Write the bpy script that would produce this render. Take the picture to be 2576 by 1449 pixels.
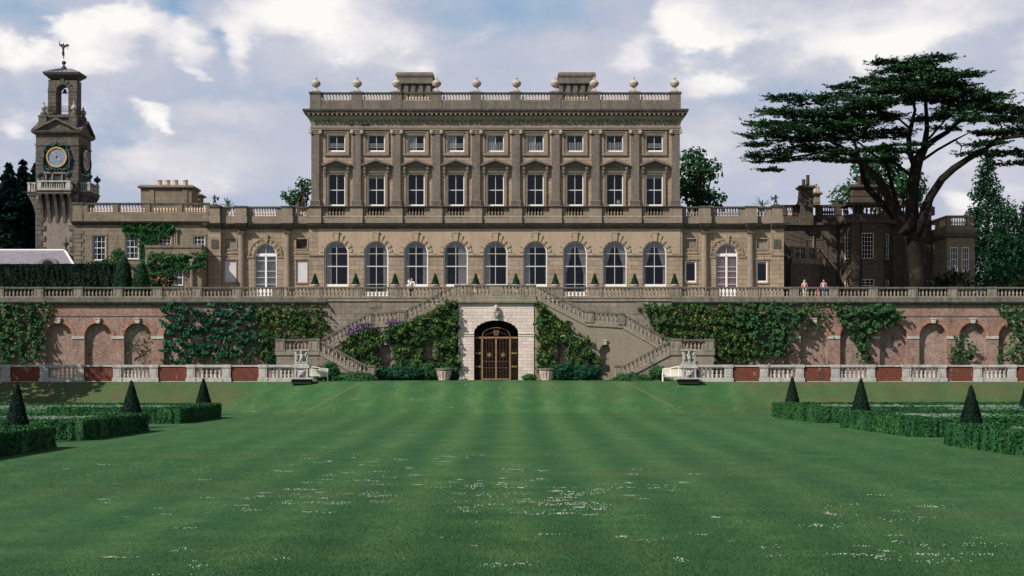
import bpy, bmesh, math, random
import numpy as np
from mathutils import Matrix, Vector
from mathutils.geometry import tessellate_polygon
R = math.radians
for o in list(bpy.data.objects): bpy.data.objects.remove(o, do_unlink=True)
S = bpy.context.scene
COL = S.collection
# ------------------------------------------------------------------ camera
F = 3578.0; HZ = 905.0; CH = 4.3          # focal length and horizon in units of a 2576 wide picture, camera height
cam = bpy.data.objects.new('camera', bpy.data.cameras.new('camera')); COL.objects.link(cam)
cam.location = (0, 0, CH); cam.rotation_euler = (R(90), 0, 0)
cam.data.sensor_width = 36; cam.data.lens = 36*F/2576; cam.data.shift_y = (HZ-724.5)/2576
cam.data.clip_start = 0.5; cam.data.clip_end = 6000
S.camera = cam
# ------------------------------------------------------------------ light
SUN_AZ, SUN_EL = 232.0, 41.0
W_ = bpy.data.worlds.new("World"); S.world = W_; W_.use_nodes = True
nt = W_.node_tree; N = nt.nodes; L = nt.links; N.clear()
out = N.new('ShaderNodeOutputWorld'); bg = N.new('ShaderNodeBackground')
sky = N.new('ShaderNodeTexSky'); sky.sky_type = 'NISHITA'; sky.sun_disc = False
sky.sun_elevation = R(SUN_EL); sky.sun_rotation = R(SUN_AZ); sky.air_density = 1.3; sky.dust_density = 1.5
tc = N.new('ShaderNodeTexCoord')
def wn(kind, **kw):
    n = N.new(kind)
    for k, v in kw.items(): setattr(n, k, v)
    return n
def wmath(op, a, b=None, clamp=False):
    n = wn('ShaderNodeMath', operation=op, use_clamp=clamp)
    for i, v in enumerate((a, b)):
        if v is None: continue
        if isinstance(v, (int, float)): n.inputs[i].default_value = v
        else: L.new(v, n.inputs[i])
    return n.outputs[0]
nrm = wn('ShaderNodeVectorMath', operation='NORMALIZE'); L.new(tc.outputs['Generated'], nrm.inputs[0])
mp = wn('ShaderNodeMapping'); mp.inputs['Scale'].default_value = (1, 1, 1.9); L.new(nrm.outputs[0], mp.inputs[0])
wm = wn('ShaderNodeTexNoise'); wm.inputs['Scale'].default_value = 16; wm.inputs['Detail'].default_value = 7; wm.inputs['Roughness'].default_value = .6; L.new(mp.outputs[0], wm.inputs['Vector'])
w1 = wn('ShaderNodeVectorMath', operation='SUBTRACT'); L.new(wm.outputs['Color'], w1.inputs[0]); w1.inputs[1].default_value = (.5,.5,.5)
w2 = wn('ShaderNodeVectorMath', operation='SCALE'); L.new(w1.outputs[0], w2.inputs[0]); w2.inputs['Scale'].default_value = .055
warp = wn('ShaderNodeVectorMath', operation='ADD'); L.new(nrm.outputs[0], warp.inputs[0]); L.new(w2.outputs[0], warp.inputs[1])
def wnoise(scale, det, rough, off, dist=0.0):
    m = wn('ShaderNodeMapping'); m.inputs['Location'].default_value = off; L.new(mp.outputs[0], m.inputs[0])
    n = wn('ShaderNodeTexNoise'); n.inputs['Scale'].default_value = scale; n.inputs['Detail'].default_value = det
    n.inputs['Roughness'].default_value = rough; n.inputs['Distortion'].default_value = dist
    L.new(m.outputs[0], n.inputs['Vector']); return n.outputs['Fac']
def wblob(x, y, rx, ry):          # a soft lobe of cloud in a fixed direction of the sky
    d = Vector(((x-1288)/F, 1, (HZ-y)/F)).normalized()
    s = wn('ShaderNodeVectorMath', operation='SUBTRACT'); L.new(warp.outputs[0], s.inputs[0]); s.inputs[1].default_value = d
    m = wn('ShaderNodeVectorMath', operation='MULTIPLY'); L.new(s.outputs[0], m.inputs[0]); m.inputs[1].default_value = (F/rx, 1, F/ry)
    l = wn('ShaderNodeVectorMath', operation='LENGTH'); L.new(m.outputs[0], l.inputs[0])
    mr = wn('ShaderNodeMapRange', interpolation_type='SMOOTHSTEP'); L.new(l.outputs['Value'], mr.inputs[0])
    mr.inputs[1].default_value = 0; mr.inputs[2].default_value = 1; mr.inputs[3].default_value = 1; mr.inputs[4].default_value = 0
    return mr.outputs[0]
n1 = wnoise(5.5, 9, 0.55, (3.1, 0, 0.4), 0.15)
n2 = wnoise(13, 9, 0.58, (7.7, 2, 1.3), 0.2)
n3 = wnoise(34, 8, 0.62, (1.7, 5, 2.3), 0.1)
CRISP = [(270,70,141,92,1.01),(335,35,100,80,1.00),(190,85,76,57,0.90),(120,145,165,57,0.67),(250,145,200,63,0.67),(462,85,92,66,0.90),(470,135,82,46,0.56),(700,25,224,92,1.01),(860,45,247,109,0.90),(602,110,49,109,0.67),(900,130,177,69,0.45),(480,172,44,23,0.90),(375,278,68,46,1.10),(393,312,30,29,1.01),(40,125,88,55,0.84),(20,320,70,51,0.56),(1735,30,135,97,1.00),(1610,120,64,86,0.73),(1790,215,112,69,0.78),(1900,30,259,114,0.78),(2200,40,413,126,0.78),(2400,505,73,48,1.00),(2150,120,212,57,0.39),(-200,60,177,103,0.90),(2750,150,236,138,0.90),(1060,175,82,40,0.50),(470,430,200,60,0.30),(590,290,130,45,0.28),(300,400,70,70,0.35),(1770,400,110,90,0.42),(2150,160,260,50,0.25),(2330,60,200,90,0.35),(640,220,130,40,0.18)]
SOFT = [(560,300,190,60,.30),(480,430,260,85,.34),(340,410,80,60,.25),(2100,130,380,80,.25),(1770,340,140,70,.28),(1770,430,140,60,.28),(1010,150,150,70,.2),(760,150,300,90,.2),(330,190,250,60,.16)]
BLUE = [(450,10,90,60,.45),(60,20,200,70,.36),(1250,40,330,110,.34),(555,95,35,60,.35),(250,330,120,110,.14),(1450,20,140,70,.2),(650,240,250,60,.14),(2000,250,330,50,.20),(2450,280,250,120,.16),(1250,160,250,60,.08),(100,250,120,80,.1)]
def wsum(items, start=None):
    a = start
    for b in items:
        q = wmath('MULTIPLY', wblob(*b[:4]), b[4]); a = q if a is None else wmath('ADD', a, q)
    return a
base = wmath('ADD', wmath('MULTIPLY', wmath('SUBTRACT', n1, 0.5), 0.75), wmath('MULTIPLY', wmath('SUBTRACT', n2, 0.5), 0.30))
base = wmath('ADD', base, wsum(SOFT)); base = wmath('SUBTRACT', base, wsum(BLUE)); base = wmath('ADD', base, 0.52)
cr = wn('ShaderNodeValToRGB'); L.new(base, cr.inputs[0]); e = cr.color_ramp.elements
e[0].position = 0.04; e[0].color = (0.23, 0.37, 0.57, 1); e[1].position = 0.95; e[1].color = (0.72, 0.70, 0.74, 1)
for p, c in ((0.26, (0.345, 0.445, 0.59)), (0.48, (0.455, 0.495, 0.61)), (0.70, (0.57, 0.575, 0.65))):
    x = e.new(p); x.color = (*c, 1)
field = wmath('ADD', wsum(CRISP), wmath('ADD', wmath('MULTIPLY', wmath('SUBTRACT', n2, 0.5), 1.5), wmath('MULTIPLY', wmath('SUBTRACT', n3, 0.5), 0.8)))
msk = wn('ShaderNodeMapRange', interpolation_type='SMOOTHSTEP'); L.new(field, msk.inputs[0])
for i_, v in ((1, -0.06), (2, 0.60), (3, 0), (4, 1)): msk.inputs[i_].default_value = v
n4 = wnoise(9, 6, 0.5, (2.2, 9, 4.3), 0.2)
tone = wmath('ADD', wmath('MULTIPLY', field, 0.42), wmath('ADD', wmath('MULTIPLY', wmath('SUBTRACT', n4, 0.5), 1.9), 0.30))
c2 = wn('ShaderNodeValToRGB'); L.new(tone, c2.inputs[0]); e = c2.color_ramp.elements
e[0].position = 0.15; e[0].color = (0.50, 0.51, 0.61, 1); e[1].position = 0.80; e[1].color = (0.92, 0.90, 0.87, 1); x = e.new(.48); x.color = (.70, .69, .74, 1)
crm = wn('ShaderNodeMix', data_type='RGBA'); L.new(msk.outputs[0], crm.inputs[0]); L.new(cr.outputs[0], crm.inputs[6]); L.new(c2.outputs[0], crm.inputs[7])
# clouds fill the band of sky in front of the camera; overhead and behind it the clear sky shows through
sep = wn('ShaderNodeSeparateXYZ'); L.new(nrm.outputs[0], sep.inputs[0])
band = wn('ShaderNodeMapRange', interpolation_type='SMOOTHSTEP'); L.new(sep.outputs['Z'], band.inputs[0])
for i, v in ((1, 0.27), (2, 0.44), (3, 1), (4, 0.10)): band.inputs[i].default_value = v
cld = wn('ShaderNodeVectorMath', operation='SCALE'); L.new(crm.outputs[2], cld.inputs[0]); cld.inputs['Scale'].default_value = 1.0/0.09
skm = wn('ShaderNodeVectorMath', operation='SCALE'); L.new(sky.outputs[0], skm.inputs[0]); skm.inputs['Scale'].default_value = 0.65
mx = wn('ShaderNodeMix', data_type='RGBA'); L.new(band.outputs[0], mx.inputs[0]); L.new(skm.outputs[0], mx.inputs[6]); L.new(cld.outputs[0], mx.inputs[7])
L.new(mx.outputs[2], bg.inputs[0]); bg.inputs[1].default_value = 0.09; L.new(bg.outputs[0], out.inputs[0])
sd = bpy.data.lights.new('sun', 'SUN'); sd.energy = 4.9; sd.angle = R(0.5); sd.color = (1, 0.95, 0.87)
sun = bpy.data.objects.new('sun', sd); COL.objects.link(sun)
sv = Vector((math.sin(R(SUN_AZ))*math.cos(R(SUN_EL)), math.cos(R(SUN_AZ))*math.cos(R(SUN_EL)), math.sin(R(SUN_EL))))
sun.rotation_euler = sv.to_track_quat('Z', 'Y').to_euler(); sun.location = (0, 0, 80)
S.view_settings.view_transform = 'Standard'; S.view_settings.look = 'None'; S.view_settings.exposure = 0.1; S.view_settings.gamma = 1
S.render.engine = 'CYCLES'
S.cycles.max_bounces = 6; S.cycles.transparent_max_bounces = 12; S.cycles.diffuse_bounces = 3
# ------------------------------------------------------------------ helpers
def P(x, y, Y): return ((x-1288)*Y/F, CH+(HZ-y)*Y/F)
def PX(x, Y): return (x-1288)*Y/F
def PZ(y, Y): return CH+(HZ-y)*Y/F
class MB:
    def __init__(s): s.v = []; s.f = []; s.m = []
    def add(s, vs, fs, m=0):
        b = len(s.v); s.v += [tuple(p) for p in vs]
        for f in fs: s.f.append(tuple(b+i for i in f)); s.m.append(m)
        return s
    def box(s, x0, x1, y0, y1, z0, z1, m=0):
        if x1 < x0: x0, x1 = x1, x0
        return s.add([(x0,y0,z0),(x1,y0,z0),(x1,y1,z0),(x0,y1,z0),(x0,y0,z1),(x1,y0,z1),(x1,y1,z1),(x0,y1,z1)],
              [(0,1,5,4),(1,2,6,5),(2,3,7,6),(3,0,4,7),(4,5,6,7),(3,2,1,0)], m)
    def cbox(s, x, y, z, w, d, h, m=0): return s.box(x-w/2, x+w/2, y-d/2, y+d/2, z, z+h, m)
    def prism(s, poly, y0, y1, m=0):       # polygon in x,z pulled along y
        a = sum(poly[i][0]*poly[(i+1)%len(poly)][1]-poly[(i+1)%len(poly)][0]*poly[i][1] for i in range(len(poly)))
        if a < 0: poly = poly[::-1]
        n = len(poly); b = len(s.v)
        s.v += [(x, y0, z) for x, z in poly]+[(x, y1, z) for x, z in poly]
        tri = tessellate_polygon([[Vector((x, z, 0)) for x, z in poly]])
        for t in tri:
            t = list(t); A, B, C = (poly[i] for i in t)
            if (B[0]-A[0])*(C[1]-A[1])-(B[1]-A[1])*(C[0]-A[0]) < 0: t = t[::-1]
            s.f.append(tuple(b+i for i in t)); s.m.append(m)
            s.f.append(tuple(b+n+i for i in t[::-1])); s.m.append(m)
        for i in range(n):
            j = (i+1) % n; s.f.append((b+j, b+i, b+n+i, b+n+j)); s.m.append(m)
        return s
    def plan(s, poly, z0, z1, m=0):        # polygon in x,y pulled up
        a = sum(poly[i][0]*poly[(i+1)%len(poly)][1]-poly[(i+1)%len(poly)][0]*poly[i][1] for i in range(len(poly)))
        if a < 0: poly = poly[::-1]
        n = len(poly); b = len(s.v)
        s.v += [(x, y, z0) for x, y in poly]+[(x, y, z1) for x, y in poly]
        s.f.append(tuple(b+n+i for i in range(n))); s.m.append(m)
        s.f.append(tuple(b+i for i in range(n))[::-1]); s.m.append(m)
        for i in range(n):
            j = (i+1) % n; s.f.append((b+i, b+j, b+n+j, b+n+i)); s.m.append(m)
        return s
    def lathe(s, prof, cx=0, cy=0, z=0, seg=12, sc=1.0, m=0, sq=False):
        b = len(s.v); n = len(prof)
        for r, h in prof:
            for k in range(seg):
                a = 2*math.pi*(k+.5)/seg; q = 1
                if sq: q = 1/max(abs(math.cos(a)), abs(math.sin(a)))
                s.v.append((cx+r*sc*q*math.cos(a), cy+r*sc*q*math.sin(a), z+h*sc))
        for i in range(n-1):
            for k in range(seg):
                j = (k+1) % seg; s.f.append((b+i*seg+k, b+i*seg+j, b+(i+1)*seg+j, b+(i+1)*seg+k)); s.m.append(m)
        s.f.append(tuple(b+(n-1)*seg+k for k in range(seg))); s.m.append(m)
        s.f.append(tuple(b+k for k in range(seg))[::-1]); s.m.append(m)
        return s
    def tube(s, pts, rad, seg=8, m=0):
        pts = [Vector(p) for p in pts]; n = len(pts); b = len(s.v)
        if not hasattr(rad, '__len__'): rad = [rad]*n
        for i, p in enumerate(pts):
            t = (pts[min(i+1, n-1)]-pts[max(i-1, 0)]).normalized()
            u = t.cross(Vector((0, 1, 0)));
            if u.length < .1: u = t.cross(Vector((1, 0, 0)))
            u.normalize(); w = t.cross(u)
            for k in range(seg):
                a = 2*math.pi*k/seg; q = p+(u*math.cos(a)+w*math.sin(a))*rad[i]; s.v.append(tuple(q))
        for i in range(n-1):
            for k in range(seg):
                j = (k+1) % seg; s.f.append((b+i*seg+j, b+i*seg+k, b+(i+1)*seg+k, b+(i+1)*seg+j)); s.m.append(m)
        s.f.append(tuple(b+k for k in range(seg))); s.m.append(m)
        s.f.append(tuple(b+(n-1)*seg+k for k in range(seg))[::-1]); s.m.append(m)
        return s
    def ring(s, x0, x1, y0, y1, prof, m=0):  # moulding profile (outset, z) swept round a rectangle, low to high
        b = len(s.v)
        for o, z in prof: s.v += [(x0-o,y0-o,z),(x1+o,y0-o,z),(x1+o,y1+o,z),(x0-o,y1+o,z)]
        for i in range(len(prof)-1):
            for k in range(4):
                j = (k+1) % 4; s.f.append((b+i*4+k, b+i*4+j, b+i*4+4+j, b+i*4+4+k)); s.m.append(m)
        t = b+4*(len(prof)-1); s.f.append((t, t+1, t+2, t+3)); s.m.append(m)
        s.f.append((b+3, b+2, b+1, b)); s.m.append(m)
        return s
    def mould(s, x0, x1, yf, prof, m=0):     # profile (outset towards camera, z) run along x at wall face yf
        poly = [(yf+.02, prof[0][1])]+[(yf-o, z) for o, z in prof]+[(yf+.02, prof[-1][1])]
        n = len(poly); b = len(s.v)
        s.v += [(x0, y, z) for y, z in poly]+[(x1, y, z) for y, z in poly]
        for i in range(n):
            j = (i+1) % n; s.f.append((b+i, b+n+i, b+n+j, b+j)); s.m.append(m)
        s.f.append(tuple(b+i for i in range(n))); s.m.append(m); s.f.append(tuple(b+n+i for i in range(n))[::-1]); s.m.append(m)
        return s
    def mesh(s, name, mats, smooth=False):
        me = bpy.data.meshes.new(name); me.from_pydata(s.v, [], s.f); 
        for m in (mats if isinstance(mats, (list, tuple)) else [mats]): me.materials.append(m)
        if len(me.materials) > 1: me.polygons.foreach_set('material_index', s.m)
        if smooth: me.polygons.foreach_set('use_smooth', [True]*len(s.f))
        me.update(); return me
    def build(s, name, mats, parent=None, smooth=False, loc=(0,0,0)):
        return put(name, s.mesh(name, mats, smooth), parent, loc)
def attach(o, parent):
    if parent is not None:
        o.parent = parent
        if parent.type == 'EMPTY': o.matrix_parent_inverse = Matrix.Translation(-Vector(parent.location))
        else: o.matrix_parent_inverse = (Matrix.Translation(parent.location) @ parent.rotation_euler.to_matrix().to_4x4() @ Matrix.Diagonal((*parent.scale, 1))).inverted()
def put(name, me, parent=None, loc=(0,0,0), rz=0, sc=None):
    o = bpy.data.objects.new(name, me); COL.objects.link(o); o.location = loc; o.rotation_euler = (0, 0, rz)
    if sc is not None: o.scale = sc if hasattr(sc, '__len__') else (sc, sc, sc)
    attach(o, parent); return o
def tag(o, label=None, cat=None, group=None, kind=None):
    if label: o['label'] = label
    if cat: o['category'] = cat
    if group: o['group'] = group
    if kind: o['kind'] = kind
    return o
def thing(name, loc, label, cat, group=None):
    o = bpy.data.objects.new(name, None); COL.objects.link(o); o.location = loc; o.empty_display_size = .3
    return tag(o, label, cat, group)
def dup(root, loc, label, rz=None, sc=None):
    r = root.copy(); COL.objects.link(r); r.location = loc; r['label'] = label
    if rz is not None: r.rotation_euler = (0, 0, rz)
    if sc is not None: r.scale = sc
    for ch in list(root.children):
        c = ch.copy(); COL.objects.link(c); c.parent = r
        for g in list(ch.children):
            d = g.copy(); COL.objects.link(d); d.parent = c
    return r
# ------------------------------------------------------------------ materials
def mat(name, build):
    m = bpy.data.materials.new(name); m.use_nodes = True
    t = m.node_tree; t.nodes.clear(); o = t.nodes.new('ShaderNodeOutputMaterial')
    build(G(t), o); return m
class G:
    def __init__(s, t): s.t = t
    def n(s, kind, ins=None, **kw):
        n = s.t.nodes.new(kind)
        for k, v in kw.items(): setattr(n, k, v)
        for k, v in (ins or {}).items():
            if hasattr(v, 'is_output'): s.t.links.new(v, n.inputs[k])
            else: n.inputs[k].default_value = v
        return n
    def m(s, op, a, b=0.0, clamp=False): return s.n('ShaderNodeMath', {0: a, 1: b}, operation=op, use_clamp=clamp).outputs[0]
    def noise(s, vec, scale, det=4, rough=.55, dist=0.0):
        return s.n('ShaderNodeTexNoise', {'Vector': vec, 'Scale': scale, 'Detail': det, 'Roughness': rough, 'Distortion': dist}).outputs['Fac']
    def ramp(s, fac, stops):
        r = s.n('ShaderNodeValToRGB', {0: fac}); e = r.color_ramp.elements
        for i, (p, c) in enumerate(stops):
            x = e[i] if i < 2 else e.new(p)
            x.position = p; x.color = (*c, 1) if len(c) == 3 else c
        return r.outputs[0]
    def rng(s, fac, a, b, c=0.0, d=1.0): return s.n('ShaderNodeMapRange', {0: fac, 1: a, 2: b, 3: c, 4: d}).outputs[0]
    def mix(s, fac, a, b, mode='MIX'):
        def c(v): return (*v, 1) if isinstance(v, tuple) and len(v) == 3 else v
        return s.n('ShaderNodeMix', {0: fac, 6: c(a), 7: c(b)}, data_type='RGBA', blend_type=mode).outputs[2]
    def pos(s): return s.n('ShaderNodeNewGeometry').outputs['Position']
    def mapv(s, v, sc=(1,1,1), loc=(0,0,0)): return s.n('ShaderNodeMapping', {0: v, 'Scale': sc, 'Location': loc}).outputs[0]
    def wallv(s):                              # wall coordinates: along the wall, up
        g = s.n('ShaderNodeNewGeometry'); p = s.n('ShaderNodeSeparateXYZ', {0: g.outputs['Position']}); q = s.n('ShaderNodeSeparateXYZ', {0: g.outputs['True Normal']})
        side = s.m('GREATER_THAN', s.m('ABSOLUTE', q.outputs[0]), .8)
        u = s.m('ADD', s.m('MULTIPLY', p.outputs[0], s.m('SUBTRACT', 1.0, side)), s.m('MULTIPLY', p.outputs[1], side))
        return s.n('ShaderNodeCombineXYZ', {0: u, 1: p.outputs[2], 2: 0.0}).outputs[0]
    def bsdf(s, o, col, rough=.8, bump=None, dist=.02, strength=.6, spec=.3, metal=0.0):
        b = s.n('ShaderNodeBsdfPrincipled', {'Base Color': (*col, 1) if isinstance(col, tuple) and len(col) == 3 else col, 'Roughness': rough, 'Metallic': metal, 'Specular IOR Level': spec})
        if bump is not None:
            bp = s.n('ShaderNodeBump', {'Height': bump, 'Distance': dist, 'Strength': strength}); s.t.links.new(bp.outputs[0], b.inputs['Normal'])
        s.t.links.new(b.outputs[0], o.inputs[0]); return b
def stone(name, base, dark, amount=.5, joints=None, warm=None, stain=(.04,.04,.04), stains=.5, jdark=.6, fine=.25):
    def f(g, o):
        p = g.pos()
        streak = g.noise(g.mapv(p, (1.3, 1.3, .14)), 1.7, 8, .68)
        blot = g.noise(p, .55, 7, .62, .3); grain = g.noise(p, 9, 4, .7); mid = g.noise(p, 2.6, 5, .6)
        k = g.m('ADD', g.m('MULTIPLY', streak, .55), g.m('MULTIPLY', blot, .45))
        col = g.mix(g.rng(k, .5-.13, .5+.10, 1.0*amount, 0.0), base, dark)
        if warm: col = g.mix(g.rng(mid, .48, .68, 0, .7), col, warm)
        col = g.mix(g.rng(g.noise(g.mapv(p, (1.6, 1.6, .3), (5, 2, 9)), 1.1, 6, .65), .58, .72, 0, stains), col, stain)
        col = g.mix(1.0, col, g.ramp(grain, [(.25, (1-fine,)*3), (.75, (1+fine*.6,)*3)]), 'MULTIPLY')
        h = g.m('MULTIPLY', grain, .35)
        if joints:
            bw, bh = joints
            br = g.n('ShaderNodeTexBrick', {'Vector': g.wallv(), 'Color1': (.86,.86,.86,1), 'Color2': (1.08,1.08,1.08,1), 'Mortar': (1,1,1,1), 'Scale': 1.0, 'Mortar Size': .018, 'Mortar Smooth': .3, 'Brick Width': bw, 'Row Height': bh})
            col = g.mix(1.0, col, br.outputs['Color'], 'MULTIPLY')
            col = g.mix(g.m('MULTIPLY', br.outputs['Fac'], jdark), col, (dark[0]*.35, dark[1]*.35, dark[2]*.35))
            h = g.m('SUBTRACT', h, br.outputs['Fac'])
        g.bsdf(o, col, .9, h, .03, .5, .15)
    return mat(name, f)
M = {}
M['wall'] = stone('tan_limestone', (.42,.305,.225), (.235,.18,.145), .75, (.95,.42), (.46,.31,.20), stains=.25, stain=(.10,.085,.07))
M['wall_plain'] = stone('warm_limestone', (.42,.325,.24), (.27,.215,.165), .6, None, (.44,.32,.21), stains=.3, stain=(.12,.10,.08))
M['rustic'] = stone('coursed_limestone', (.375,.295,.215), (.20,.165,.13), .8, (1.5,.46), (.42,.29,.17), stains=.35, stain=(.10,.085,.07), jdark=.75)
M['pil'] = stone('grey_limestone', (.19,.162,.138), (.105,.092,.082), .9, None, (.24,.19,.15), stains=.45, stain=(.06,.052,.045), fine=.3)
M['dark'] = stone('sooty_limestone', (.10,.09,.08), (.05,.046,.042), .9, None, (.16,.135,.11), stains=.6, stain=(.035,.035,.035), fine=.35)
M['trim'] = stone('buff_limestone', (.28,.225,.175), (.155,.13,.108), .75, None, (.32,.24,.17), stains=.4, stain=(.07,.06,.05))
M['frieze'] = stone('lichened_limestone', (.33,.29,.225), (.20,.175,.14), .7, None, (.30,.26,.18), stains=.4, stain=(.08,.08,.06))
M['terr'] = stone('weathered_balustrade_stone', (.30,.262,.21), (.15,.128,.105), .8, None, (.34,.29,.22), stains=.65, stain=(.07,.065,.058), fine=.35)
M['cope'] = stone('mossy_coping_stone', (.17,.16,.135), (.085,.078,.068), .9, None, (.24,.215,.18), stains=.7, stain=(.055,.055,.05), fine=.35)
M['base'] = stone('rubble_ashlar', (.27,.235,.19), (.15,.128,.105), .8, (1.25,.62), (.33,.26,.2), stains=.55, stain=(.06,.055,.05), jdark=.6)
M['render'] = stone('lime_render', (.27,.23,.175), (.19,.16,.125), .6, None, (.29,.25,.19), stains=.35, stain=(.13,.11,.09), fine=.2)
M['marble'] = stone('white_marble', (.50,.475,.44), (.27,.265,.255), .75, None, (.60,.55,.50), stains=.75, stain=(.12,.13,.125), fine=.3)
M['porch'] = stone('pink_white_stone', (.72,.60,.54), (.52,.43,.38), .6, (.92,.30), (.76,.62,.52), stains=.35, stain=(.30,.25,.21), jdark=.55, fine=.18)
M['urn'] = stone('pale_urn_stone', (.48,.41,.35), (.28,.24,.21), .7, None, (.62,.5,.4), stains=.5, stain=(.2,.17,.14))
M['balu'] = stone('pale_baluster_stone', (.66,.50,.38), (.42,.31,.24), .7, None, (.7,.5,.32), stains=.4, stain=(.2,.15,.12))
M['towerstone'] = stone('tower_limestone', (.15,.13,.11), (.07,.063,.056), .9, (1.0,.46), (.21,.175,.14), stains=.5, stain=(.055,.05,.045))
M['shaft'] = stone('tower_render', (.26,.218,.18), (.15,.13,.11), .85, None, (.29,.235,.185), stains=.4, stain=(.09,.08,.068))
M['wingstone'] = stone('wing_limestone', (.25,.205,.15), (.14,.115,.09), .8, (1.1,.42), (.29,.22,.15), stains=.4, stain=(.07,.06,.05), jdark=.35)
M['shadedbrown'] = stone('shaded_house_render', (.105,.084,.068), (.055,.046,.040), .8, (1.1,.42), (.13,.10,.078), stains=.45, stain=(.03,.027,.025), jdark=.25)  # brown wing stone with the cedar's shade darkened into its colour
def brick(name, c1, c2, mort, pale, pfac, bw=.26, bh=.088, msz=.012):
    def f(g, o):
        v = g.wallv(); p = g.pos()
        br = g.n('ShaderNodeTexBrick', {'Vector': v, 'Color1': (*c1,1), 'Color2': (*c2,1), 'Mortar': (*mort,1), 'Scale': 1.0, 'Mortar Size': msz, 'Mortar Smooth': .2, 'Brick Width': bw, 'Row Height': bh, 'Bias': -.1})
        big = g.noise(p, .45, 7, .65, .4); st = g.noise(g.mapv(p, (1.3, 1.3, .35)), 1.7, 7, .68)
        col = g.mix(g.rng(big, .40, .66, 0, pfac), br.outputs['Color'], pale)
        col = g.mix(g.rng(st, .54, .70, 0, .75), col, (.06,.052,.048))
        col = g.mix(g.rng(g.noise(g.mapv(p, (1,1,.5), (3,8,1)), 1.3, 7, .7), .60, .72, 0, .75), col, (.52,.42,.37))
        gr = g.noise(g.mapv(p, (.7,.7,1.9)), 5.5, 5, .85)
        col = g.mix(1.0, col, g.ramp(gr, [(.30, (.42,)*3), (.70, (1.45,)*3)]), 'MULTIPLY')
        g.bsdf(o, col, .92, g.m('SUBTRACT', g.m('MULTIPLY', gr, .5), br.outputs['Fac']), .02, .5, .15)
    return mat(name, f)
M['brickw'] = brick('old_garden_brick', (.19,.078,.058), (.34,.165,.12), (.30,.235,.20), (.36,.255,.215), .8)
M['brickn'] = brick('niche_brick', (.18,.08,.06), (.34,.185,.145), (.30,.25,.215), (.40,.305,.265), .85)
M['bricka'] = brick('arch_brick', (.36,.13,.075), (.42,.18,.11), (.34,.25,.2), (.40,.2,.14), .5)
M['brickr'] = brick('red_brick_panel', (.165,.045,.03), (.20,.065,.042), (.15,.06,.042), (.13,.05,.035), .5)
def plain(name, col, rough=.5, metal=0.0, var=.15, scale=6, spec=.4):
    def f(g, o):
        n = g.noise(g.pos(), scale, 5, .6)
        c = g.mix(1.0, (*col, 1), g.ramp(n, [(.3, (1-var,)*3), (.7, (1+var,)*3)]), 'MULTIPLY')
        g.bsdf(o, c, rough, n, .01, .3, spec, metal)
    return mat(name, f)
M['paint'] = plain('white_paint', (.78,.76,.72), .5, 0, .05)
M['bar'] = plain('glazing_bar_paint', (.60,.61,.62), .5, 0, .05)
M['curtain'] = plain('grey_curtain', (.50,.46,.47), .9, 0, .12, 3)
M['pinkblind'] = plain('pink_curtain', (.55,.40,.41), .9, 0, .1, 3)
M['netting'] = plain('white_net_curtain', (.40,.41,.44), .9, 0, .15, 3)
M['blind'] = plain('cream_roller_blind', (.50,.47,.34), .9, 0, .06)
M['panel'] = plain('pale_painted_shutter', (.55,.53,.55), .7, 0, .07, 2)
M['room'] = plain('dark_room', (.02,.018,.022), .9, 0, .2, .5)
M['gold'] = plain('gilt_metal', (.62,.36,.09), .42, .45, .2, 8)
M['gatebrass'] = plain('old_brass', (.27,.165,.08), .6, .2, .3, 5)
M['gatedim'] = plain('dull_gate_iron', (.10,.065,.038), .7, .2, .4, 6)
M['bronze'] = plain('verdigris_bronze', (.022,.05,.05), .6, .3, .8, 3)
M['bronzel'] = plain('pale_verdigris', (.024,.052,.053), .7, .1, .7, 5)
M['darkbronze'] = plain('dark_bronze', (.045,.032,.03), .6, .2, .4, 5)
M['iron'] = plain('black_iron', (.015,.015,.018), .5, .5, .2)
M['dial'] = plain('blue_dial', (.15,.23,.38), .5, 0, .1)
M['lead'] = plain('lead_roof', (.215,.19,.225), .6, 0, .18, 1.5)
M['leadw'] = plain('white_lead_flashing', (.70,.69,.70), .6, 0, .08)
M['terra'] = plain('buff_chimney_pot', (.45,.34,.24), .8, 0, .2)
M['sootpot'] = plain('sooty_chimney_pot', (.05,.035,.03), .8, 0, .2)
M['bench'] = plain('white_bench_paint', (.80,.76,.66), .6, 0, .05)
M['skin'] = plain('skin', (.50,.28,.21), .6, 0, .05)
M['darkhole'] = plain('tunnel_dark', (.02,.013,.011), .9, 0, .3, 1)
def f_glass(g, o):
    fr = g.n('ShaderNodeFresnel', {0: 1.5}); wob = g.noise(g.pos(), .9, 2, .5)
    bp = g.n('ShaderNodeBump', {'Height': wob, 'Distance': .05, 'Strength': .25})
    gl = g.n('ShaderNodeBsdfGlossy', {'Roughness': .04, 'Color': (.9,.92,1,1), 'Normal': bp.outputs[0]})
    tr = g.n('ShaderNodeBsdfTransparent', {'Color': (.90,.90,.90,1)})
    mx = g.n('ShaderNodeMixShader', {0: g.m('MULTIPLY', fr.outputs[0], .8), 1: tr.outputs[0], 2: gl.outputs[0]})
    g.t.links.new(mx.outputs[0], o.inputs[0])
M['glass'] = mat('window_glass', f_glass)
def f_water(g, o): g.bsdf(o, (.01,.014,.012), .1, None, spec=.5)
M['darkbasin'] = plain('dark_basin_stone', (.02,.02,.02), .7, 0, .2)  # near-black stone for the fountain basins and spouts
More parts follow.
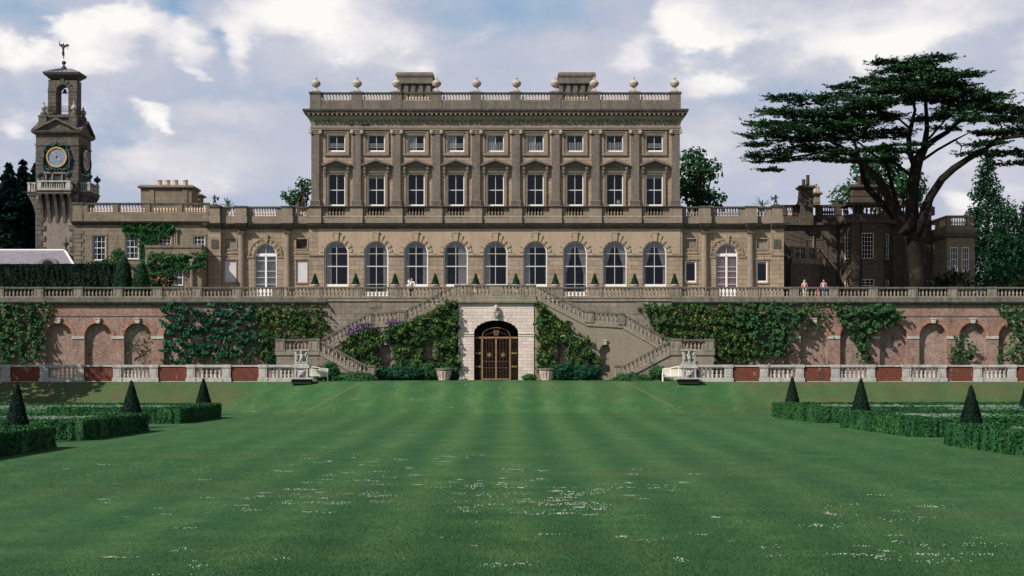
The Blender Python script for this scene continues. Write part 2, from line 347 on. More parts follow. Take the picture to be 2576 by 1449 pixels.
def leafmat(name, a, b, c, scale=.7, trans=.25, yellow=None, yth=.66):
    def f(g, o):
        p = g.pos(); gi = g.n('ShaderNodeNewGeometry'); rnd = gi.outputs['Random Per Island']
        n = g.noise(p, scale, 4, .6)
        k = g.m('ADD', g.m('MULTIPLY', n, .65), g.m('MULTIPLY', rnd, .35))
        col = g.ramp(k, [(.30, a), (.72, c), (.5, b)])
        if yellow:
            y = g.m('MULTIPLY', g.m('GREATER_THAN', rnd, yth), g.rng(g.noise(p, 1.3, 3, .6), .4, .6))
            col = g.mix(y, col, yellow)
        b1 = g.n('ShaderNodeBsdfPrincipled', {'Base Color': col, 'Roughness': .62, 'Specular IOR Level': .08})
        t = g.n('ShaderNodeBsdfTranslucent', {'Color': col})
        mx = g.n('ShaderNodeMixShader', {0: trans, 1: b1.outputs[0], 2: t.outputs[0]})
        g.t.links.new(mx.outputs[0], o.inputs[0])
    return mat(name, f)
M['cedar'] = leafmat('cedar_needles', (.005,.019,.012), (.015,.050,.023), (.062,.145,.045), .42, .06)
M['yew'] = leafmat('yew_foliage', (.007,.026,.015), (.012,.042,.02), (.022,.062,.028), .6, .1)
M['yewdark'] = leafmat('dark_yew_foliage', (.005,.014,.010), (.008,.022,.013), (.014,.034,.02), .6, .1)
M['box'] = leafmat('box_foliage', (.009,.042,.018), (.022,.085,.030), (.060,.165,.050), .8, .06)
M['boxrow'] = leafmat('bedding_foliage', (.022,.095,.034), (.04,.14,.048), (.065,.195,.06), .5, .1)
M['silver'] = leafmat('santolina_foliage', (.15,.23,.16), (.20,.29,.21), (.27,.35,.27), .8, .2)
M['ivyd'] = leafmat('dark_vine_leaves', (.006,.035,.022), (.013,.068,.036), (.034,.125,.055), .6, .15)
M['ivyw'] = leafmat('wisteria_leaves', (.014,.052,.022), (.030,.088,.034), (.075,.150,.052), .8, .2)
M['magno'] = leafmat('magnolia_leaves', (.012,.045,.014), (.025,.075,.02), (.055,.12,.028), .8, .18, (.20,.19,.035), .84)
M['light'] = leafmat('pale_climber_leaves', (.03,.075,.028), (.055,.115,.04), (.10,.17,.06), .9, .25)
M['house'] = leafmat('house_creeper_leaves', (.010,.05,.016), (.02,.085,.025), (.04,.13,.035), .9, .22)
M['broad'] = leafmat('broad_tree_leaves', (.012,.05,.022), (.025,.085,.034), (.055,.14,.055), .35, .25)
M['spruce'] = leafmat('spruce_needles', (.003,.012,.012), (.006,.024,.02), (.013,.045,.033), .4, .08)
M['cypress'] = leafmat('cypress_foliage', (.005,.024,.014), (.010,.045,.021), (.025,.085,.035), .5, .08)
M['brownleaf'] = leafmat('bronze_needles', (.03,.02,.015), (.05,.035,.025), (.08,.06,.04), .5, .1)
M['purple'] = leafmat('purple_aubrieta', (.035,.016,.085), (.06,.026,.14), (.09,.045,.20), 2, .2)
M['rose'] = leafmat('red_roses', (.35,.05,.04), (.42,.09,.07), (.5,.18,.14), 3, .2)
M['agave'] = leafmat('agave_leaves', (.05,.20,.16), (.09,.30,.24), (.2,.45,.38), 3, .15)
M['shrub'] = leafmat('shrub_leaves', (.018,.08,.03), (.035,.12,.04), (.07,.18,.055), 1.2, .25)
def f_bark(g, o):
    p = g.pos(); n = g.noise(g.mapv(p, (3, 3, .7)), 2.2, 8, .65); l = g.noise(p, .8, 5, .6)
    col = g.mix(g.rng(l, .55, .72, 0, .8), g.ramp(n, [(.3, (.006,.005,.004)), (.7, (.024,.018,.015))]), (.06,.046,.034))
    g.bsdf(o, col, .9, n, .08, .9, .15)
M['bark'] = mat('cedar_bark', f_bark)  # bark colours darkened to carry the crown's shade
M['stem'] = plain('woody_stem', (.06,.042,.03), .9, 0, .4)
# ------------------------------------------------------------------ foliage tools
rs = np.random.RandomState(11)
class FN:                                      # cheap smooth noise, about -1..1
    def __init__(s, seed, scale, n=9, dim=3):
        r = np.random.RandomState(seed); d = r.normal(size=(n, dim)); d /= np.linalg.norm(d, axis=1)[:, None]
        s.k = d*(2*np.pi/scale)*r.uniform(.5, 2.2, (n, 1)); s.p = r.uniform(0, 6.28, n); s.n = n
    def __call__(s, P_): return np.sin(P_ @ s.k.T+s.p).sum(1)/math.sqrt(s.n)/1.1
def leafmesh(name, C_, Nm, size, m, asp=1.5, tilt=.6, seed=0, dirs=None):
    r = np.random.RandomState(seed+5); n = len(C_)
    if Nm is None: Nm = r.normal(size=(n, 3))
    Nm = Nm+r.normal(size=(n, 3))*tilt; Nm /= np.linalg.norm(Nm, axis=1)[:, None]+1e-9
    a = dirs if dirs is not None else r.normal(size=(n, 3))
    T = a-(a*Nm).sum(1)[:, None]*Nm; T /= np.linalg.norm(T, axis=1)[:, None]+1e-9
    B = np.cross(Nm, T); sz = (np.asarray(size)*r.uniform(.6, 1.35, n))[:, None]
    V = np.empty((n, 4, 3)); V[:, 0] = C_-T*sz*asp*.5; V[:, 1] = C_-B*sz*.5; V[:, 2] = C_+T*sz*asp*.5; V[:, 3] = C_+B*sz*.5
    me = bpy.data.meshes.new(name); me.vertices.add(n*4); me.vertices.foreach_set('co', V.reshape(-1))
    me.loops.add(n*4); me.loops.foreach_set('vertex_index', np.arange(n*4)); me.polygons.add(n)
    me.polygons.foreach_set('loop_start', np.arange(n)*4); me.polygons.foreach_set('loop_total', np.full(n, 4))
    me.materials.append(m); me.update(calc_edges=True); return me
# ------------------------------------------------------------------ building tools
def cell(mb, x0, x1, z0, z1, y, hole=None, depth=.3, m=0, mr=0):
    # wall rectangle facing the camera with one opening, and the reveal of that opening
    if hole is None:
        mb.add([(x0,y,z0),(x1,y,z0),(x1,y,z1),(x0,y,z1)], [(0,1,2,3)], m); return
    outer = [(x0,z0),(x1,z0),(x1,z1),(x0,z1)]; allp = outer+hole
    tri = tessellate_polygon([[Vector((a,b,0)) for a,b in outer],[Vector((a,b,0)) for a,b in hole]])
    fs = []
    for t in tri:
        t = list(t); A,B,C = (allp[i] for i in t)
        if (B[0]-A[0])*(C[1]-A[1])-(B[1]-A[1])*(C[0]-A[0]) < 0: t = t[::-1]
        fs.append(tuple(t))
    mb.add([(a,y,b) for a,b in allp], fs, m)
    n = len(hole); mb.add([(a,y,b) for a,b in hole]+[(a,y+depth,b) for a,b in hole], [(i,(i+1)%n,n+(i+1)%n,n+i) for i in range(n)], mr)
def rect(x0, x1, z0, z1): return [(x0,z0),(x1,z0),(x1,z1),(x0,z1)]
def arch(xc, w, z0, zs, n=14, k=1.0):     # opening with a round head; zs is the springing, k flattens the head
    return [(xc-w/2,z0),(xc+w/2,z0)]+[(xc+w/2*math.cos(math.pi*i/n), zs+k*w/2*math.sin(math.pi*i/n)) for i in range(n+1)]
def loopframe(mb, o, i, y0, y1, m=0):
    n = len(o); b = len(mb.v)
    for L_, y in ((o,y0),(i,y0),(o,y1),(i,y1)): mb.v += [(a,y,c) for a,c in L_]
    for k in range(n):
        j = (k+1)%n
        for f in ((b+k,b+j,b+n+j,b+n+k),(b+n+k,b+n+j,b+3*n+j,b+3*n+k),(b+j,b+k,b+2*n+k,b+2*n+j)): mb.f.append(f); mb.m.append(m)
def baluster_mesh(name, m, kind=0):
    pr = [(.145,0),(.145,.07),(.10,.09),(.09,.13),(.15,.27),(.165,.36),(.12,.52),(.075,.68),(.07,.78),(.10,.84),(.085,.88),(.135,.92),(.135,1)]
    if kind == 1: pr = [(.15,0),(.15,.06),(.09,.09),(.17,.22),(.15,.34),(.07,.44),(.12,.47),(.12,.52),(.07,.55),(.15,.64),(.12,.76),(.06,.88),(.12,.92),(.12,1)]
    return MB().lathe(pr, seg=8).mesh(name, m, smooth=True)
BAL = {'terr': baluster_mesh('baluster', M['terr']), 'roof': baluster_mesh('baluster', M['balu']), 'marble': baluster_mesh('baluster', M['marble'], 1), 'trim': baluster_mesh('baluster', M['trim'])}
def rail(parent, xa, za, xb, zb, y, h=1.05, w=.34, n=8, kind='terr', cm='cope', bm='terr', top=.15, bot=.12, mb=None, name='rail'):
    # sloping or level run of balusters between (xa,za) and (xb,zb), the walking levels below it
    own = mb is None; mb = mb or MB()
    mb.prism([(xa,za+h-top),(xb,zb+h-top),(xb,zb+h),(xa,za+h)], y-w/2-.03, y+w/2+.03, 0)
    mb.prism([(xa,za),(xb,zb),(xb,zb+bot),(xa,za+bot)], y-w/2, y+w/2, 1)
    host = mb.build(name, [M[cm], M[bm]], parent) if own else parent
    hb = h-top-bot
    for i in range(n):
        t = (i+.5)/n; sl = abs(zb-za)/max(abs(xb-xa),.01)
        put('baluster', BAL[kind], parent, (xa+(xb-xa)*t, y, za+(zb-za)*t+bot-.04*sl), 0, (min(hb, .95*abs(xb-xa)/n/.33), min(hb, .95*abs(xb-xa)/n/.33), hb+.08*sl))
def pier(mb, xc, y, z, w, h, d=None, cap=.16, m0=0, m1=1, panel=True):
    d = d or w
    mb.box(xc-w/2, xc+w/2, y-d/2, y+d/2, z, z+h-cap, m1)
    mb.box(xc-w/2-.05, xc+w/2+.05, y-d/2-.05, y+d/2+.05, z+h-cap, z+h+.02, m0)
    mb.box(xc-w/2-.05, xc+w/2+.05, y-d/2-.05, y+d/2+.05, z, z+.16, m1)
    if panel:
        for s in (-1, 1): mb.box(xc+s*w*.3-.05, xc+s*w*.3+.05, y-d/2-.035, y-d/2+.01, z+.2, z+h-cap-.06, m1)
# window kits: meshes about the bottom centre of the opening, front face of the frame at y=0
def win_rect(parent, xc, y, z, w, h, nx, ny, cache={}, th=.085, meet=True, curtain=None, ctype='sides', glass=True, bottom=None, lab=None):
    key = (round(w,3), round(h,3), nx, ny, bottom)
    if key not in cache:
        bt = bottom or th*1.5
        f = MB(); loopframe(f, rect(-w/2,w/2,0,h), rect(-w/2+th,w/2-th,bt,h-th), 0, .10)
        g = MB(); 
        for i in range(1, nx): x = -w/2+w*i/nx; g.box(x-.022, x+.022, .02, .07, bt, h-th)
        for j in range(1, ny):
            z_ = h*j/ny; t = .04 if (meet and j*2 == ny) else .02
            g.box(-w/2+th, w/2-th, .015, .075, z_-t, z_+t)
        p = MB().add([(-w/2+th*.5,.05,.04),(w/2-th*.5,.05,.04),(w/2-th*.5,.05,h-th*.5),(-w/2+th*.5,.05,h-th*.5)], [(0,1,2,3)])
        cache[key] = (f.mesh('window', M['paint']), g.mesh('glazing_bars', M['bar']), p.mesh('pane', M['glass']))
    a, b, c = cache[key]; o = put('window', a, parent, (xc, y, z))
    if lab: o['label'] = lab
    put('glazing_bars', b, o, (xc, y, z)); put('pane', c, o, (xc, y, z))
    if curtain: curt(o, xc, y+.2, z, w, h, curtain, ctype)
    return o
def curt(o, xc, y, z, w, h, m, ctype):
    def wavy(x0, x1, z0, z1, x0b=None, x1b=None):
        n = max(6, int(abs(x1-x0)/.045)); mb = MB(); vs = []
        x0b = x0 if x0b is None else x0b; x1b = x1 if x1b is None else x1b
        for k in range(n+1):
            t = k/n; dy = .045*math.sin(t*n*1.3)
            vs += [(x0b+(x1b-x0b)*t, y+dy, z0), (x0+(x1-x0)*t, y+dy, z1)]
        mb.add(vs, [(2*k, 2*k+2, 2*k+3, 2*k+1) for k in range(n)]); mb.build('curtain', M[m], o, smooth=True)
    if ctype == 'full': wavy(xc-w/2+.03, xc+w/2-.03, z, z+h)
    elif ctype == 'left': wavy(xc-w/2+.05, xc-w*.22, z, z+h*.93); wavy(xc+w*.42, xc+w/2-.05, z, z+h*.93)
    elif ctype == 'right': wavy(xc+w*.10, xc+w/2-.05, z, z+h*.93); wavy(xc-w/2+.05, xc-w*.36, z, z+h*.93)
    elif ctype == 'tied': wavy(xc-w/2+.05, xc-w*.08, z+h*.42, z+h*.93, xc-w/2+.05, xc-w*.36); wavy(xc+w*.08, xc+w/2-.05, z+h*.42, z+h*.93, xc+w*.36, xc+w/2-.05); wavy(xc-w/2+.05, xc-w*.36, z, z+h*.42); wavy(xc+w*.36, xc+w/2-.05, z, z+h*.42)
    elif ctype == 'top': MB().box(xc-w/2+.06, xc+w/2-.06, y-.01, y+.01, z+h*.86, z+h-.04).build('blind', M[m], o)
    elif ctype == 'half': wavy(xc-w/2+.03, xc+w*.02, z, z+h)
    else: wavy(xc-w/2+.05, xc-w*.28, z, z+h*.93); wavy(xc+w*.28, xc+w/2-.05, z, z+h*.93)
def win_arch(parent, xc, y, z, w, h, bars, cache={}, th=.09, bottom=.2, meet=None, double=False, curtain=None, ctype='sides', valance=True, fan=None):
    key = (round(w,3), round(h,3), tuple(bars), bottom, double)
    r = w/2; zs = h-r
    if key not in cache:
        f = MB(); o_ = arch(0, w, 0, zs, 16); i_ = [(max(-r+th, min(r-th, a*(r-th)/r)), max(bottom, zs+(c-zs)*(r-th)/r if c > zs else c)) for a, c in o_]
        loopframe(f, o_, i_, 0, .10)
        if double: f.box(-.1, .1, .0, .08, bottom, zs-.05); f.box(-r+th, r-th, -.0, .08, zs-.12, zs+.18)
        g = MB(); g.box(-.024, .024, .02, .07, bottom, h-th)
        for b in bars:
            t = .045 if b == meet else .022; hw = r-th if b < zs else math.sqrt(max(.01, (r-th)**2-(b-zs)**2))
            g.box(-hw, hw, .015, .075, b-t, b+t)
        P_ = arch(0, w-th, .04, zs, 16); p = MB(); p.add([(a,.05,c) for a,c in P_], [tuple(range(len(P_)))])
        cache[key] = (f.mesh('window', M['paint']), g.mesh('glazing_bars', M['bar']), p.mesh('pane', M['glass']))
    a, b, c = cache[key]; o = put('window', a, parent, (xc, y, z)); put('glazing_bars', b, o, (xc, y, z)); put('pane', c, o, (xc, y, z))
    if curtain: curt(o, xc, y+.2, z, w, h, curtain, ctype)
    if valance:
        P_ = arch(0, w-.1, h-.62, zs, 16); P_ = [(q, max(v, h-.62)) for q, v in P_ if v >= h-.62 or True]
        hw = math.sqrt(max(0, (r-.05)**2-(h-.62-zs)**2)); top = [(hw, h-.62)]+[(q, v) for q, v in arch(0, w-.1, 0, zs, 16)[2:] if v > h-.62]+[(-hw, h-.62)]
        MB().add([(xc+q, y+.17, z+v) for q, v in top], [tuple(range(len(top)))]).build('blind', M['netting'], o)
    return o
def vblock(mb, xc, zc, r0, r1, a, da, y0, y1, m=0):
    p = [(r0,a-da),(r1,a-da*.8),(r1,a+da*.8),(r0,a+da)]
    mb.prism([(xc+r*math.cos(t), zc+r*math.sin(t)) for r, t in p], y0, y1, m)
# ------------------------------------------------------------------ THE HOUSE
YF = 143.1; hx = lambda x: PX(x, YF); hz = lambda y: PZ(y, YF)
ZT = 10.15                                        # level of the upper terrace
house = thing('country_house', (hx(1248), YF+9, ZT), 'three-storey stone mansion block with nine arched ground floor windows, pilasters and low link wings', 'mansion')
BX = [846+100.1*i for i in range(9)]
XL, XR = hx(783), hx(1711); XL2, XR2 = hx(777), hx(1717); YW = YF+.28; YG = YF+.05; DEP = 22
w = MB()                                          # body: front cells with openings, plain flanks, dark room screens
edges = [XL]+[hx((BX[i]+BX[i+1])/2) for i in range(8)]+[XR]
zA, zB, zC = hz(519), hz(425), hz(326)
for i in range(9):
    c = hx(BX[i])
    cell(w, edges[i], edges[i+1], zA, zB-.0, YW, rect(c-.86, c+.86, hz(518.6), hz(436)), .30)
    cell(w, edges[i], edges[i+1], zB, zC, YW, rect(c-.86, c+.86, hz(381), hz(338)), .30)
e2 = [XL2]+edges[1:-1]+[XR2]
zf = ZT-.3
for i in range(9):
    c = hx(BX[i]); fr = i in (1, 6)
    cell(w, e2[i], e2[i+1], zf, hz(572), YG, arch(c, 2.44, hz(748 if fr else 721), hz(637)), .34, 1, 1)
    cell(w, e2[i], e2[i+1], hz(543), hz(519), YG+.05, rect(c-.82, c+.82, hz(541.5), hz(521)), .5, 2, 3)
    w.box(c-.86, c+.86, YG+.54, YG+.60, hz(545), hz(519), 3)
for (a, b, z0, z1, y, m) in ((XL, XR, zA, zC, YW, 0), (XL2, XR2, zf, hz(519), YG+.05, 1)):
    w.add([(a,y,z0),(a,y+DEP,z0),(a,y+DEP,z1),(a,y,z1)], [(1,0,3,2)], m); w.add([(b,y,z0),(b,y+DEP,z0),(b,y+DEP,z1),(b,y,z1)], [(0,1,2,3)], m)
w.add([(XL,YW+DEP,zf),(XR,YW+DEP,zf),(XR,YW+DEP,zC),(XL,YW+DEP,zC)], [(1,0,3,2)], 0)
w.add([(XL2,YG,hz(519)),(XR2,YG,hz(519)),(XR2,YW+.02,hz(519)),(XL2,YW+.02,hz(519))], [(0,1,2,3)], 2)
for zz in (hz(519)-.25, hz(424), zC-.1): w.box(XL+.1, XR-.1, YW+.35, YW+DEP-.1, zz, zz+.1, 3)   # floors
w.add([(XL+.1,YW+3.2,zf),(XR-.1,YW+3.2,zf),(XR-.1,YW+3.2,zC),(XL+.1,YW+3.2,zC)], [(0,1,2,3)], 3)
w.build('wall', [M['wall'], M['rustic'], M['trim'], M['room']], house)
# plain upper band of the ground floor, proud by a little, cut round the arches
pb = MB()
for i in range(9):
    c = hx(BX[i]); zs = hz(637); z0 = hz(641)+.1; a = []
    A = [(edges[0] if i == 0 else e2[i], z0), (c-1.225, z0)]+[(c-1.225*math.cos(math.pi*k/14), zs+1.225*math.sin(math.pi*k/14)) for k in range(15)]+[(c+1.225, z0), (e2[i+1] if i < 8 else edges[9], z0)]
    A += [(A[-1][0], hz(574)), (A[0][0], hz(574))]
    if i == 0: A[0] = (e2[0]+.95, z0); A[-1] = (e2[0]+.95, hz(574))
    pb.prism(A, YG-.035, YG+.01, 0)
pb.build('plain_band', M['wall_plain'], house)
# arch surrounds
for i in range(9):
    c = hx(BX[i]); zs = hz(637); s = MB()
    vblock(s, c, zs, 1.23, 2.1, math.pi/2, .17, YG-.24, YG-.03); s.box(c-.34, c+.34, YG-.28, YG-.03, zs+2.02, zs+2.16)
    for k, (a, r1) in enumerate(((.30,1.95),(.30,1.95),(.62,1.68),(.62,1.68),(1.0,1.72),(1.0,1.72),(1.34,1.62),(1.34,1.62))):
        sg = 1 if k % 2 else -1; vblock(s, c, zs, 1.23, r1, math.pi/2+sg*a*1.03, .135, YG-.13, YG-.03)
    for k in (-1, 1): s.box(c+k*1.52-.3, c+k*1.52+.3, YG-.14, YG-.03, zs-.22, zs+.02)
    s.prism([(c+1.34*math.cos(math.pi*k/18), zs+1.34*math.sin(math.pi*k/18)) for k in range(19)]+[(c+1.235*math.cos(math.pi*k/18), zs+1.235*math.sin(math.pi*k/18)) for k in range(18,-1,-1)], YG-.07, YG-.03)
    s.build('arch_surround', M['wall_plain'], house)
st = MB()
for i in range(10):                                # string course between the arches
    a = e2[0] if i == 0 else hx(BX[i-1])+1.24; b = e2[9] if i == 9 else hx(BX[i])-1.24
    st.box(a, b, YG-.12, YG-.0, hz(643.5), hz(639)); st.box(a, b, YG-.06, YG-.0, hz(646), hz(643.5))
st.build('string_course', M['trim'], house)
# ground floor windows
ct = ['left','sides','sides','right','left','left','tied','tied','tied']
for i in range(9):
    c = hx(BX[i]); fr = i in (1, 6); zb = hz(748 if fr else 721)+.02; h = hz(637)+1.20-zb
    g = hz(638)-zb; mt = hz(669.6)-zb
    o = win_arch(house, c, YG+.22, zb, 2.4, h, [g, mt]+([hz(715)-zb] if fr else []), meet=mt, bottom=.55 if fr else .24, curtain='curtain', ctype=ct[i])
    if fr: o['label'] = 'arched French window opening onto the terrace'
# main floor windows, surrounds, pediments
def bay_copy(name, me, mats, i, parent=house): return put(name, me, parent, (hx(BX[i])-hx(BX[0]), 0, 0))
c = hx(BX[0]); s = MB()
loopframe(s, rect(c-1.12, c+1.12, hz(519), hz(430)), rect(c-.865, c+.865, hz(519), hz(435)), YW-.13, YW)
loopframe(s, rect(c-1.12, c+1.12, hz(519), hz(430)), rect(c-1.02, c+1.02, hz(519), hz(431.5)), YW-.19, YW-.12)
s.mould(c-1.2, c+1.2, YW, [(.1,hz(430)),(.16,hz(428)),(.12,hz(427)),(.12,hz(422)),(.3,hz(420))])
sm = s.mesh('window_surround', M['trim'])
s = MB(); zb_, zp = hz(420), hz(400)
s.mould(c-1.5, c+1.5, YW, [(.28,zb_),(.46,zb_+.06),(.52,zb_+.13)])
for sg in (-1, 1): s.prism([(c+sg*1.5, zb_+.13),(c+sg*1.5, zb_+.28),(c, zp),(c, zp-.2),(c+sg*1.22, zb_+.15)], YW-.50, YW)
s.prism([(c-1.25,zb_+.13),(c+1.25,zb_+.13),(c,zp-.18)], YW-.2, YW)
for sg in (-1, 1):
    x = c+sg*1.16; s.box(x-.13, x+.13, YW-.42, YW, zb_-.26, zb_); s.box(x-.11, x+.11, YW-.34, YW, zb_-.62, zb_-.26); s.box(x-.08, x+.08, YW-.22, YW, zb_-1.0, zb_-.62)
pm = s.mesh('pediment', M['pil'])
s = MB(); loopframe(s, rect(c-1.27, c+1.27, hz(390.5), hz(328)), rect(c-1.08, c+1.08, hz(386), hz(332.5)), YW-.16, YW); loopframe(s, rect(c-1.08,c+1.08,hz(386),hz(332.5)), rect(c-.865, c+.865, hz(381.2), hz(337.8)), YW-.08, YW)
am = s.mesh('window_surround', M['trim'])
bl = {1:('blind','top'), 8:('blind','top')}
for i in range(9):
    bay_copy('window_surround', sm, None, i); bay_copy('pediment', pm, None, i); bay_copy('window_surround', am, None, i)
    c = hx(BX[i])
    win_rect(house, c, YW+.14, hz(518.2), 1.70, hz(436)-hz(518.2), 2, 2, bottom=.2, curtain=('blind' if i in (1, 8) else None), ctype='top')
    win_rect(house, c, YW+.14, hz(380.6), 1.70, hz(338)-hz(380.6), 2, 1, bottom=.16, curtain=('netting' if i in (4,) else 'curtain' if i in (2, 3, 5) else None), ctype='half')
    k = MB()                                      # low bars across the attic windows
    if i in (0,1,2,3,8):
        for q in (.55, .72, .9): k.box(c-.76, c+.76, YW+.09, YW+.12, hz(380.6)+q*1.0-.13, hz(380.6)+q*1.0-.10)
    else:
        for q in range(10): k.box(c-.72+q*.16-.012, c-.72+q*.16+.012, YW+.09, YW+.115, hz(380.6)+.16, hz(380.6)+.92+.06*math.sin(q*1.1))
    k.build('window_guard', M['bar'], house)
# pilasters
PXs = [793]+[897.3+100.1*i for i in range(8)]+[1700]
def pilaster(dx):
    z0, z1 = hz(518.5), hz(326); s = MB(); c = hx(793); a = .40
    s.box(c-a, c+a, YF, YW+.01, z0+.62, z1-.42); s.mould(c-a-.1, c+a+.1, YF, [(.12,z0+.0),(.12,z0+.22),(.04,z0+.24),(.09,z0+.32),(.09,z0+.40),(.02,z0+.44),(.06,z0+.5),(.06,z0+.56),(0,z0+.62)]); s.box(c-a-.1, c+a+.1, YF, YW+.01, z0, z0+.62)
    k = MB(); zc = z1-.42
    k.box(c-a-.02, c+a+.02, YF-.06, YW+.01, zc, zc+.14); k.box(c-.62, c+.62, YF-.16, YW+.01, z1-.10, z1)
    for sg in (-1, 1):
        x = c+sg*.50; pts = [(x+.17*math.cos(t), z1-.25+.17*math.sin(t)) for t in [2*math.pi*q/12 for q in range(12)]]
        k.prism(pts, YF-.2, YW-.02, 1); k.prism([(x+.07*math.cos(2*math.pi*q/8), z1-.25+.07*math.sin(2*math.pi*q/8)) for q in range(8)], YF-.23, YF-.2, 1)
    k.prism([(c-.42,z1-.1),(c-.42,z1-.2),(c,z1-.3),(c+.42,z1-.2),(c+.42,z1-.1)], YF-.1, YW)
    return s.mesh('pilaster', M['pil']), k.mesh('capital', [M['trim'], M['urn']])
pme, cme = pilaster(0)
for x in PXs:
    o = put('pilaster', pme, house, (hx(x)-hx(793), 0, 0)); put('capital', cme, o, (hx(x)-hx(793), 0, 0))
# podium balustrade, plinth and cornice
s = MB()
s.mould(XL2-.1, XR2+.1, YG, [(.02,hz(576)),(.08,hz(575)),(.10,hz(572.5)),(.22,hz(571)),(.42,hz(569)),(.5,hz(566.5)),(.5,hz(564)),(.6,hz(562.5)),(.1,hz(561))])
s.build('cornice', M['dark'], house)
s = MB()
s.mould(XL2, XR2, YG, [(.12,hz(561)),(.12,hz(547)),(.16,hz(546)),(.06,hz(543))], 0)
for x in PXs: s.mould(hx(x)-.62, hx(x)+.62, YG, [(.34,hz(561.5)),(.34,hz(546)),(.24,hz(543)),(.24,hz(522))], 0)
s.mould(XL2-.02, XR2+.02, YG, [(.20,hz(521.6)),(.28,hz(520.6)),(.28,hz(518.7))], 1)
for x in PXs: s.mould(hx(x)-.68, hx(x)+.68, YG, [(.30,hz(521.8)),(.38,hz(520.6)),(.38,hz(518.5))], 1)
po = s.build('podium_balustrade', [M['trim'], M['dark']], house)
for i in range(9):
    for k in range(5): put('baluster', BAL['trim'], po, (hx(BX[i])-.64+.32*k, YG+.14, hz(541.5)), 0, (.72, .72, hz(521.4)-hz(541.5)))
# main entablature: architrave, coved frieze with lettering, cornice, dentils
s = MB(); yb = YW+DEP
s.ring(XL, XR, YF+.05, yb, [(-.05,hz(326.5)),(.06,hz(326)),(.06,hz(322)),(.10,hz(322)),(.10,hz(318)),(.02,hz(316.5))])
s.build('architrave', M['trim'], house)
s = MB(); s.ring(XL, XR, YF+.05, yb, [(.0,hz(317)),(.04,hz(313)),(.10,hz(308)),(.18,hz(303)),(.28,hz(298)),(.38,hz(293.8)),(.42,hz(293))])
s.build('frieze', M['frieze'], house)
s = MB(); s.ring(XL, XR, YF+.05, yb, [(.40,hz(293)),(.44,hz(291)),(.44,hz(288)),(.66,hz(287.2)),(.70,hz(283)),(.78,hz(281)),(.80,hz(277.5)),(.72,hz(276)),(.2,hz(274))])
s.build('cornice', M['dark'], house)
s = MB(); n = 80; x0, x1 = XL-.42, XR+.42
dm = MB().box(-.10, .10, YF+.05-.64, YF+.05-.42, hz(291.6), hz(287.0)).mesh('dentil', M['trim'])
for i in range(n): put('dentil', dm, house, (x0+(x1-x0)*(i+.5)/n, 0, 0))
fc = bpy.data.curves.new('inscription', 'FONT'); fc.body = 'INVECTADOMVMIIPRIVSIBIDEMIGNEABSVMPTISAGEORGDVCESVTHERLANDIAEETHENRIETTAVXORE'
fc.size = .78; fc.extrude = .012; fc.space_character = 1.0; fc.align_x = 'LEFT'
fo = bpy.data.objects.new('tmp_text', fc); COL.objects.link(fo); bpy.context.view_layer.update()
tm = bpy.data.meshes.new_from_object(fo.evaluated_get(bpy.context.evaluated_depsgraph_get())); bpy.data.objects.remove(fo)
xs = [v.co.x for v in tm.vertices]; k = (XR-XL-.7)/(max(xs)-min(xs))
tm.transform(Matrix.Diagonal((k, 1, 1, 1))); tm.transform(Matrix.Rotation(R(90+21), 4, 'X')); tm.name = 'inscription'; tm.materials.clear(); tm.materials.append(M['dark'])
put('inscription', tm, house, (XL+.35, YF+.05-.07, hz(314.2)))
# roof parapet
s = MB(); ya, yb2 = YF+.02, YF+.55
s.box(XL-.05, XR+.05, YF+.15, yb-.1, hz(276), hz(263), 1)
s.mould(XL, XR, ya+.12, [(.10,hz(275.5)),(.10,hz(253.5)),(.02,hz(250.5))], 0)
s.box(XL, XR, ya+.12, yb2, hz(275), hz(250), 0)
RP = [793]+[897+99.9*i for i in range(8)]+[1699]
for x in RP: s.box(hx(x)-.55, hx(x)+.55, ya-.02, yb2+.1, hz(275), hz(235.5), 0); s.box(hx(x)-.62, hx(x)+.62, ya-.1, yb2+.18, hz(235.5), hz(230.6), 1)
s.box(XL-.02, XR+.02, ya+.02, yb2+.06, hz(235.3), hz(231.6), 1)
for sx in (XL+.2, XR-.2):                         # flanks of the parapet
    s.box(sx-.25, sx+.25, yb2+.1, yb-.1, hz(275), hz(250), 0); s.box(sx-.28, sx+.28, yb2+.1, yb-.1, hz(235.3), hz(231.6), 1)
    for q in range(4): s.box(sx-.3, sx+.3, yb2+3.8+4*q, yb2+4.7+4*q, hz(275), hz(235), 0)
pr_ = s.build('roof_parapet', [M['pil'], M['dark']], house)
for i in range(9):
    a, b = hx(RP[i])+.62, hx(RP[i+1])-.62
    for k in range(9): put('baluster', BAL['roof'], pr_, (a+(b-a)*(k+.5)/9, ya+.3, hz(250)), 0, (.80, .80, hz(235.2)-hz(250)))
for k in range(14):
    for sx in (XL+.2, XR-.2):
        if k % 5 != 4: put('baluster', BAL['roof'], pr_, (sx, yb2+.5+k*.75, hz(250)), 0, (.8, .8, hz(235.2)-hz(250)))
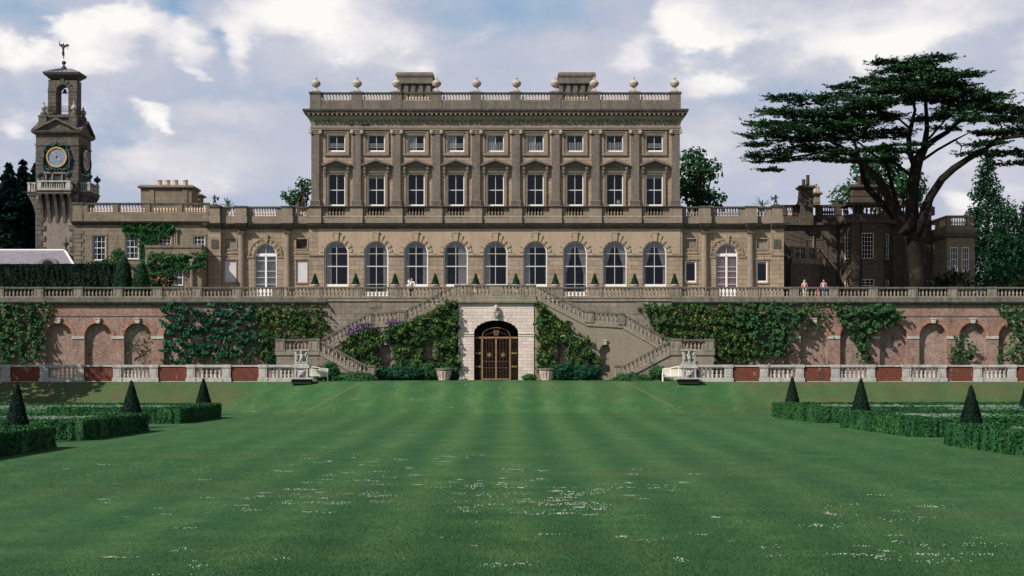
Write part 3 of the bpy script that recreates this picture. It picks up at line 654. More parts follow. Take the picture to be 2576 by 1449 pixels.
for xc in (1043.5, 1451):                          # the two roof chimneys
    Y_ = 152.0; s = MB(); X_ = PX(xc, Y_); z = lambda y: PZ(y, Y_); hw = 1.95
    s.box(X_-hw+.12, X_+hw-.12, Y_, Y_+2.2, z(268), z(213), 0)
    for q in (-1.75,-.95,-.2,.6,1.4): s.box(X_+q-.16, X_+q+.26, Y_-.2, Y_, z(268), z(211), 0)
    s.box(X_-hw, X_+hw, Y_-.3, Y_+2.4, z(211), z(198), 0); s.ring(X_-hw, X_+hw, Y_-.28, Y_+2.4, [(.08,z(212)),(.12,z(209.5)),(.0,z(208))], 0)
    s.ring(X_-hw, X_+hw, Y_-.28, Y_+2.4, [(.0,z(196)),(.08,z(192)),(.10,z(189)),(.02,z(184)),(-.15,z(182))], 0); s.box(X_-hw+.02, X_+hw-.02, Y_-.26, Y_+2.3, z(198.5), z(195), 0)
    s.build('chimney', [M['pil']], house)
# link wings either side
def link(sg):
    c0 = 1248; X = lambda d: hx(c0+sg*d); Yl = YF+.5
    def bx(mb, a, b, y0, y1, z0, z1, m=0): mb.box(min(X(a),X(b)), max(X(a),X(b)), y0, y1, z0, z1, m)
    s = MB(); ac = X(582); 
    def c4(a, b, z0, z1, y, hole=None, dep=.3, m=0): cell(s, min(X(a),X(b)), max(X(a),X(b)), z0, z1, y, hole, dep, m, m)
    c4(536, 628, zf, hz(572), Yl, arch(ac, 2.24, hz(745), hz(641)), .3, 0)
    for d in (491, 671) if sg > 0 else (491, 671):
        a, b = d-17, d+17
        lo = 536-0 if d < 582 else 628; hi = 471 if d < 582 else 693
        c4(min(lo,hi), max(lo,hi), zf, hz(634), Yl, rect(min(X(d-14),X(d+14)), max(X(d-14),X(d+14)), hz(710), hz(655)), .2, 0)
        c4(min(lo,hi), max(lo,hi), hz(634), hz(572), Yl, rect(min(X(d-14),X(d+14)), max(X(d-14),X(d+14)), hz(625), hz(600)), .22 if not (sg<0 and d<582) else .5, 0)
        bx(s, d-22, d+22, Yl-.08, Yl, hz(637), hz(634)); bx(s, d-17, d-14.2, Yl-.07, Yl, hz(712), hz(652)); bx(s, d+14.2, d+17, Yl-.07, Yl, hz(712), hz(652)); bx(s, d-19, d+19, Yl-.12, Yl, hz(652.5), hz(650)); bx(s, d-17, d+17, Yl-.1, Yl, hz(713), hz(710.2))
    # end pavilion
    a, b = 693, 724; yp = YF+.0
    bx(s, a, b, yp, Yl+8, zf, hz(572), 1); bx(s, a+5, b-7, yp-.03, yp+.02, hz(626), hz(602), 3)
    bx(s, a-1, b+.5, yp-.08, yp, hz(643), hz(639), 1)
    bx(s, 466, 724, Yl+1.2, Yl+1.24, zf+.1, hz(575), 2); 
    s.box(min(X(464),X(724)), max(X(464),X(724)), Yl+.35, Yl+9, hz(575), hz(572), 0)
    s.build('wall', [M['rustic'], M['rustic'], M['room'], M['dark']], house)
    k = MB(); zs = hz(641)                          # arch ornament
    vblock(k, ac, zs, 1.15, 2.1, math.pi/2, .17, Yl-.2, Yl+.0)
    for q in (-1.02,-.68,-.34,.34,.68,1.02,-1.36,1.36): vblock(k, ac, zs, 1.15, 1.72, math.pi/2+q, .14, Yl-.07, Yl)
    for r0, r1, yy in ((1.13,1.28,.1),(1.6,1.7,.12)): k.prism([(ac+r1*math.cos(math.pi*q/18), zs+r1*math.sin(math.pi*q/18)) for q in range(19)]+[(ac+r0*math.cos(math.pi*q/18), zs+r0*math.sin(math.pi*q/18)) for q in range(18,-1,-1)], Yl-yy, Yl)
    for q in (-1, 1): k.box(ac+q*1.55-.38, ac+q*1.55+.38, Yl-.1, Yl, zs-.26, zs-.08)
    k.build('arch_surround', M['rustic'], house)
    zb = hz(745)+.02; h = zs+1.11-zb
    o = win_arch(house, ac, Yl+.2, zb, 2.2, h, [hz(655)-zb if sg<0 else hz(670)-zb, hz(681)-zb, hz(697)-zb, hz(714)-zb], bottom=.75, double=True, curtain='netting' if sg < 0 else 'pinkblind', ctype='full', valance=False)
    o['label'] = 'arched white double door with net curtains' if sg < 0 else 'arched white double door with pink curtains'
    for d in (491, 671):
        xa, xb = sorted((X(d-14), X(d+14)))
        if sg < 0: MB().box(xa+.01, xb-.01, Yl+.08, Yl+.14, hz(709.6), hz(655.2)).build('shutter', M['panel'], house)
        else: win_rect(house, (xa+xb)/2, Yl+.06, hz(709.6), xb-xa-.02, hz(655.2)-hz(709.6), 1, 1, th=.11, curtain='netting', ctype='top')
        MB().box(xa+.02, xb-.02, Yl+(.14 if not (sg<0 and d<582) else .44), Yl+.5, hz(624.8), hz(600.2)).build('relief_panel', M['base' if not (sg<0 and d<582) else 'dark'], house)
        f = MB(); loopframe(f, rect(xa-.1, xb+.1, hz(627.5), hz(597.5)), rect(xa, xb, hz(625), hz(600)), Yl-.06, Yl+.0); f.build('panel_frame', M['wall'], house)
    for d in (526, 642):                             # engaged columns
        cx = X(d); m_ = MB(); r = .34
        m_.lathe([(r*1.02,0),(r*1.0,(hz(595)-ZT)*.4),(r*.86,hz(592)-ZT)], cx, Yl-.12, ZT, 16)
        m_.lathe([(r*1.25,0),(r*1.25,.18),(r*1.1,.22),(r*1.12,.32),(r*1.0,.38)], cx, Yl-.12, ZT, 16)
        o = m_.build('column', M['trim'], house, smooth=False)
        m_ = MB().lathe([(r*.95,0),(r*.95,.06),(r*.86,.08),(r*.88,.2),(r*1.15,.3)], cx, Yl-.12, hz(592), 16); m_.box(cx-.42, cx+.42, Yl-.55, Yl+.02, hz(592)+.3, hz(583.5)); m_.build('capital', M['trim'], o)
        MB().box(cx-.36, cx+.36, Yl-.48, Yl+.02, hz(583.6), hz(572)).build('entablature_block', M['dark'], house)
    e_ = MB(); X0, X1 = sorted((X(469.5), X(724.5)))
    prof = [(.02,hz(576)),(.08,hz(575)),(.10,hz(572.5)),(.22,hz(571)),(.42,hz(569)),(.5,hz(566.5)),(.6,hz(562.5)),(.1,hz(561))]
    e_.mould(min(X(470),X(694)), max(X(470),X(694)), Yl, prof); 
    for d, w_ in ((526,.55),(642,.55)): e_.mould(X(d)-w_, X(d)+w_, Yl-.42, prof)
    xa, xb = sorted((X(691), X(727))); e_.mould(xa, xb, yp-.02, prof)
    if True:                                       # end return of the cornice
        xe = X(724); e_.box(min(xe, xe+sg*.45), max(xe, xe+sg*.45), yp-.5, yp+8, hz(567), hz(561.2))
    e_.build('cornice', M['dark'], house)
    p = MB(); xa, xb = sorted((X(470), X(694)))
    p.box(xa, xb, Yl-.15, Yl+.35, hz(561), hz(543), 0); p.box(xa, xb, Yl-.2, Yl+.4, hz(522.4), hz(518.5), 1)
    peds = ((526,.62),(642,.62)); 
    for d, w_ in peds: p.box(X(d)-w_, X(d)+w_, Yl-.62, Yl+.45, hz(561), hz(544), 0); p.box(X(d)-w_*.9, X(d)+w_*.9, Yl-.55, Yl+.42, hz(544), hz(522), 0); p.box(X(d)-w_, X(d)+w_, Yl-.62, Yl+.5, hz(522), hz(518), 1)
    xc, xd = sorted((X(694), X(722))); p.box(xc, xd, yp-.15, Yl+1.2, hz(561), hz(544), 0); p.box(xc+.05, xd-.05, yp-.1, Yl+1.15, hz(544), hz(521), 0); p.box(xc-.05, xd+.05, yp-.22, Yl+1.25, hz(521), hz(516.5), 1)
    for a_, b_ in ((470,480),(682,694)): p.box(min(X(a_),X(b_)), max(X(a_),X(b_)), Yl-.08, Yl+.3, hz(544), hz(522), 0)
    po = p.build('roof_parapet', [M['trim'], M['dark']], house)
    for a_, b_, n in ((481,510,4),(553,615,9),(659,682,3)):
        a_, b_ = sorted((X(a_), X(b_)))
        for q in range(n): put('baluster', BAL['roof' if sg<0 else 'trim'], po, (a_+(b_-a_)*(q+.5)/n, Yl+.1, hz(543)), 0, (.8, .8, hz(522.2)-hz(543)))
    for a_, b_ in ((540,553),(615,628),(510,512)): p2 = MB().box(min(X(a_),X(b_)), max(X(a_),X(b_)), Yl-.08, Yl+.3, hz(543.4), hz(522.2)); p2.build('parapet_block', M['trim'], po)
link(-1); link(1)
# urns on the roof
def urn_mesh():
    s = MB(); s.box(-.36,.36,-.36,.36,0,.16); s.lathe([(.30,.16),(.26,.24),(.12,.34),(.11,.44),(.2,.52),(.40,.66),(.46,.80),(.47,.86),(.50,.88),(.50,.94),(.45,.96),(.40,1.08),(.27,1.2),(.16,1.26),(.09,1.32),(.14,1.38),(.13,1.46),(.05,1.52),(.03,1.62)], 0,0,0,14); return s
um = urn_mesh().mesh('roof_urn', M['urn'], smooth=False)
ulab = ['pale stone urn on the far left corner of the main roof parapet','pale stone urn second from the left on the main roof parapet','pale stone urn just left of the left roof chimney','pale stone urn just right of the left roof chimney','pale stone urn left of the centre of the main roof parapet','pale stone urn right of the centre of the main roof parapet','pale stone urn just left of the right roof chimney','pale stone urn just right of the right roof chimney','pale stone urn second from the right on the main roof parapet','pale stone urn on the far right corner of the main roof parapet']
ux = [794,898,997.5,1098,1199,1299.5,1396.5,1495,1595,1698]
for i, x in enumerate(ux):
    o = put('roof_urn', um, None, (hx(x), YF+.27, hz(230.6)), 0, .98); tag(o, ulab[i], 'urn', 'stone urns along the main roof parapet')
for sx, lb in ((XL+.25,'partly hidden stone urn behind the far left corner urn of the roof'),(XR-.25,'partly hidden stone urn behind the far right corner urn of the roof')):
    o = put('roof_urn', um, None, (sx, YF+4.6, hz(234.8)), 0, .72); tag(o, lb, 'urn', 'stone urns along the main roof parapet')
# table lamp behind a main floor window
lm = thing('table_lamp', (hx(1558), YW+1.0, hz(519)-.15), 'small table lamp with a white shade behind the second main floor window from the right', 'lamp')
lx, ly, lz = lm.location
MB().lathe([(.30,0),(.20,.38)], lx, ly, lz+.55, 12).build('lamp_shade', M['paint'], lm); MB().lathe([(.14,0),(.14,.05),(.05,.1),(.09,.3),(.03,.5),(.03,.62)], lx, ly, lz, 10).build('lamp_base', M['dial'], lm)
# ------------------------------------------------------------------ LEFT WING
YL_ = 143.25; lw = thing('house_wing', (PX(355,YL_), YL_+5, ZT), 'low two-storey creeper-clad stone wing between the clock tower and the mansion', 'house wing')
lx_ = lambda x: PX(x, YL_); lz_ = lambda y: PZ(y, YL_)
w = MB(); xw0, xw1 = lx_(187), lx_(525)
spans = [(187,290,(232.6,266,592,655)),(290,374,(315,349,590,652)),(374,458,(399,430,594,622.6)),(458,525,(487,515,593,624))]
for a, b, (x0,x1,y0,y1) in spans:
    if a < 374: cell(w, lx_(a), lx_(b), zf, lz_(564), YL_, rect(lx_(x0),lx_(x1),lz_(y1),lz_(y0)), .2)
    else:
        cell(w, lx_(a), lx_(b), lz_(640), lz_(564), YL_, rect(lx_(x0),lx_(x1),lz_(y1),lz_(y0)), .2)
        cell(w, lx_(a), lx_(b), zf, lz_(640), YL_)
w.box(xw0, xw1, YL_+.5, YL_+9, zf, lz_(564), 1)
w.add([(xw0,YL_,zf),(xw0,YL_+9,zf),(xw0,YL_+9,lz_(564)),(xw0,YL_,lz_(564))], [(1,0,3,2)]); w.add([(xw1,YL_,zf),(xw1,YL_+9,zf),(xw1,YL_+9,lz_(564)),(xw1,YL_,lz_(564))], [(0,1,2,3)])
for q in range(8): w.box(xw0-.03, xw0+(.95 if q%2 else .7), YL_-.06, YL_+.02, lz_(664)+q*.43+.02, lz_(664)+q*.43+.40)
w.build('wall', [M['wingstone'], M['room']], lw)
for a, b, (x0,x1,y0,y1) in spans:
    c = (lx_(x0)+lx_(x1))/2; big = y1 > 640; ww = lx_(x1)-lx_(x0)
    win_rect(lw, c, YL_+.08, lz_(y1)+.01, ww-.02, lz_(y0)-lz_(y1)-.02, 3, 4 if big else 3, th=.07, meet=big, curtain='netting' if big else None, ctype='sides')
    f = MB(); loopframe(f, rect(lx_(x0)-.18,lx_(x1)+.18,lz_(y1)-.12,lz_(y0)+.2), rect(lx_(x0),lx_(x1),lz_(y1),lz_(y0)), YL_-.07, YL_); f.build('window_surround', M['wingstone'], lw)
s = MB(); s.mould(lx_(182), lx_(527), YL_, [(.02,lz_(566)),(.1,lz_(564)),(.35,lz_(561.5)),(.45,lz_(557.5)),(.1,lz_(556))]); s.build('cornice', M['dark'], lw)
s = MB(); s.box(lx_(182.5), lx_(208), YL_-.03, YL_+.6, lz_(556.5), lz_(514), 0); s.box(lx_(210), xw1, YL_+.02, YL_+.5, lz_(556.5), lz_(533), 0); s.box(lx_(208), lx_(526), YL_-.02, YL_+.55, lz_(514.5), lz_(510), 1); s.box(lx_(181), lx_(211), YL_-.1, YL_+.7, lz_(514), lz_(509), 1)
for x in (213,290,370,451,524): s.box(lx_(x)-.28, lx_(x)+.28, YL_-.0, YL_+.52, lz_(533.4), lz_(514), 0)
po = s.build('roof_parapet', [M['wingstone'], M['dark']], lw)
for a, b in ((216,286),(297,366),(377,447),(458,520)):
    for q in range(9): put('baluster', BAL['roof'], po, (lx_(a)+(lx_(b)-lx_(a))*(q+.5)/9, YL_+.25, lz_(533)), 0, (.78,.78,lz_(514.2)-lz_(533)))
w = MB(); w.box(lx_(382), lx_(521), YL_-2.6, YL_-.01, zf, lz_(628)); w.box(lx_(381), lx_(522), YL_-2.7, YL_-.01, lz_(628), lz_(622)); w.build('porch', M['wingstone'], lw)
win_rect(lw, lx_(460), YL_-2.68, lz_(722), lx_(476)-lx_(444), lz_(682)-lz_(722), 3, 2, th=.07)
w = MB(); w.tube([(lx_(446),YL_-.1,lz_(626)),(lx_(446),YL_-.1,lz_(578))], .09); w.box(lx_(442),lx_(450),YL_-.25,YL_-.02,lz_(580),lz_(574)); w.tube([(lx_(441),YL_-.1,lz_(622)),(lx_(441),YL_-.1,lz_(585))], .05)
w.tube([(lx_(498),YL_-2.85,zf),(lx_(498),YL_-2.85,lz_(662))], .13); w.box(lx_(493),lx_(504),YL_-3.0,YL_-2.7,lz_(663),lz_(657)); w.build('drainpipe', M['terr'], lw)
Yc = 149.0; s = MB(); q = lambda x, y: (PX(x,Yc), PZ(y,Yc))
s.box(q(354,0)[0], q(482,0)[0], Yc, Yc+3, q(0,530)[1], q(0,476)[1]); s.ring(q(354,0)[0], q(482,0)[0], Yc, Yc+3, [(0,q(0,476)[1]),(.25,q(0,473)[1]),(.3,q(0,470)[1]),(.05,q(0,465)[1])]); s.box(q(376,0)[0], q(376,0)[0]+.5, Yc-.08, Yc, q(0,530)[1], q(0,477)[1])
s.box(q(460,0)[0], q(460,0)[0]+.5, Yc-.08, Yc, q(0,530)[1], q(0,477)[1])
o = s.build('chimney', M['wingstone'], lw)
for x in (394,414.5,435,459.5): MB().lathe([(.30,0),(.26,.5),(.3,.6),(.3,.68)], PX(x,Yc), Yc+1.2, PZ(466,Yc), 10).build('chimney_pot', M['terra'], o)
Yc = 153; s = MB(); s.box(PX(482,Yc), PX(502,Yc), Yc, Yc+2, PZ(530,Yc), PZ(494,Yc)); s.ring(PX(482,Yc), PX(504,Yc), Yc, Yc+2, [(0,PZ(494,Yc)),(.25,PZ(491,Yc)),(.05,PZ(487,Yc))]); s.box(PX(478,Yc),PX(493,Yc),Yc,Yc+2,PZ(500,Yc),PZ(480,Yc)); s.build('chimney', M['wingstone'], lw)
for x in (229,342,444,515):                       # small lights on the cornice
    pass
# low lead-roofed building
Yb = 142.5; lb = thing('low_building', (PX(60,Yb), Yb+3, ZT), 'low building with pale lead hipped roof behind the dark yew hedge', 'building')
s = MB(); s.box(PX(-140,Yb), PX(180,Yb), Yb+.3, Yb+6, zf, PZ(668,Yb)); s.build('wall', M['wingstone'], lb)
s = MB(); a, b, c_ = PX(-160,Yb), PX(186,Yb), PX(138,Yb); z0, z1 = PZ(667,Yb), PZ(631,Yb+2)+.1
s.add([(a,Yb,z0),(b,Yb,z0),(b,Yb+6.6,z0),(a,Yb+6.6,z0),(a,Yb+3.2,z1),(c_,Yb+3.2,z1)], [(0,1,5,4),(1,2,5),(2,3,4,5),(3,0,4),(3,2,1,0)]); s.build('roof', M['lead'], lb)
s = MB(); s.tube([(a,Yb+3.2,z1+.05),(c_,Yb+3.2,z1+.05)], .12); s.tube([(c_,Yb+3.2,z1+.05),(b,Yb-.02,z0+.04)], .11); s.box(a, b+.1, Yb-.08, Yb+.05, z0-.12, z0+.06); s.build('ridge_flashing', M['leadw'], lb)
s = MB(); xx = PX(120,Yb); s.prism([(xx+1.0*math.cos(math.pi*t/10), z0+.1+.62*math.sin(math.pi*t/10)) for t in range(11)], Yb-.05, Yb+1.4); s.build('dormer', M['lead'], lb)
s = MB(); s.prism([(xx+.55*math.cos(math.pi*t/10), z0+.12+.4*math.sin(math.pi*t/10)) for t in range(11)], Yb-.07, Yb-.04); s.build('dormer_opening', M['room'], lb)
s = MB(); s.lathe([(.22,0),(.18,.15),(.09,.3),(.12,.5),(.28,.62),(.3,.8),(.12,.9),(.08,1.1),(.03,1.5)], c_+.1, Yb+3.2, z1, 10); s.build('finial', M['dark'], lb)
# ------------------------------------------------------------------ CLOCK TOWER
YT = 150.0; tx = lambda x: PX(x, YT); tz = lambda y: PZ(y, YT)
tw = thing('clock_tower', (-47.9, 152.3, ZT), 'tall stone clock tower with blue and gold dial, balconies and open belfry', 'clock tower')
TX0, TX1 = tx(90), tx(197); TW = TX1-TX0; TY0, TY1 = YT, YT+4.5; TC = (TX0+TX1)/2; TYC = YT+2.25
s = MB(); s.box(TX0+.05, TX1-.05, TY0+.05, TY1-.05, zf, tz(486), 0)
zq = tz(640)
for q in range(15):
    z = tz(700)+q*.56; l = 1.0 if q%2 else .62
    for xx, sg in ((TX0,1),(TX1,-1)): s.box(min(xx-sg*.03,xx+sg*l), max(xx-sg*.03,xx+sg*l), TY0-.04, TY0+.5, z+.02, z+.53, 1)
s.build('shaft', [M['shaft'], M['towerstone']], tw)
# flaring brackets under the balconies
def balcony(rot):
    def T(mb):
        a = rot; out_ = []
        for x, y, z in mb.v:
            dx, dy = x, y; out_.append((TC+dx*math.cos(a)-dy*math.sin(a), TYC+dx*math.sin(a)+dy*math.cos(a), z))
        mb.v = out_; return mb
    f = -2.25; w_ = 1.72
    s = MB()
    for x in (-1.55,-.8,0,.8,1.55): s.prism([(0,0)], 0, 0) if False else s.add([(x-.16,f,tz(560)),(x+.16,f,tz(560)),(x-.16,f,tz(493)),(x+.16,f,tz(493)),(x-.16,f-.95,tz(493)),(x+.16,f-.95,tz(493)),(x-.16,f-.55,tz(510)),(x+.16,f-.55,tz(510)),(x-.16,f-.1,tz(545)),(x+.16,f-.1,tz(545))],
        [(0,1,9,8),(8,9,7,6),(6,7,5,4),(4,5,3,2),(0,8,6,4,2),(1,3,5,7,9)])
    s.box(-w_-.06, w_+.06, f-1.06, f, tz(490), tz(483), 0); s.box(-w_-.15, w_+.15, f-1.15, f, tz(483), tz(480.5), 0)
    for x in (-1.5,-.75,0,.75,1.5): s.box(x-.13, x+.13, f-1.0, f-.2, tz(494), tz(490), 0)
    o = T(s).build('balcony', [M['towerstone']], tw)
    r = MB(); z0, z1 = tz(481), tz(457)
    r.box(-w_, w_, f-1.03, f-.8, z0, z0+.2); r.box(-w_-.05, w_+.05, f-1.08, f-.75, z1-.15, z1)
    for x in (-w_+.2, w_-.2): r.box(x-.2, x+.2, f-1.05, f-.78, z0+.2, z1-.15); r.box(x-.12, x+.12, f-.8, f, z1-.15, z1); r.box(x-.12, x+.12, f-.8, f, z0, z0+.2)
    for x in (-w_+.12, w_-.12):
        for y in (f-.6, f-.35, f-.12): r.box(x-.05, x+.05, y-.05, y+.05, z0+.2, z1-.15)
    rr = T(r).build('balcony_rail', M['marble'], o)
    for k in range(11):
        x = -w_+.5+k*(2*w_-1.0)/10; a = rot; px_, py_ = x*math.cos(a)-(f-.9)*math.sin(a), x*math.sin(a)+(f-.9)*math.cos(a)
        put('baluster', BAL['marble'], o, (TC+px_, TYC+py_, z0+.2), 0, (.5,.5,z1-z0-.35))
for a in (0, math.pi/2, -math.pi/2): balcony(a)
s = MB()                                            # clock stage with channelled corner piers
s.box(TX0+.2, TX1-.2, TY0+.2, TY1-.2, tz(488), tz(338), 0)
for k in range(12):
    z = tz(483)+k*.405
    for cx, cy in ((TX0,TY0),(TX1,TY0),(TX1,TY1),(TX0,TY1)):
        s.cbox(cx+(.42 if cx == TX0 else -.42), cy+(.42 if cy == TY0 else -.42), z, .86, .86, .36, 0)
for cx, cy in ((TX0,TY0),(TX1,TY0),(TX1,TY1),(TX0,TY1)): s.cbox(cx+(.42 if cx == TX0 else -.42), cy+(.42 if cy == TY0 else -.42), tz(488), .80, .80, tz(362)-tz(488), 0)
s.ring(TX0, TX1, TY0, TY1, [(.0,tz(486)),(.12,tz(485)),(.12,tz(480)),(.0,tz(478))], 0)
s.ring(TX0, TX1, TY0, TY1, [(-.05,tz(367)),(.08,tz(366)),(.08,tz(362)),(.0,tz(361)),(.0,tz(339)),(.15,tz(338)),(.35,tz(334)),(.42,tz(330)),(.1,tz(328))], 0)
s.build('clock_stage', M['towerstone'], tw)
for a in (0, math.pi/2, -math.pi/2):                # pediments and clock faces on three sides
    def T(mb, a=a):
        mb.v = [(TC+x*math.cos(a)-y*math.sin(a), TYC+x*math.sin(a)+y*math.cos(a), z) for x, y, z in mb.v]; return mb
    f = -2.25; hw = 2.42; z0, z1 = tz(330), tz(298.6)
    s = MB(); 
    for sg in (-1, 1): s.prism([(sg*hw,z0),(sg*hw,z0+.2),(0,z1+.1),(0,z1-.14),(sg*(hw-.3),z0+.1)], f-.42, f+.3)
    s.prism([(-hw+.1,z0),(hw-.1,z0),(0,z1-.1)], f-.1, f+.6); T(s).build('pediment', M['towerstone'], tw)
    s = MB(); cz = tz(395.8); pw = 1.58
    s.box(-pw, pw, f+.02, f+.2, tz(432), tz(362.5)); ck = T(s).build('clock_surround', M['bronze'], tw)
    s = MB(); rr_ = np.random.RandomState(3)
    for k in range(26):                             # cast ornament round the dial
        t = 2*math.pi*k/26; rad = 1.32+.2*abs(math.sin(2*t)); x, z = rad*math.cos(t), rad*math.sin(t)
        s.lathe([(.02,-.16),(.13,-.08),(.16,.02),(.10,.13),(.03,.2)], x, f-.04, cz+z, 6)
    for sg in (-1, 1):                              # standing figures, heads and swags
        s.tube([(sg*1.35,f-.1,cz-1.2),(sg*1.42,f-.16,cz-.5),(sg*1.36,f-.16,cz+.05),(sg*1.34,f-.14,cz+.35)], [.1,.15,.17,.1], 7); s.tube([(sg*1.34,f-.16,cz+.32),(sg*1.34,f-.16,cz+.55)], [.11,.1], 7)
        s.tube([(sg*1.36,f-.15,cz+.25),(sg*1.6,f-.18,cz-.05),(sg*1.5,f-.2,cz-.3)], [.07,.06,.05], 6)
        s.tube([(sg*1.2,f-.1,cz-1.15),(sg*.8,f-.16,cz-1.38),(sg*.3,f-.12,cz-1.2)], [.08,.12,.07], 6)
        s.tube([(sg*1.2,f-.1,cz+1.2),(sg*.7,f-.14,cz+1.32),(sg*.3,f-.14,cz+1.22),(0,f-.16,cz+1.5)], [.1,.12,.1,.14], 6)
    T(s).build('cast_ornament', M['bronzel'], ck)
    s = MB(); s.prism([(1.0*math.cos(2*math.pi*k/32), cz+1.0*math.sin(2*math.pi*k/32)) for k in range(32)], f-.1, f+.02); T(s).build('dial', M['dial'], ck)
    s = MB(); rg = lambda r: [(r*math.cos(2*math.pi*k/32), cz+r*math.sin(2*math.pi*k/32)) for k in range(32)]
    loopframe(s, rg(1.08), rg(.95), f-.2, f-.02); loopframe(s, rg(.56), rg(.53), f-.115, f-.10)
    for k in range(12):
        t = math.pi*k/6; s.prism([(.76*math.cos(t)+.055*math.cos(q*math.pi/2+t), cz+.76*math.sin(t)+.055*math.sin(q*math.pi/2+t)) for q in range(4)], f-.12, f-.10)
    T(s).build('dial_ring', M['gold'], ck)
    for t, l, wd in ((2.27,.86,.07),(-.72,.6,.09)):  # hands: minute up left, hour down right
        s = MB(); c_, n_ = math.cos(t), math.sin(t); s.prism([(-wd*n_-.15*c_, cz+wd*c_-.15*n_),(wd*n_-.15*c_, cz-wd*c_-.15*n_),(wd*n_+l*.7*c_, cz-wd*c_+l*.7*n_),(l*c_, cz+l*n_),(-wd*n_+l*.7*c_, cz+wd*c_+l*.7*n_)], f-.16, f-.13); T(s).build('clock_hand', M['gold'], ck)
    s = MB(); s.box(-1.4,1.4,f-.05,f+.2,tz(437),tz(432)); s.box(-.42,.42,f+.14,f+.2,tz(460),tz(441),1)
    for x in (-1.2,-.5,.5,1.2): s.box(x-.08,x+.08,f+.0,f+.2,tz(470),tz(437))
    T(s).build('panel_course', [M['shaft'], M['bronze']], tw)
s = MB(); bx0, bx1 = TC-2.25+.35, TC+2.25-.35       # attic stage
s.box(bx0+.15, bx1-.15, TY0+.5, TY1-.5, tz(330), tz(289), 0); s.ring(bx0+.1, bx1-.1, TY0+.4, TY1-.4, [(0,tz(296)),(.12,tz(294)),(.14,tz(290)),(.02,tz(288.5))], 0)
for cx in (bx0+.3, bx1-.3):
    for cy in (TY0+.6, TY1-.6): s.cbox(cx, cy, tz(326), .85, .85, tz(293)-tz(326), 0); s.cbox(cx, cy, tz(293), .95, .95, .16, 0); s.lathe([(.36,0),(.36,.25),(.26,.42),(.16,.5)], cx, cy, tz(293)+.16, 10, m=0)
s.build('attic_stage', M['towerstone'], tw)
Yb0 = 151.4; bw = 1.52; bcx = TC+.0; cxb = PX(157.3, Yb0); z0, z1 = tz(290), tz(194)
s = MB(); h1 = arch(cxb, 1.22, z0+.35, PZ(228,Yb0), 14)
for y, flip in ((Yb0,0),(Yb0+1.6,1)):
    t0 = len(s.f); cell(s, cxb-bw, cxb+bw, z0, z1, y, h1, 1.6 if not flip else .0, 0)
s.add([(cxb-bw,Yb0,z0),(cxb-bw,Yb0+1.6,z0),(cxb-bw,Yb0+1.6,z1),(cxb-bw,Yb0,z1)], [(1,0,3,2)]); s.add([(cxb+bw,Yb0,z0),(cxb+bw,Yb0+1.6,z0),(cxb+bw,Yb0+1.6,z1),(cxb+bw,Yb0,z1)], [(0,1,2,3)])
s.add([(cxb-bw,Yb0,z1),(cxb+bw,Yb0,z1),(cxb+bw,Yb0+1.6,z1),(cxb-bw,Yb0+1.6,z1)], [(0,1,2,3)])
zz = PZ(228, Yb0)
for q in range(-3, 4): vblock(s, cxb, zz, .66, 1.18 if q else 1.3, math.pi/2+q*.44, .19, Yb0-.07, Yb0)
for k in range(7): s.box(cxb-bw-.02, cxb-.66, Yb0-.06, Yb0, z0+.3+k*.42, z0+.66+k*.42); s.box(cxb+.66, cxb+bw+.02, Yb0-.06, Yb0, z0+.3+k*.42, z0+.66+k*.42)
s.box(cxb-bw-.05, cxb-.62, Yb0-.12, Yb0+.1, zz-.12, zz+.02); s.box(cxb+.62, cxb+bw+.05, Yb0-.12, Yb0+.1, zz-.12, zz+.02)
s.build('belfry', M['towerstone'], tw)
MB().tube([(cxb-.6,Yb0+.8,zz-.15),(cxb+.6,Yb0+.8,zz-.15)], .03).lathe([(.05,.42),(.14,.36),(.2,.1),(.3,-.0)], cxb, Yb0+.8, zz-.1, 12).build('bell', M['darkbronze'], tw)
s = MB(); s.ring(cxb-bw, cxb+bw, Yb0, Yb0+1.6, [(.0,PZ(197,Yb0)),(.08,PZ(194,Yb0)),(.38,PZ(189,Yb0)),(.46,PZ(184,Yb0)),(.46,PZ(183,Yb0))])
s.build('belfry_cornice', M['dark'], tw)
s = MB(); zt = PZ(183,Yb0); s.ring(cxb-bw-.44, cxb+bw+.44, Yb0-.44, Yb0+2.04, [(0,zt),(-.3,zt+.16),(-.9,zt+.42),(-1.22,zt+.55)])
for k in range(9): xx = cxb-1.9+k*.475; s.tube([(xx,Yb0-.44,zt+.03),(cxb+(xx-cxb)*.35,Yb0+.7,zt+.58)], .04, 5)
s.build('roof', M['lead'], tw)
s = MB(); rz0 = tz(290)+.05                         # iron railing round the belfry
ra, rb, rya, ryb = cxb-1.72, cxb+1.72, TY0+.75, TY1-.75
for z in (.12,.5,1.05): s.tube([(ra,rya,rz0+z),(rb,rya,rz0+z),(rb,ryb,rz0+z),(ra,ryb,rz0+z),(ra,rya,rz0+z)], .022, 5)
for k in range(21):
    x = ra+(rb-ra)*k/20; s.box(x-.012,x+.012,rya-.012,rya+.012,rz0,rz0+1.05); 
    if k < 20:
        s.tube([(x+.085+.07*math.cos(t), rya, rz0+.75+.12*math.sin(t)) for t in [math.pi*q/4 for q in range(9)]], .011, 4)
for k in range(11):
    y = rya+(ryb-rya)*k/10
    for x in (ra, rb): s.box(x-.012,x+.012,y-.012,y+.012,rz0,rz0+1.05)
s.build('railing', M['iron'], tw)
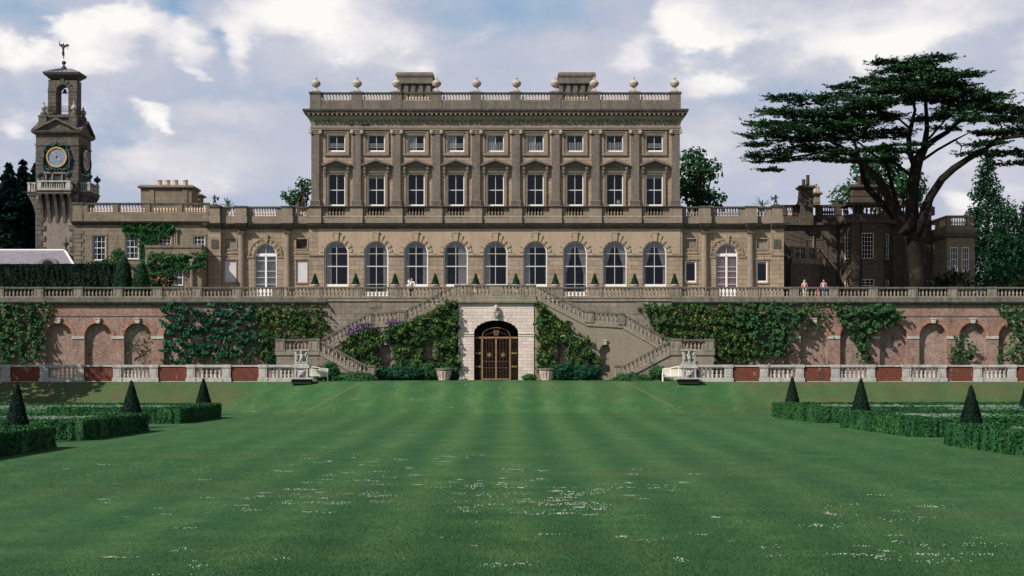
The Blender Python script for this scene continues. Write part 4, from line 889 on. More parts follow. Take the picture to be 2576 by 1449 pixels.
# four stone urns and two bronze urns of the tower
u2 = MB().lathe([(.2,0),(.12,.1),(.3,.3),(.34,.5),(.24,.62),(.12,.74),(.10,.9),(.16,.96),(.04,1.05),(.03,1.2)], seg=12).mesh('tower_urn', M['urn'])
for (cx, cy, lb) in ((bx0+.3,TY0+.6,'stone urn on the left front corner of the clock tower attic'),(bx1-.3,TY0+.6,'stone urn on the right front corner of the clock tower attic'),(bx1-.3,TY1-.6,'dark stone urn on the right rear corner of the clock tower attic')):
    tag(put('tower_urn', u2, None, (cx, cy, tz(293)+.6), 0, .95), lb, 'urn', 'stone urns of the clock tower')
u3 = MB().lathe([(.22,0),(.2,.1),(.08,.22),(.1,.34),(.34,.5),(.4,.72),(.3,.86),(.22,.9),(.08,1.0),(.05,1.18)], seg=12).mesh('bronze_urn', M['bronzel'])
ub = MB().lathe([(.22,0),(.2,.1),(.08,.22),(.1,.34),(.34,.5),(.4,.72),(.3,.86),(.22,.9),(.08,1.0),(.05,1.18)], seg=12).mesh('bronze_urn', M['bronze'])
fz = tz(457)
for (cx, cy, z, m_, lb) in ((TC-1.52,TYC-3.15,fz,u3,'green bronze urn on the left corner of the tower front balcony'),(TC+1.52,TYC-3.15,fz,u3,'green bronze urn on the right corner of the tower front balcony'),(TC+3.15,TYC-1.5,fz,ub,'dark bronze urn on the near corner of the tower right balcony'),(TC+3.15,TYC+1.5,fz,ub,'dark bronze urn on the far corner of the tower right balcony')):
    tag(put('bronze_urn', m_, None, (cx, cy, z), 0, .95), lb, 'urn', 'bronze urns on the tower balconies')
# ------------------------------------------------------------------ RIGHT WING (in the cedar's shade)
YR = 152.0; rx = lambda x: PX(x, YR); rz = lambda y: PZ(y, YR)
rw = thing('house_wing', (rx(2150), YR+5, ZT), 'shaded two-storey stone wing with canted bay behind the cedar tree', 'house wing')
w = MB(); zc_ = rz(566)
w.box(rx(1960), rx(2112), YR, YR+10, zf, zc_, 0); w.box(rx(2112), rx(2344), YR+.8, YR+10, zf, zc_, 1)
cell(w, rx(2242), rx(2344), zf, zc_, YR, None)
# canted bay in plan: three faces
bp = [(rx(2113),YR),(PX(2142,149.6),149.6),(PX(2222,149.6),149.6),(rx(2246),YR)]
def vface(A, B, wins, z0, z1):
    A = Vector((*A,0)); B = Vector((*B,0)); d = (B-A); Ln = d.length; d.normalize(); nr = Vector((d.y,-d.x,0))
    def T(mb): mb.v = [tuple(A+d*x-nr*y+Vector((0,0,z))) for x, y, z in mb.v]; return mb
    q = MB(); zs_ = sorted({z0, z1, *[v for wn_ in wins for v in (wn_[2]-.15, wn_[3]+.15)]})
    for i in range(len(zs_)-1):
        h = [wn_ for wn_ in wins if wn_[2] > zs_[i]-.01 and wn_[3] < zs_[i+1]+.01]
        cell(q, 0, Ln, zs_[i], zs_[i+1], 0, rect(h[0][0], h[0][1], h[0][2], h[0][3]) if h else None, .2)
    T(q).build('bay_wall', M['shadedbrown'], rw)
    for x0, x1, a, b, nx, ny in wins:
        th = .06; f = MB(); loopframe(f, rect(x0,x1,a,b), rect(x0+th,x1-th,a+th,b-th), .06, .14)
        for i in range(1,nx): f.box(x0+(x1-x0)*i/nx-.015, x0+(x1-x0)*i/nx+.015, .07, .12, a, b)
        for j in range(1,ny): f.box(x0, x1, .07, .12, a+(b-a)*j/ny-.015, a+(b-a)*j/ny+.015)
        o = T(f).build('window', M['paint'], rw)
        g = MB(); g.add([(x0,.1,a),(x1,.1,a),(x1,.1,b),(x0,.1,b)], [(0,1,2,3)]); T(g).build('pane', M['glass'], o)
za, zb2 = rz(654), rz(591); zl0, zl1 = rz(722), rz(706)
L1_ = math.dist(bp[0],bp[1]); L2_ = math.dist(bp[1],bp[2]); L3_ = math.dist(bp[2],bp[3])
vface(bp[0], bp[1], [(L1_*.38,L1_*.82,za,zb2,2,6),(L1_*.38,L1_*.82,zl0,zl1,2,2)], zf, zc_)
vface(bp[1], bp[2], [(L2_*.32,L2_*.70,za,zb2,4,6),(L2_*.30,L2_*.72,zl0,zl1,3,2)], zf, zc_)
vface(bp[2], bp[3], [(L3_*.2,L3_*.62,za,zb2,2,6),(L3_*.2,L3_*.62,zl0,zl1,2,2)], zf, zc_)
w.build('wall', [M['shadedbrown'], M['room']], rw)
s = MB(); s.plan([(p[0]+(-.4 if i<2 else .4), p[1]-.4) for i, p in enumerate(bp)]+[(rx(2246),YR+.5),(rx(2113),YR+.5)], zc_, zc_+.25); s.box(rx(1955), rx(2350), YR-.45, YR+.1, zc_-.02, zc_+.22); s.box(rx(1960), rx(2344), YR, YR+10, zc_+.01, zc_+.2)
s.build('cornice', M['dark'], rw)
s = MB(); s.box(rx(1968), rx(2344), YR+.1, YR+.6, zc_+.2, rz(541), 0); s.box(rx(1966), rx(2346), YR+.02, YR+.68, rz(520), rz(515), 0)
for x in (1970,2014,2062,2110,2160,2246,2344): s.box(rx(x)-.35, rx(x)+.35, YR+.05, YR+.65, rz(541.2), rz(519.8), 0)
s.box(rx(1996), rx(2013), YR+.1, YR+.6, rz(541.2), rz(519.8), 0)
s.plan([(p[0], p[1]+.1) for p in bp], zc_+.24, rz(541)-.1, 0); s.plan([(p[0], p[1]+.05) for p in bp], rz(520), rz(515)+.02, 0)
po = s.build('roof_parapet', [M['shadedbrown']], rw)
BAL['shade'] = baluster_mesh('baluster', M['shadedbrown'])
for a, b, n in ((1978,1996,3),(2068,2104,6),(2124,2136,3),(2250,2336,12)):
    for q in range(n): put('baluster', BAL['shade'] if a>1990 else BAL['roof'], po, (rx(a)+(rx(b)-rx(a))*(q+.5)/n, YR+.35, rz(541)), 0, (.9,.9,rz(520)-rz(541)))
for q in range(7): put('baluster', BAL['shade'], po, (bp[1][0]+.3+(bp[2][0]-bp[1][0]-.6)*q/6, bp[1][1]+.3, rz(541)-.1), 0, (.9,.9,rz(520)-rz(541)+.1))
def stack(x0, x1, yb_, yt, Y_, pots, pm, wm='shadedbrown', par=rw):
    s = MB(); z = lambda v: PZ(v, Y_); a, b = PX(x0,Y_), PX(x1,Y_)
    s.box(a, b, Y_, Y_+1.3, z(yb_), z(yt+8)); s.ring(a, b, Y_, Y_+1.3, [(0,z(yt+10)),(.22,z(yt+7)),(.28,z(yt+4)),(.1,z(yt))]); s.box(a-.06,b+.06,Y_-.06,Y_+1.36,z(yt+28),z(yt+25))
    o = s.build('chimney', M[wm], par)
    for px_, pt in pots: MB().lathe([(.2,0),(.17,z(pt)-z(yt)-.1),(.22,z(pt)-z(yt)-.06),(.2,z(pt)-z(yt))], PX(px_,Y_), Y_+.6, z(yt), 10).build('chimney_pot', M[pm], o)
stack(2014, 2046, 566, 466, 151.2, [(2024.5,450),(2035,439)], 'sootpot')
s = MB(); s.prism([(PX(2000,151.4),PZ(516,151.4)),(PX(2014,151.4),PZ(516,151.4)),(PX(2014,151.4),PZ(494,151.4)),(PX(2010,151.4),PZ(497,151.4)),(PX(2007,151.4),PZ(510,151.4))], 151.3, 151.9); s.build('scroll', M['shadedbrown'], rw)
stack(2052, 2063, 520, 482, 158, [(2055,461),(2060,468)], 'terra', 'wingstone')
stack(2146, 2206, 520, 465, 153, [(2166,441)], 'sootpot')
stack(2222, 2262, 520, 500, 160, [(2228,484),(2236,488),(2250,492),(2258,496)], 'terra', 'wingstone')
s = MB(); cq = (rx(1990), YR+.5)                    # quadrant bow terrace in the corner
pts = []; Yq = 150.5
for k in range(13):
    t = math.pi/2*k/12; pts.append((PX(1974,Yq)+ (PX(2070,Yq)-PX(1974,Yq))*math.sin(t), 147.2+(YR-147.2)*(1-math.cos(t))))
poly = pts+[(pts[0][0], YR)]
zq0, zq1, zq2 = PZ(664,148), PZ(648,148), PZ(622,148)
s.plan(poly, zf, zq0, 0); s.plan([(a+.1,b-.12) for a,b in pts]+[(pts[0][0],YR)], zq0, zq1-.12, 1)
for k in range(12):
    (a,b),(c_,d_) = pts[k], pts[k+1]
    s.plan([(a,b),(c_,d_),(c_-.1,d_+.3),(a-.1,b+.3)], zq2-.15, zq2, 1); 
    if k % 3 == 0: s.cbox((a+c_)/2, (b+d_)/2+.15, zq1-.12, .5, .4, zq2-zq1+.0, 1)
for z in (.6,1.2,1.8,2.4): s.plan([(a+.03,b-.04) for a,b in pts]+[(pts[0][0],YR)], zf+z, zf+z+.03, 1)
o = s.build('bow', [M['shadedbrown'], M['pil']], rw)
for k in range(11):
    if k % 3 != 0:
        for u_ in (.3,.7): (a,b),(c_,d_) = pts[k], pts[k+1]; put('baluster', BAL['shade'], o, (a+(c_-a)*u_, b+(d_-b)*u_+.15, zq1-.12), 0, (.8,.8,zq2-zq1-.03))
s = MB()                                            # pipes and awning irons
for x in (2106,2151.5,2242): s.tube([(rx(x),YR-.15 if x != 2151.5 else 149.5,zf),(rx(x),YR-.15 if x != 2151.5 else 149.5,zc_)], .07, 6)
s.tube([(rx(2046),YR-.1,rz(640)),(rx(2046),YR-.1,rz(588))], .09, 6, 1); s.box(rx(2036), rx(2054), YR-.3, YR, rz(590), rz(584))
for (a,b,c_,d_) in ((1975,575,2016,590),(1975,603,2030,612),(2016,590,2068,586),(2068,586,2068,640),(2016,592,2012,630)): s.tube([(rx(a),YR-.5,rz(b)),(rx(c_),YR-.5,rz(d_))], .03, 5)
s.build('pipework', [M['iron'], M['terr']], rw)
YP = 147.0; pav = thing('garden_pavilion', (PX(2418,YP), YP+3, ZT), 'small two-storey stone pavilion with paired sash windows at the right end of the house', 'building')
a, b = PX(2382,YP), PX(2452,YP); z = lambda v: PZ(v, YP); w = MB()
xm = (a+b)/2
cell(w, a, xm, z(690), z(598), YP, rect(PX(2391,YP), PX(2410,YP), z(683), z(622)), .15); cell(w, xm, b, z(690), z(598), YP, rect(PX(2420,YP), PX(2438,YP), z(683), z(622)), .15)
cell(w, a, b, zf, z(690), YP); w.box(a+.1, b-.1, YP+.8, YP+5.5, zf, z(598), 1)
w.add([(a,YP,zf),(a,YP+6,zf),(a,YP+6,z(598)),(a,YP,z(598))], [(1,0,3,2)]); w.add([(b,YP,zf),(b,YP+6,zf),(b,YP+6,z(598)),(b,YP,z(598))], [(0,1,2,3)])
w.box(a-.08, b+.08, YP-.1, YP+6, z(692), z(688), 0); w.build('wall', [M['wingstone'], M['room']], pav)
for x0, x1 in ((2391,2410),(2420,2438)): win_rect(pav, (PX(x0,YP)+PX(x1,YP))/2, YP+.05, z(683), PX(x1,YP)-PX(x0,YP)-.01, z(622)-z(683), 3, 4, th=.06)
s = MB(); s.ring(a, b, YP, YP+6, [(.02,z(599)),(.1,z(598)),(.4,z(594)),(.5,z(589)),(.05,z(587))]); s.build('cornice', M['dark'], pav)
s = MB(); s.box(a+.02, b-.05, YP+.02, YP+5.9, z(589), z(567), 0); s.box(a-.06, b+.05, YP-.06, YP+.5, z(547), z(542), 0); s.box(a-.06, a+.5, YP+.5, YP+6, z(547), z(542), 0)
s.box(a, a+.45, YP, YP+.45, z(567.5), z(546.5), 0); s.box(b-.75, b-.05, YP, YP+.45, z(567.5), z(546.5), 0); s.box(a, a+.45, YP+3.4, YP+4.2, z(567.5), z(546.5), 0)
po = s.build('roof_parapet', M['wingstone'], pav)
for k in range(6): put('baluster', BAL['roof'], po, (a+.62+k*.26, YP+.22, z(567)), 0, (.7,.7,z(547)-z(567)))
for k in range(8): put('baluster', BAL['roof'], po, (a+.22, YP+.7+k*.33, z(567)), 0, (.8,.8,z(547)-z(567)))
# ------------------------------------------------------------------ GROUND
ZG = 2.42
def lawn_z(x, y):
    z1 = np.clip((y-117.0)/(121.0-117.0), 0, 1)*ZG
    u = x+1.5; ax = np.abs(u)
    d1 = (119.8-y)*.417; d2 = ((ax-11.2)*.285+(119.8-y)*.958)*.36
    zc = ZG-np.maximum(np.maximum(d1, d2), 0)
    z = np.maximum(z1, np.clip(zc, 0, ZG)); k = .12
    return z
gx = np.concatenate([[-1500,-600,-250,-120,-80], np.arange(-60,60.1,1.0), [80,120,250,600,1500]])
gy = np.concatenate([[-300,-60,-10], np.arange(0,110,2.0), np.arange(110,122.5,.5), np.arange(123,136,1.5), [137.0]])
XX, YY = np.meshgrid(gx, gy); ZZ = lawn_z(XX, YY)+.02*np.sin(XX*.21+1)*np.sin(YY*.13)*np.clip((112-YY)/20,0,1)
nx_, ny_ = len(gx), len(gy); V = np.stack([XX, YY, ZZ], -1).reshape(-1, 3)
fc_ = [(j*nx_+i, j*nx_+i+1, (j+1)*nx_+i+1, (j+1)*nx_+i) for j in range(ny_-1) for i in range(nx_-1)]
def f_lawn(g, o):
    p = g.pos(); sp = g.n('ShaderNodeSeparateXYZ', {0: p}); x, y, z = sp.outputs
    fine = g.noise(g.mapv(p, (1, .35, 1)), 9, 8, .85); mid = g.noise(g.mapv(p, (1, .55, 1)), .9, 7, .68); big = g.noise(g.mapv(p, (.6, 1.7, 1)), .085, 6, .62)
    wob = g.m('MULTIPLY', g.noise(p, .04, 2, .5), .8)
    stripe = g.m('SINE', g.m('ADD', g.m('MULTIPLY', g.m('ADD', x, wob), 2.05), .6))
    cross = g.noise(g.mapv(p, (.05, .9, .1)), .55, 4, .6)
    k = g.m('ADD', g.m('ADD', g.m('MULTIPLY', g.m('MULTIPLY', stripe, .062), g.rng(g.m('ABSOLUTE', x), 3, 16, 1, .35)), g.m('ADD', g.m('MULTIPLY', mid, .40), .13)), g.m('ADD', g.m('MULTIPLY', cross, .16), g.m('ADD', g.m('MULTIPLY', fine, .62), -.185)))
    col = g.ramp(k, [(.355, (.019,.070,.025)), (.72, (.102,.185,.062)), (.53, (.040,.112,.040))])
    col = g.mix(g.rng(big, .50, .66, 0, .45), col, (.080,.115,.048))
    # dry worn grass on the bank and along its creases
    bank = g.m('MULTIPLY', g.m('GREATER_THAN', y, 113.0), g.m('LESS_THAN', y, 122.0))
    au = g.m('ABSOLUTE', g.m('ADD', x, 1.5)); dry = g.m('MULTIPLY', bank, g.rng(g.noise(p, .35, 6, .7), .44, .62, 0, .8))
    out_ = g.rng(au, 19.5, 24, 0, 1); dry = g.m('MULTIPLY', dry, g.m('ADD', g.m('MULTIPLY', out_, .72), .14)); col = g.mix(dry, col, (.125,.095,.045))
    col = g.mix(g.m('MULTIPLY', g.m('MULTIPLY', bank, out_), .42), col, (.075,.082,.038))
    hip = g.m('ABSOLUTE', g.m('SUBTRACT', au, g.m('ADD', 11.2, g.m('MULTIPLY', g.m('SUBTRACT', 119.8, y), .72)))); yb_ = g.m('MULTIPLY', g.m('GREATER_THAN', y, 113.6), g.m('LESS_THAN', y, 119.8))
    col = g.mix(g.m('MULTIPLY', yb_, g.rng(g.m('ADD', hip, g.m('MULTIPLY', mid, .6)), .22, .62, .55, 0)), col, (.15,.145,.065))
    g.bsdf(o, col, .85, g.m('ADD', g.m('MULTIPLY', fine, 1.0), g.noise(p, 40, 2, .7)), .03, .7, .12)
M['lawn'] = mat('mown_lawn', f_lawn)
me = bpy.data.meshes.new('lawn'); me.from_pydata(V.tolist(), [], fc_); me.materials.append(M['lawn']); me.update()
lawn = put('lawn', me); tag(lawn, kind='structure')
M['gravel'] = plain('terrace_gravel', (.30,.25,.19), .95, 0, .25, 5)
s = MB(); s.add([(-1500,135.3,ZT),(1500,135.3,ZT),(1500,1500,ZT),(-1500,1500,ZT)], [(0,1,2,3)]); tag(s.build('terrace_ground', M['gravel']), kind='structure')
# daisies: more than anyone could count
r = np.random.RandomState(5); pts = []
zones = [(700,1000,1145,1270,70),(1000,1400,1140,1230,40),(1150,1290,1200,1330,34),(1300,1520,1225,1300,75),(1500,1800,1180,1260,24),(600,860,1240,1300,24),(2050,2400,1260,1420,46),(1900,2500,1160,1420,20),(100,600,1170,1440,26),(1100,1800,1300,1430,22),(750,1250,1120,1160,14),(800,1500,980,1040,55),(560,760,975,1060,30),(1650,1850,985,1050,18),(0,2576,1100,1449,45)]
for x0,x1,y0,y1,n in zones:
    for _ in range(int(n*(.42 if y0 > 1250 else .62))):
        px_, py_ = r.uniform(x0,x1), r.uniform(y0,y1); Y_ = CH*F/(py_-HZ) if py_ > 1045 else r.uniform(114,121); X_ = PX(px_, Y_)
        k = r.randint(3, 22); sx = r.uniform(.06,.30); sy = r.uniform(.04,.22)
        if n == 45: k = r.randint(1, 7)
        pts.append(np.stack([X_+r.normal(size=k)*sx, Y_+r.normal(size=k)*sy], 1))
pts = np.concatenate(pts); zz = lawn_z(pts[:,0], pts[:,1])+.035
s = MB(); rr = r.uniform(.008,.020,len(pts))
for (x,y),z,q in zip(pts, zz, rr): s.add([(x-q,y,z),(x,y-q,z),(x+q,y,z),(x,y+q,z),(x,y,z+q*.9),(x,y,z-q*.5)], [(0,1,4),(1,2,4),(2,3,4),(3,0,4),(0,5,1),(1,5,2)])
M['daisy'] = plain('daisy_petals', (.50,.54,.48), .8, 0, .05)
nb_ = 380000; u = r.uniform(0,1,nb_); Yg = 1/(1/24.0-u*(1/24.0-1/70.0)); Xg = (r.uniform(-.375,.375,nb_))*Yg; Zg = lawn_z(Xg, Yg)
hgt = r.uniform(.02,.055,nb_); an = r.uniform(0,6.283,nb_); wd = .006; Vb = np.empty((nb_,3,3)); lx_b = r.normal(size=nb_)*.018; ly_b = r.normal(size=nb_)*.018
Vb[:,0] = np.stack([Xg-wd*np.cos(an), Yg-wd*np.sin(an), Zg], 1); Vb[:,1] = np.stack([Xg+wd*np.cos(an), Yg+wd*np.sin(an), Zg], 1); Vb[:,2] = np.stack([Xg+lx_b, Yg+ly_b, Zg+hgt], 1)
gm = bpy.data.meshes.new('grass_blades'); gm.vertices.add(nb_*3); gm.vertices.foreach_set('co', Vb.reshape(-1)); gm.loops.add(nb_*3); gm.loops.foreach_set('vertex_index', np.arange(nb_*3)); gm.polygons.add(nb_)
gm.polygons.foreach_set('loop_start', np.arange(nb_)*3); gm.polygons.foreach_set('loop_total', np.full(nb_,3))
M['blade'] = leafmat('grass_blades', (.019,.067,.026), (.039,.107,.039), (.098,.175,.060), .5, .3); gm.materials.append(M['blade']); gm.update(calc_edges=True)
tag(put('grass_blades', gm), 'short green grass blades of the mown lawn in the foreground', 'grass', kind='stuff')
tag(s.build('daisies', M['daisy']), 'white daisies scattered in drifts over the mown lawn', 'flowers', kind='stuff')
# ------------------------------------------------------------------ TERRACE WALLS
YWL = 135.0; AX = -1.55
def zz_(y, Y=YWL): return PZ(y, Y)
def retaining(sg, lab):
    t = thing('garden_wall', (AX+sg*38, YWL, ZG), lab, 'garden wall', 'long brick garden walls under the terrace')
    x_in = PX(821, YWL) if sg < 0 else PX(1689, YWL); x_out = sg*60.0; w = MB(); ar = MB(); ks = MB(); im = MB()
    ztop, zs, z0 = zz_(763), zz_(846), ZG-.3
    cs = [AX+sg*(22.7+3.76*k) for k in range(10)]
    first = cs[0]-sg*1.88
    cell(w, min(x_in,first), max(x_in,first), z0, ztop, YWL)
    for k, c in enumerate(cs):
        cell(w, c-1.88, c+1.88, z0, ztop, YWL, arch(c, 2.58, ZG+.15, zs, 14), .5, 0, 1)
        w.box(c-1.5, c+1.5, YWL+.5, YWL+.55, z0, zs+1.5, 1)
        A = [(c+1.60*math.cos(math.pi*q/16), zs+1.60*math.sin(math.pi*q/16)) for q in range(17)]+[(c+1.295*math.cos(math.pi*q/16), zs+1.295*math.sin(math.pi*q/16)) for q in range(16,-1,-1)]
        ar.prism(A, YWL-.035, YWL+.01)
        ks.prism([(c-.17,zs+1.24),(c+.17,zs+1.24),(c+.27,zs+1.66),(c-.27,zs+1.66)], YWL-.22, YWL-.03); ks.box(c-.30,c+.30,YWL-.26,YWL-.03,zs+1.62,zs+1.74)
        im.box(c+1.29, c+2.47, YWL-.07, YWL+.0, zs-.25, zs+.02)
        w.box(c+1.83, c+1.93, YWL-.01, YWL+.0, zs+1.3, zs+1.42, 1)
    last = cs[-1]+sg*1.88; cell(w, min(last,x_out), max(last,x_out), z0, ztop, YWL)
    w.build('wall', [M['brickw'], M['brickn']], t); ar.build('arch_ring', M['bricka'], t); ks.build('keystones', M['marble'], t); im.build('impost_band', M['marble'], t)
    s = MB(); a, b = sorted((x_in, x_out)); s.box(a, b, YWL-.05, YWL+.0, zz_(796), zz_(794)); 
    s.mould(a, b, YWL, [(.02,zz_(768)),(.06,zz_(767)),(.06,zz_(765)),(.12,zz_(764.5)),(.34,zz_(763.5)),(.40,zz_(761)),(.44,zz_(759)),(.2,zz_(757.5)),(.2,zz_(748.5)),(.05,zz_(748.2))], 0)
    n = int((b-a)/.42)
    for k in range(n): s.box(a+.42*k, a+.42*k+.13, YWL-.22, YWL-.05, zz_(767.8), zz_(764.6), 0)
    s.build('cornice', M['cope'], t)
retaining(-1, 'long old brick wall with blind arches under the terrace, left of the double staircase'); retaining(1, 'long old brick wall with blind arches under the terrace, right of the double staircase')
t = thing('terrace_wall', (AX, YWL, ZG), 'stone block wall behind the double staircase, holding up the terrace', 'terrace wall')
s = MB(); a, b = PX(821,YWL), PX(1689,YWL); s.box(a+.01, b-.01, YWL-.02, YWL+.4, ZG-.3, zz_(757.5), 0)
rr = np.random.RandomState(8)
for _ in range(46):                                # blocks standing slightly proud
    x = rr.uniform(a+.3, b-1.6); k = rr.randint(0, 11); z = 3.0+k*.62; s.box(x, x+rr.uniform(.7,1.5), YWL-.02-rr.uniform(.02,.05), YWL, z+.02, z+.6, 0)
s.build('wall', M['base'], t); s = MB(); s.mould(a, b, YWL, [(.05,zz_(760)),(.14,zz_(757.5)),(.14,zz_(752)),(.2,zz_(750)),(.2,zz_(748.3)),(.05,zz_(748.1))]); s.build('ledge', M['terr'], t)
def terrace_rail(sg, lab):
    t = thing('terrace_balustrade', (AX+sg*25, YWL+.17, ZT), lab, 'balustrade', 'stone balustrades along the upper terrace')
    z0 = zz_(748.3); h = zz_(722)-z0; y = YWL+.17
    ps = [AX+sg*(24.58+3.76*k) for k in range(-5,9)]; x_in = AX+sg*3.9
    ps = [x_in]+ps
    s = MB(); a, b = sorted((x_in, ps[-1]+sg*8)); s.box(a, b, y-.2, y+.2, z0+h-.15, z0+h, 0); s.box(a, b, y-.17, y+.17, z0, z0+.12, 1)
    for x in ps[1:]: pier(s, x, y, z0, .86, h, .42)
    r_ = s.build('rail', [M['cope'], M['terr']], t)
    for i in range(len(ps)-1):
        a, b = sorted((ps[i], ps[i+1])); a += .46; b -= .46; n = max(1, round((b-a)/.345))
        for k in range(n): put('baluster', BAL['terr'], t, (a+(b-a)*(k+.5)/n, y, z0+.12), 0, (h-.27, h-.27, h-.27))
terrace_rail(-1, 'long stone balustrade along the terrace edge, left of the porch'); terrace_rail(1, 'long stone balustrade along the terrace edge, right of the porch')
# ------------------------------------------------------------------ PORCH AND DOUBLE STAIRCASE
YH, YLO = 131.4, 128.5
def polyhole(mb, outer, holes, y, depth=.4, m=0, mr=0, back=None):
    allp = list(outer); 
    for h in holes: allp += h
    tri = tessellate_polygon([[Vector((a,b,0)) for a,b in L_] for L_ in [outer]+holes]); fs = []
    for q in tri:
        q = list(q); A,B,C = (allp[i] for i in q)
        if (B[0]-A[0])*(C[1]-A[1])-(B[1]-A[1])*(C[0]-A[0]) < 0: q = q[::-1]
        fs.append(tuple(q))
    mb.add([(a,y,b) for a,b in allp], fs, m)
    for h in holes:
        n = len(h); mb.add([(a,y,b) for a,b in h]+[(a,y+depth,b) for a,b in h], [(i,(i+1)%n,n+(i+1)%n,n+i) for i in range(n)], mr)
        if back is not None: mb.add([(a,y+depth,b) for a,b in h], [tuple(range(n))], back)
po = thing('porch', (PX(1248,YH), 133, ZG), 'pale stone porch with wide arch between the two flights of stairs', 'porch')
hx2 = lambda x: PX(x, YH); hz2 = lambda y: PZ(y, YH)
s = MB(); xa, xb = hx2(1152.4), hx2(1343.5); gc = hx2(1248.1); gw = hx2(1303.7)-hx2(1192.5); zsp = hz2(837)
polyhole(s, rect(xa, xb, ZG-.1, hz2(763)), [arch(gc, gw, ZG-.05, zsp, 18, .56)], YH, 1.6, 0, 2)
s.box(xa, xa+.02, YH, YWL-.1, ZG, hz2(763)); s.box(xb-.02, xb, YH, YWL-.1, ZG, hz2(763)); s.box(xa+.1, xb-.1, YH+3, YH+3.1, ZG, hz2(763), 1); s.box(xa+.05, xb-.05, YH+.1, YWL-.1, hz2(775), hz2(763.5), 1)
for q in range(-6, 7):
    if q: 
        a_ = math.pi/2+q*.21; c_, n_ = math.cos(a_), math.sin(a_); r0 = 1/math.hypot(c_/(gw/2+.02), n_/(gw*.28+.02)); 
        vblock(s, gc, zsp, r0, r0+(.95 if abs(q) > 3 else 1.15), a_, .099, YH-.014, YH+.01, 0)
s.build('wall', [M['porch'], M['darkhole'], M['dark']], po)
s = MB(); s.mould(hx2(1143), hx2(1351), YH, [(.02,hz2(766)),(.12,hz2(764)),(.26,hz2(762)),(.30,hz2(757)),(.1,hz2(755.5)),(.1,hz2(746)),(.02,hz2(745.5))]); s.box(hx2(1143), hx2(1351), YH, YWL, hz2(763.4), hz2(755.4)); s.box(hx2(1145), hx2(1349), YH, YWL, hz2(755.5), hz2(745.5))
s.build('cornice', M['terr'], po)
s = MB()
for a, b in ((xa-.04, gc-gw/2+.0), (gc+gw/2-.0, xb+.04)): s.mould(a, b, YH, [(.0,hz2(846)),(.05,hz2(845.5)),(.05,hz2(841)),(.11,hz2(840)),(.11,hz2(838)),(.02,hz2(837.5))])
s.build('impost_band', M['porch'], po)
s = MB(); kz = hz2(805)                             # carved head on the keystone
s.prism([(gc-.20,kz-.05),(gc+.20,kz-.05),(gc+.30,hz2(786)),(gc-.30,hz2(786))], YH-.3, YH); s.box(gc-.32, gc+.32, YH-.36, YH, hz2(786), hz2(783.5))
s.lathe([(.02,-.02),(.15,.03),(.2,.16),(.22,.32),(.2,.46),(.12,.56),(.02,.6)], gc, YH-.26, hz2(784)+.02, 12)
s.box(gc-.03, gc+.03, YH-.52, YH-.44, hz2(784)+.2, hz2(784)+.34); s.lathe([(.02,0),(.17,.02),(.19,.1),(.1,.16)], gc, YH-.3, hz2(798), 8); s.lathe([(.02,0),(.12,.02),(.12,.16),(.03,.2)], gc-.13, YH-.34, hz2(793.5), 8); s.lathe([(.02,0),(.12,.02),(.12,.16),(.03,.2)], gc+.13, YH-.34, hz2(793.5), 8)
s.build('keystone', M['marble'], po)
s = MB(); zr = hz2(745.5); hr = hz2(716.5)-zr; xl, xr = hx2(1146), hx2(1346)
s.box(xl, xr, YH-.05, YH+.35, zr+hr-.15, zr+hr, 0); s.box(xl, xr, YH, YH+.3, zr, zr+.12, 1)
for x in (hx2(1151), hx2(1341), hx2(1178), hx2(1314)): pier(s, x, YH+.15, zr, .5, hr, .36)
s.box(gc-.5, gc+.5, YH-.02, YH+.3, zr+.1, zr+hr-.1, 1)
r_ = s.build('porch_balustrade', [M['cope'], M['terr']], po)
for a, b, n in ((1185,1232,5),(1262,1308,5),(1158,1171,1),(1321,1334,1)):
    for k in range(n): put('baluster', BAL['terr'], r_, (hx2(a)+(hx2(b)-hx2(a))*(k+.5)/n, YH+.15, zr+.12), 0, (.78,.78,hr-.27))
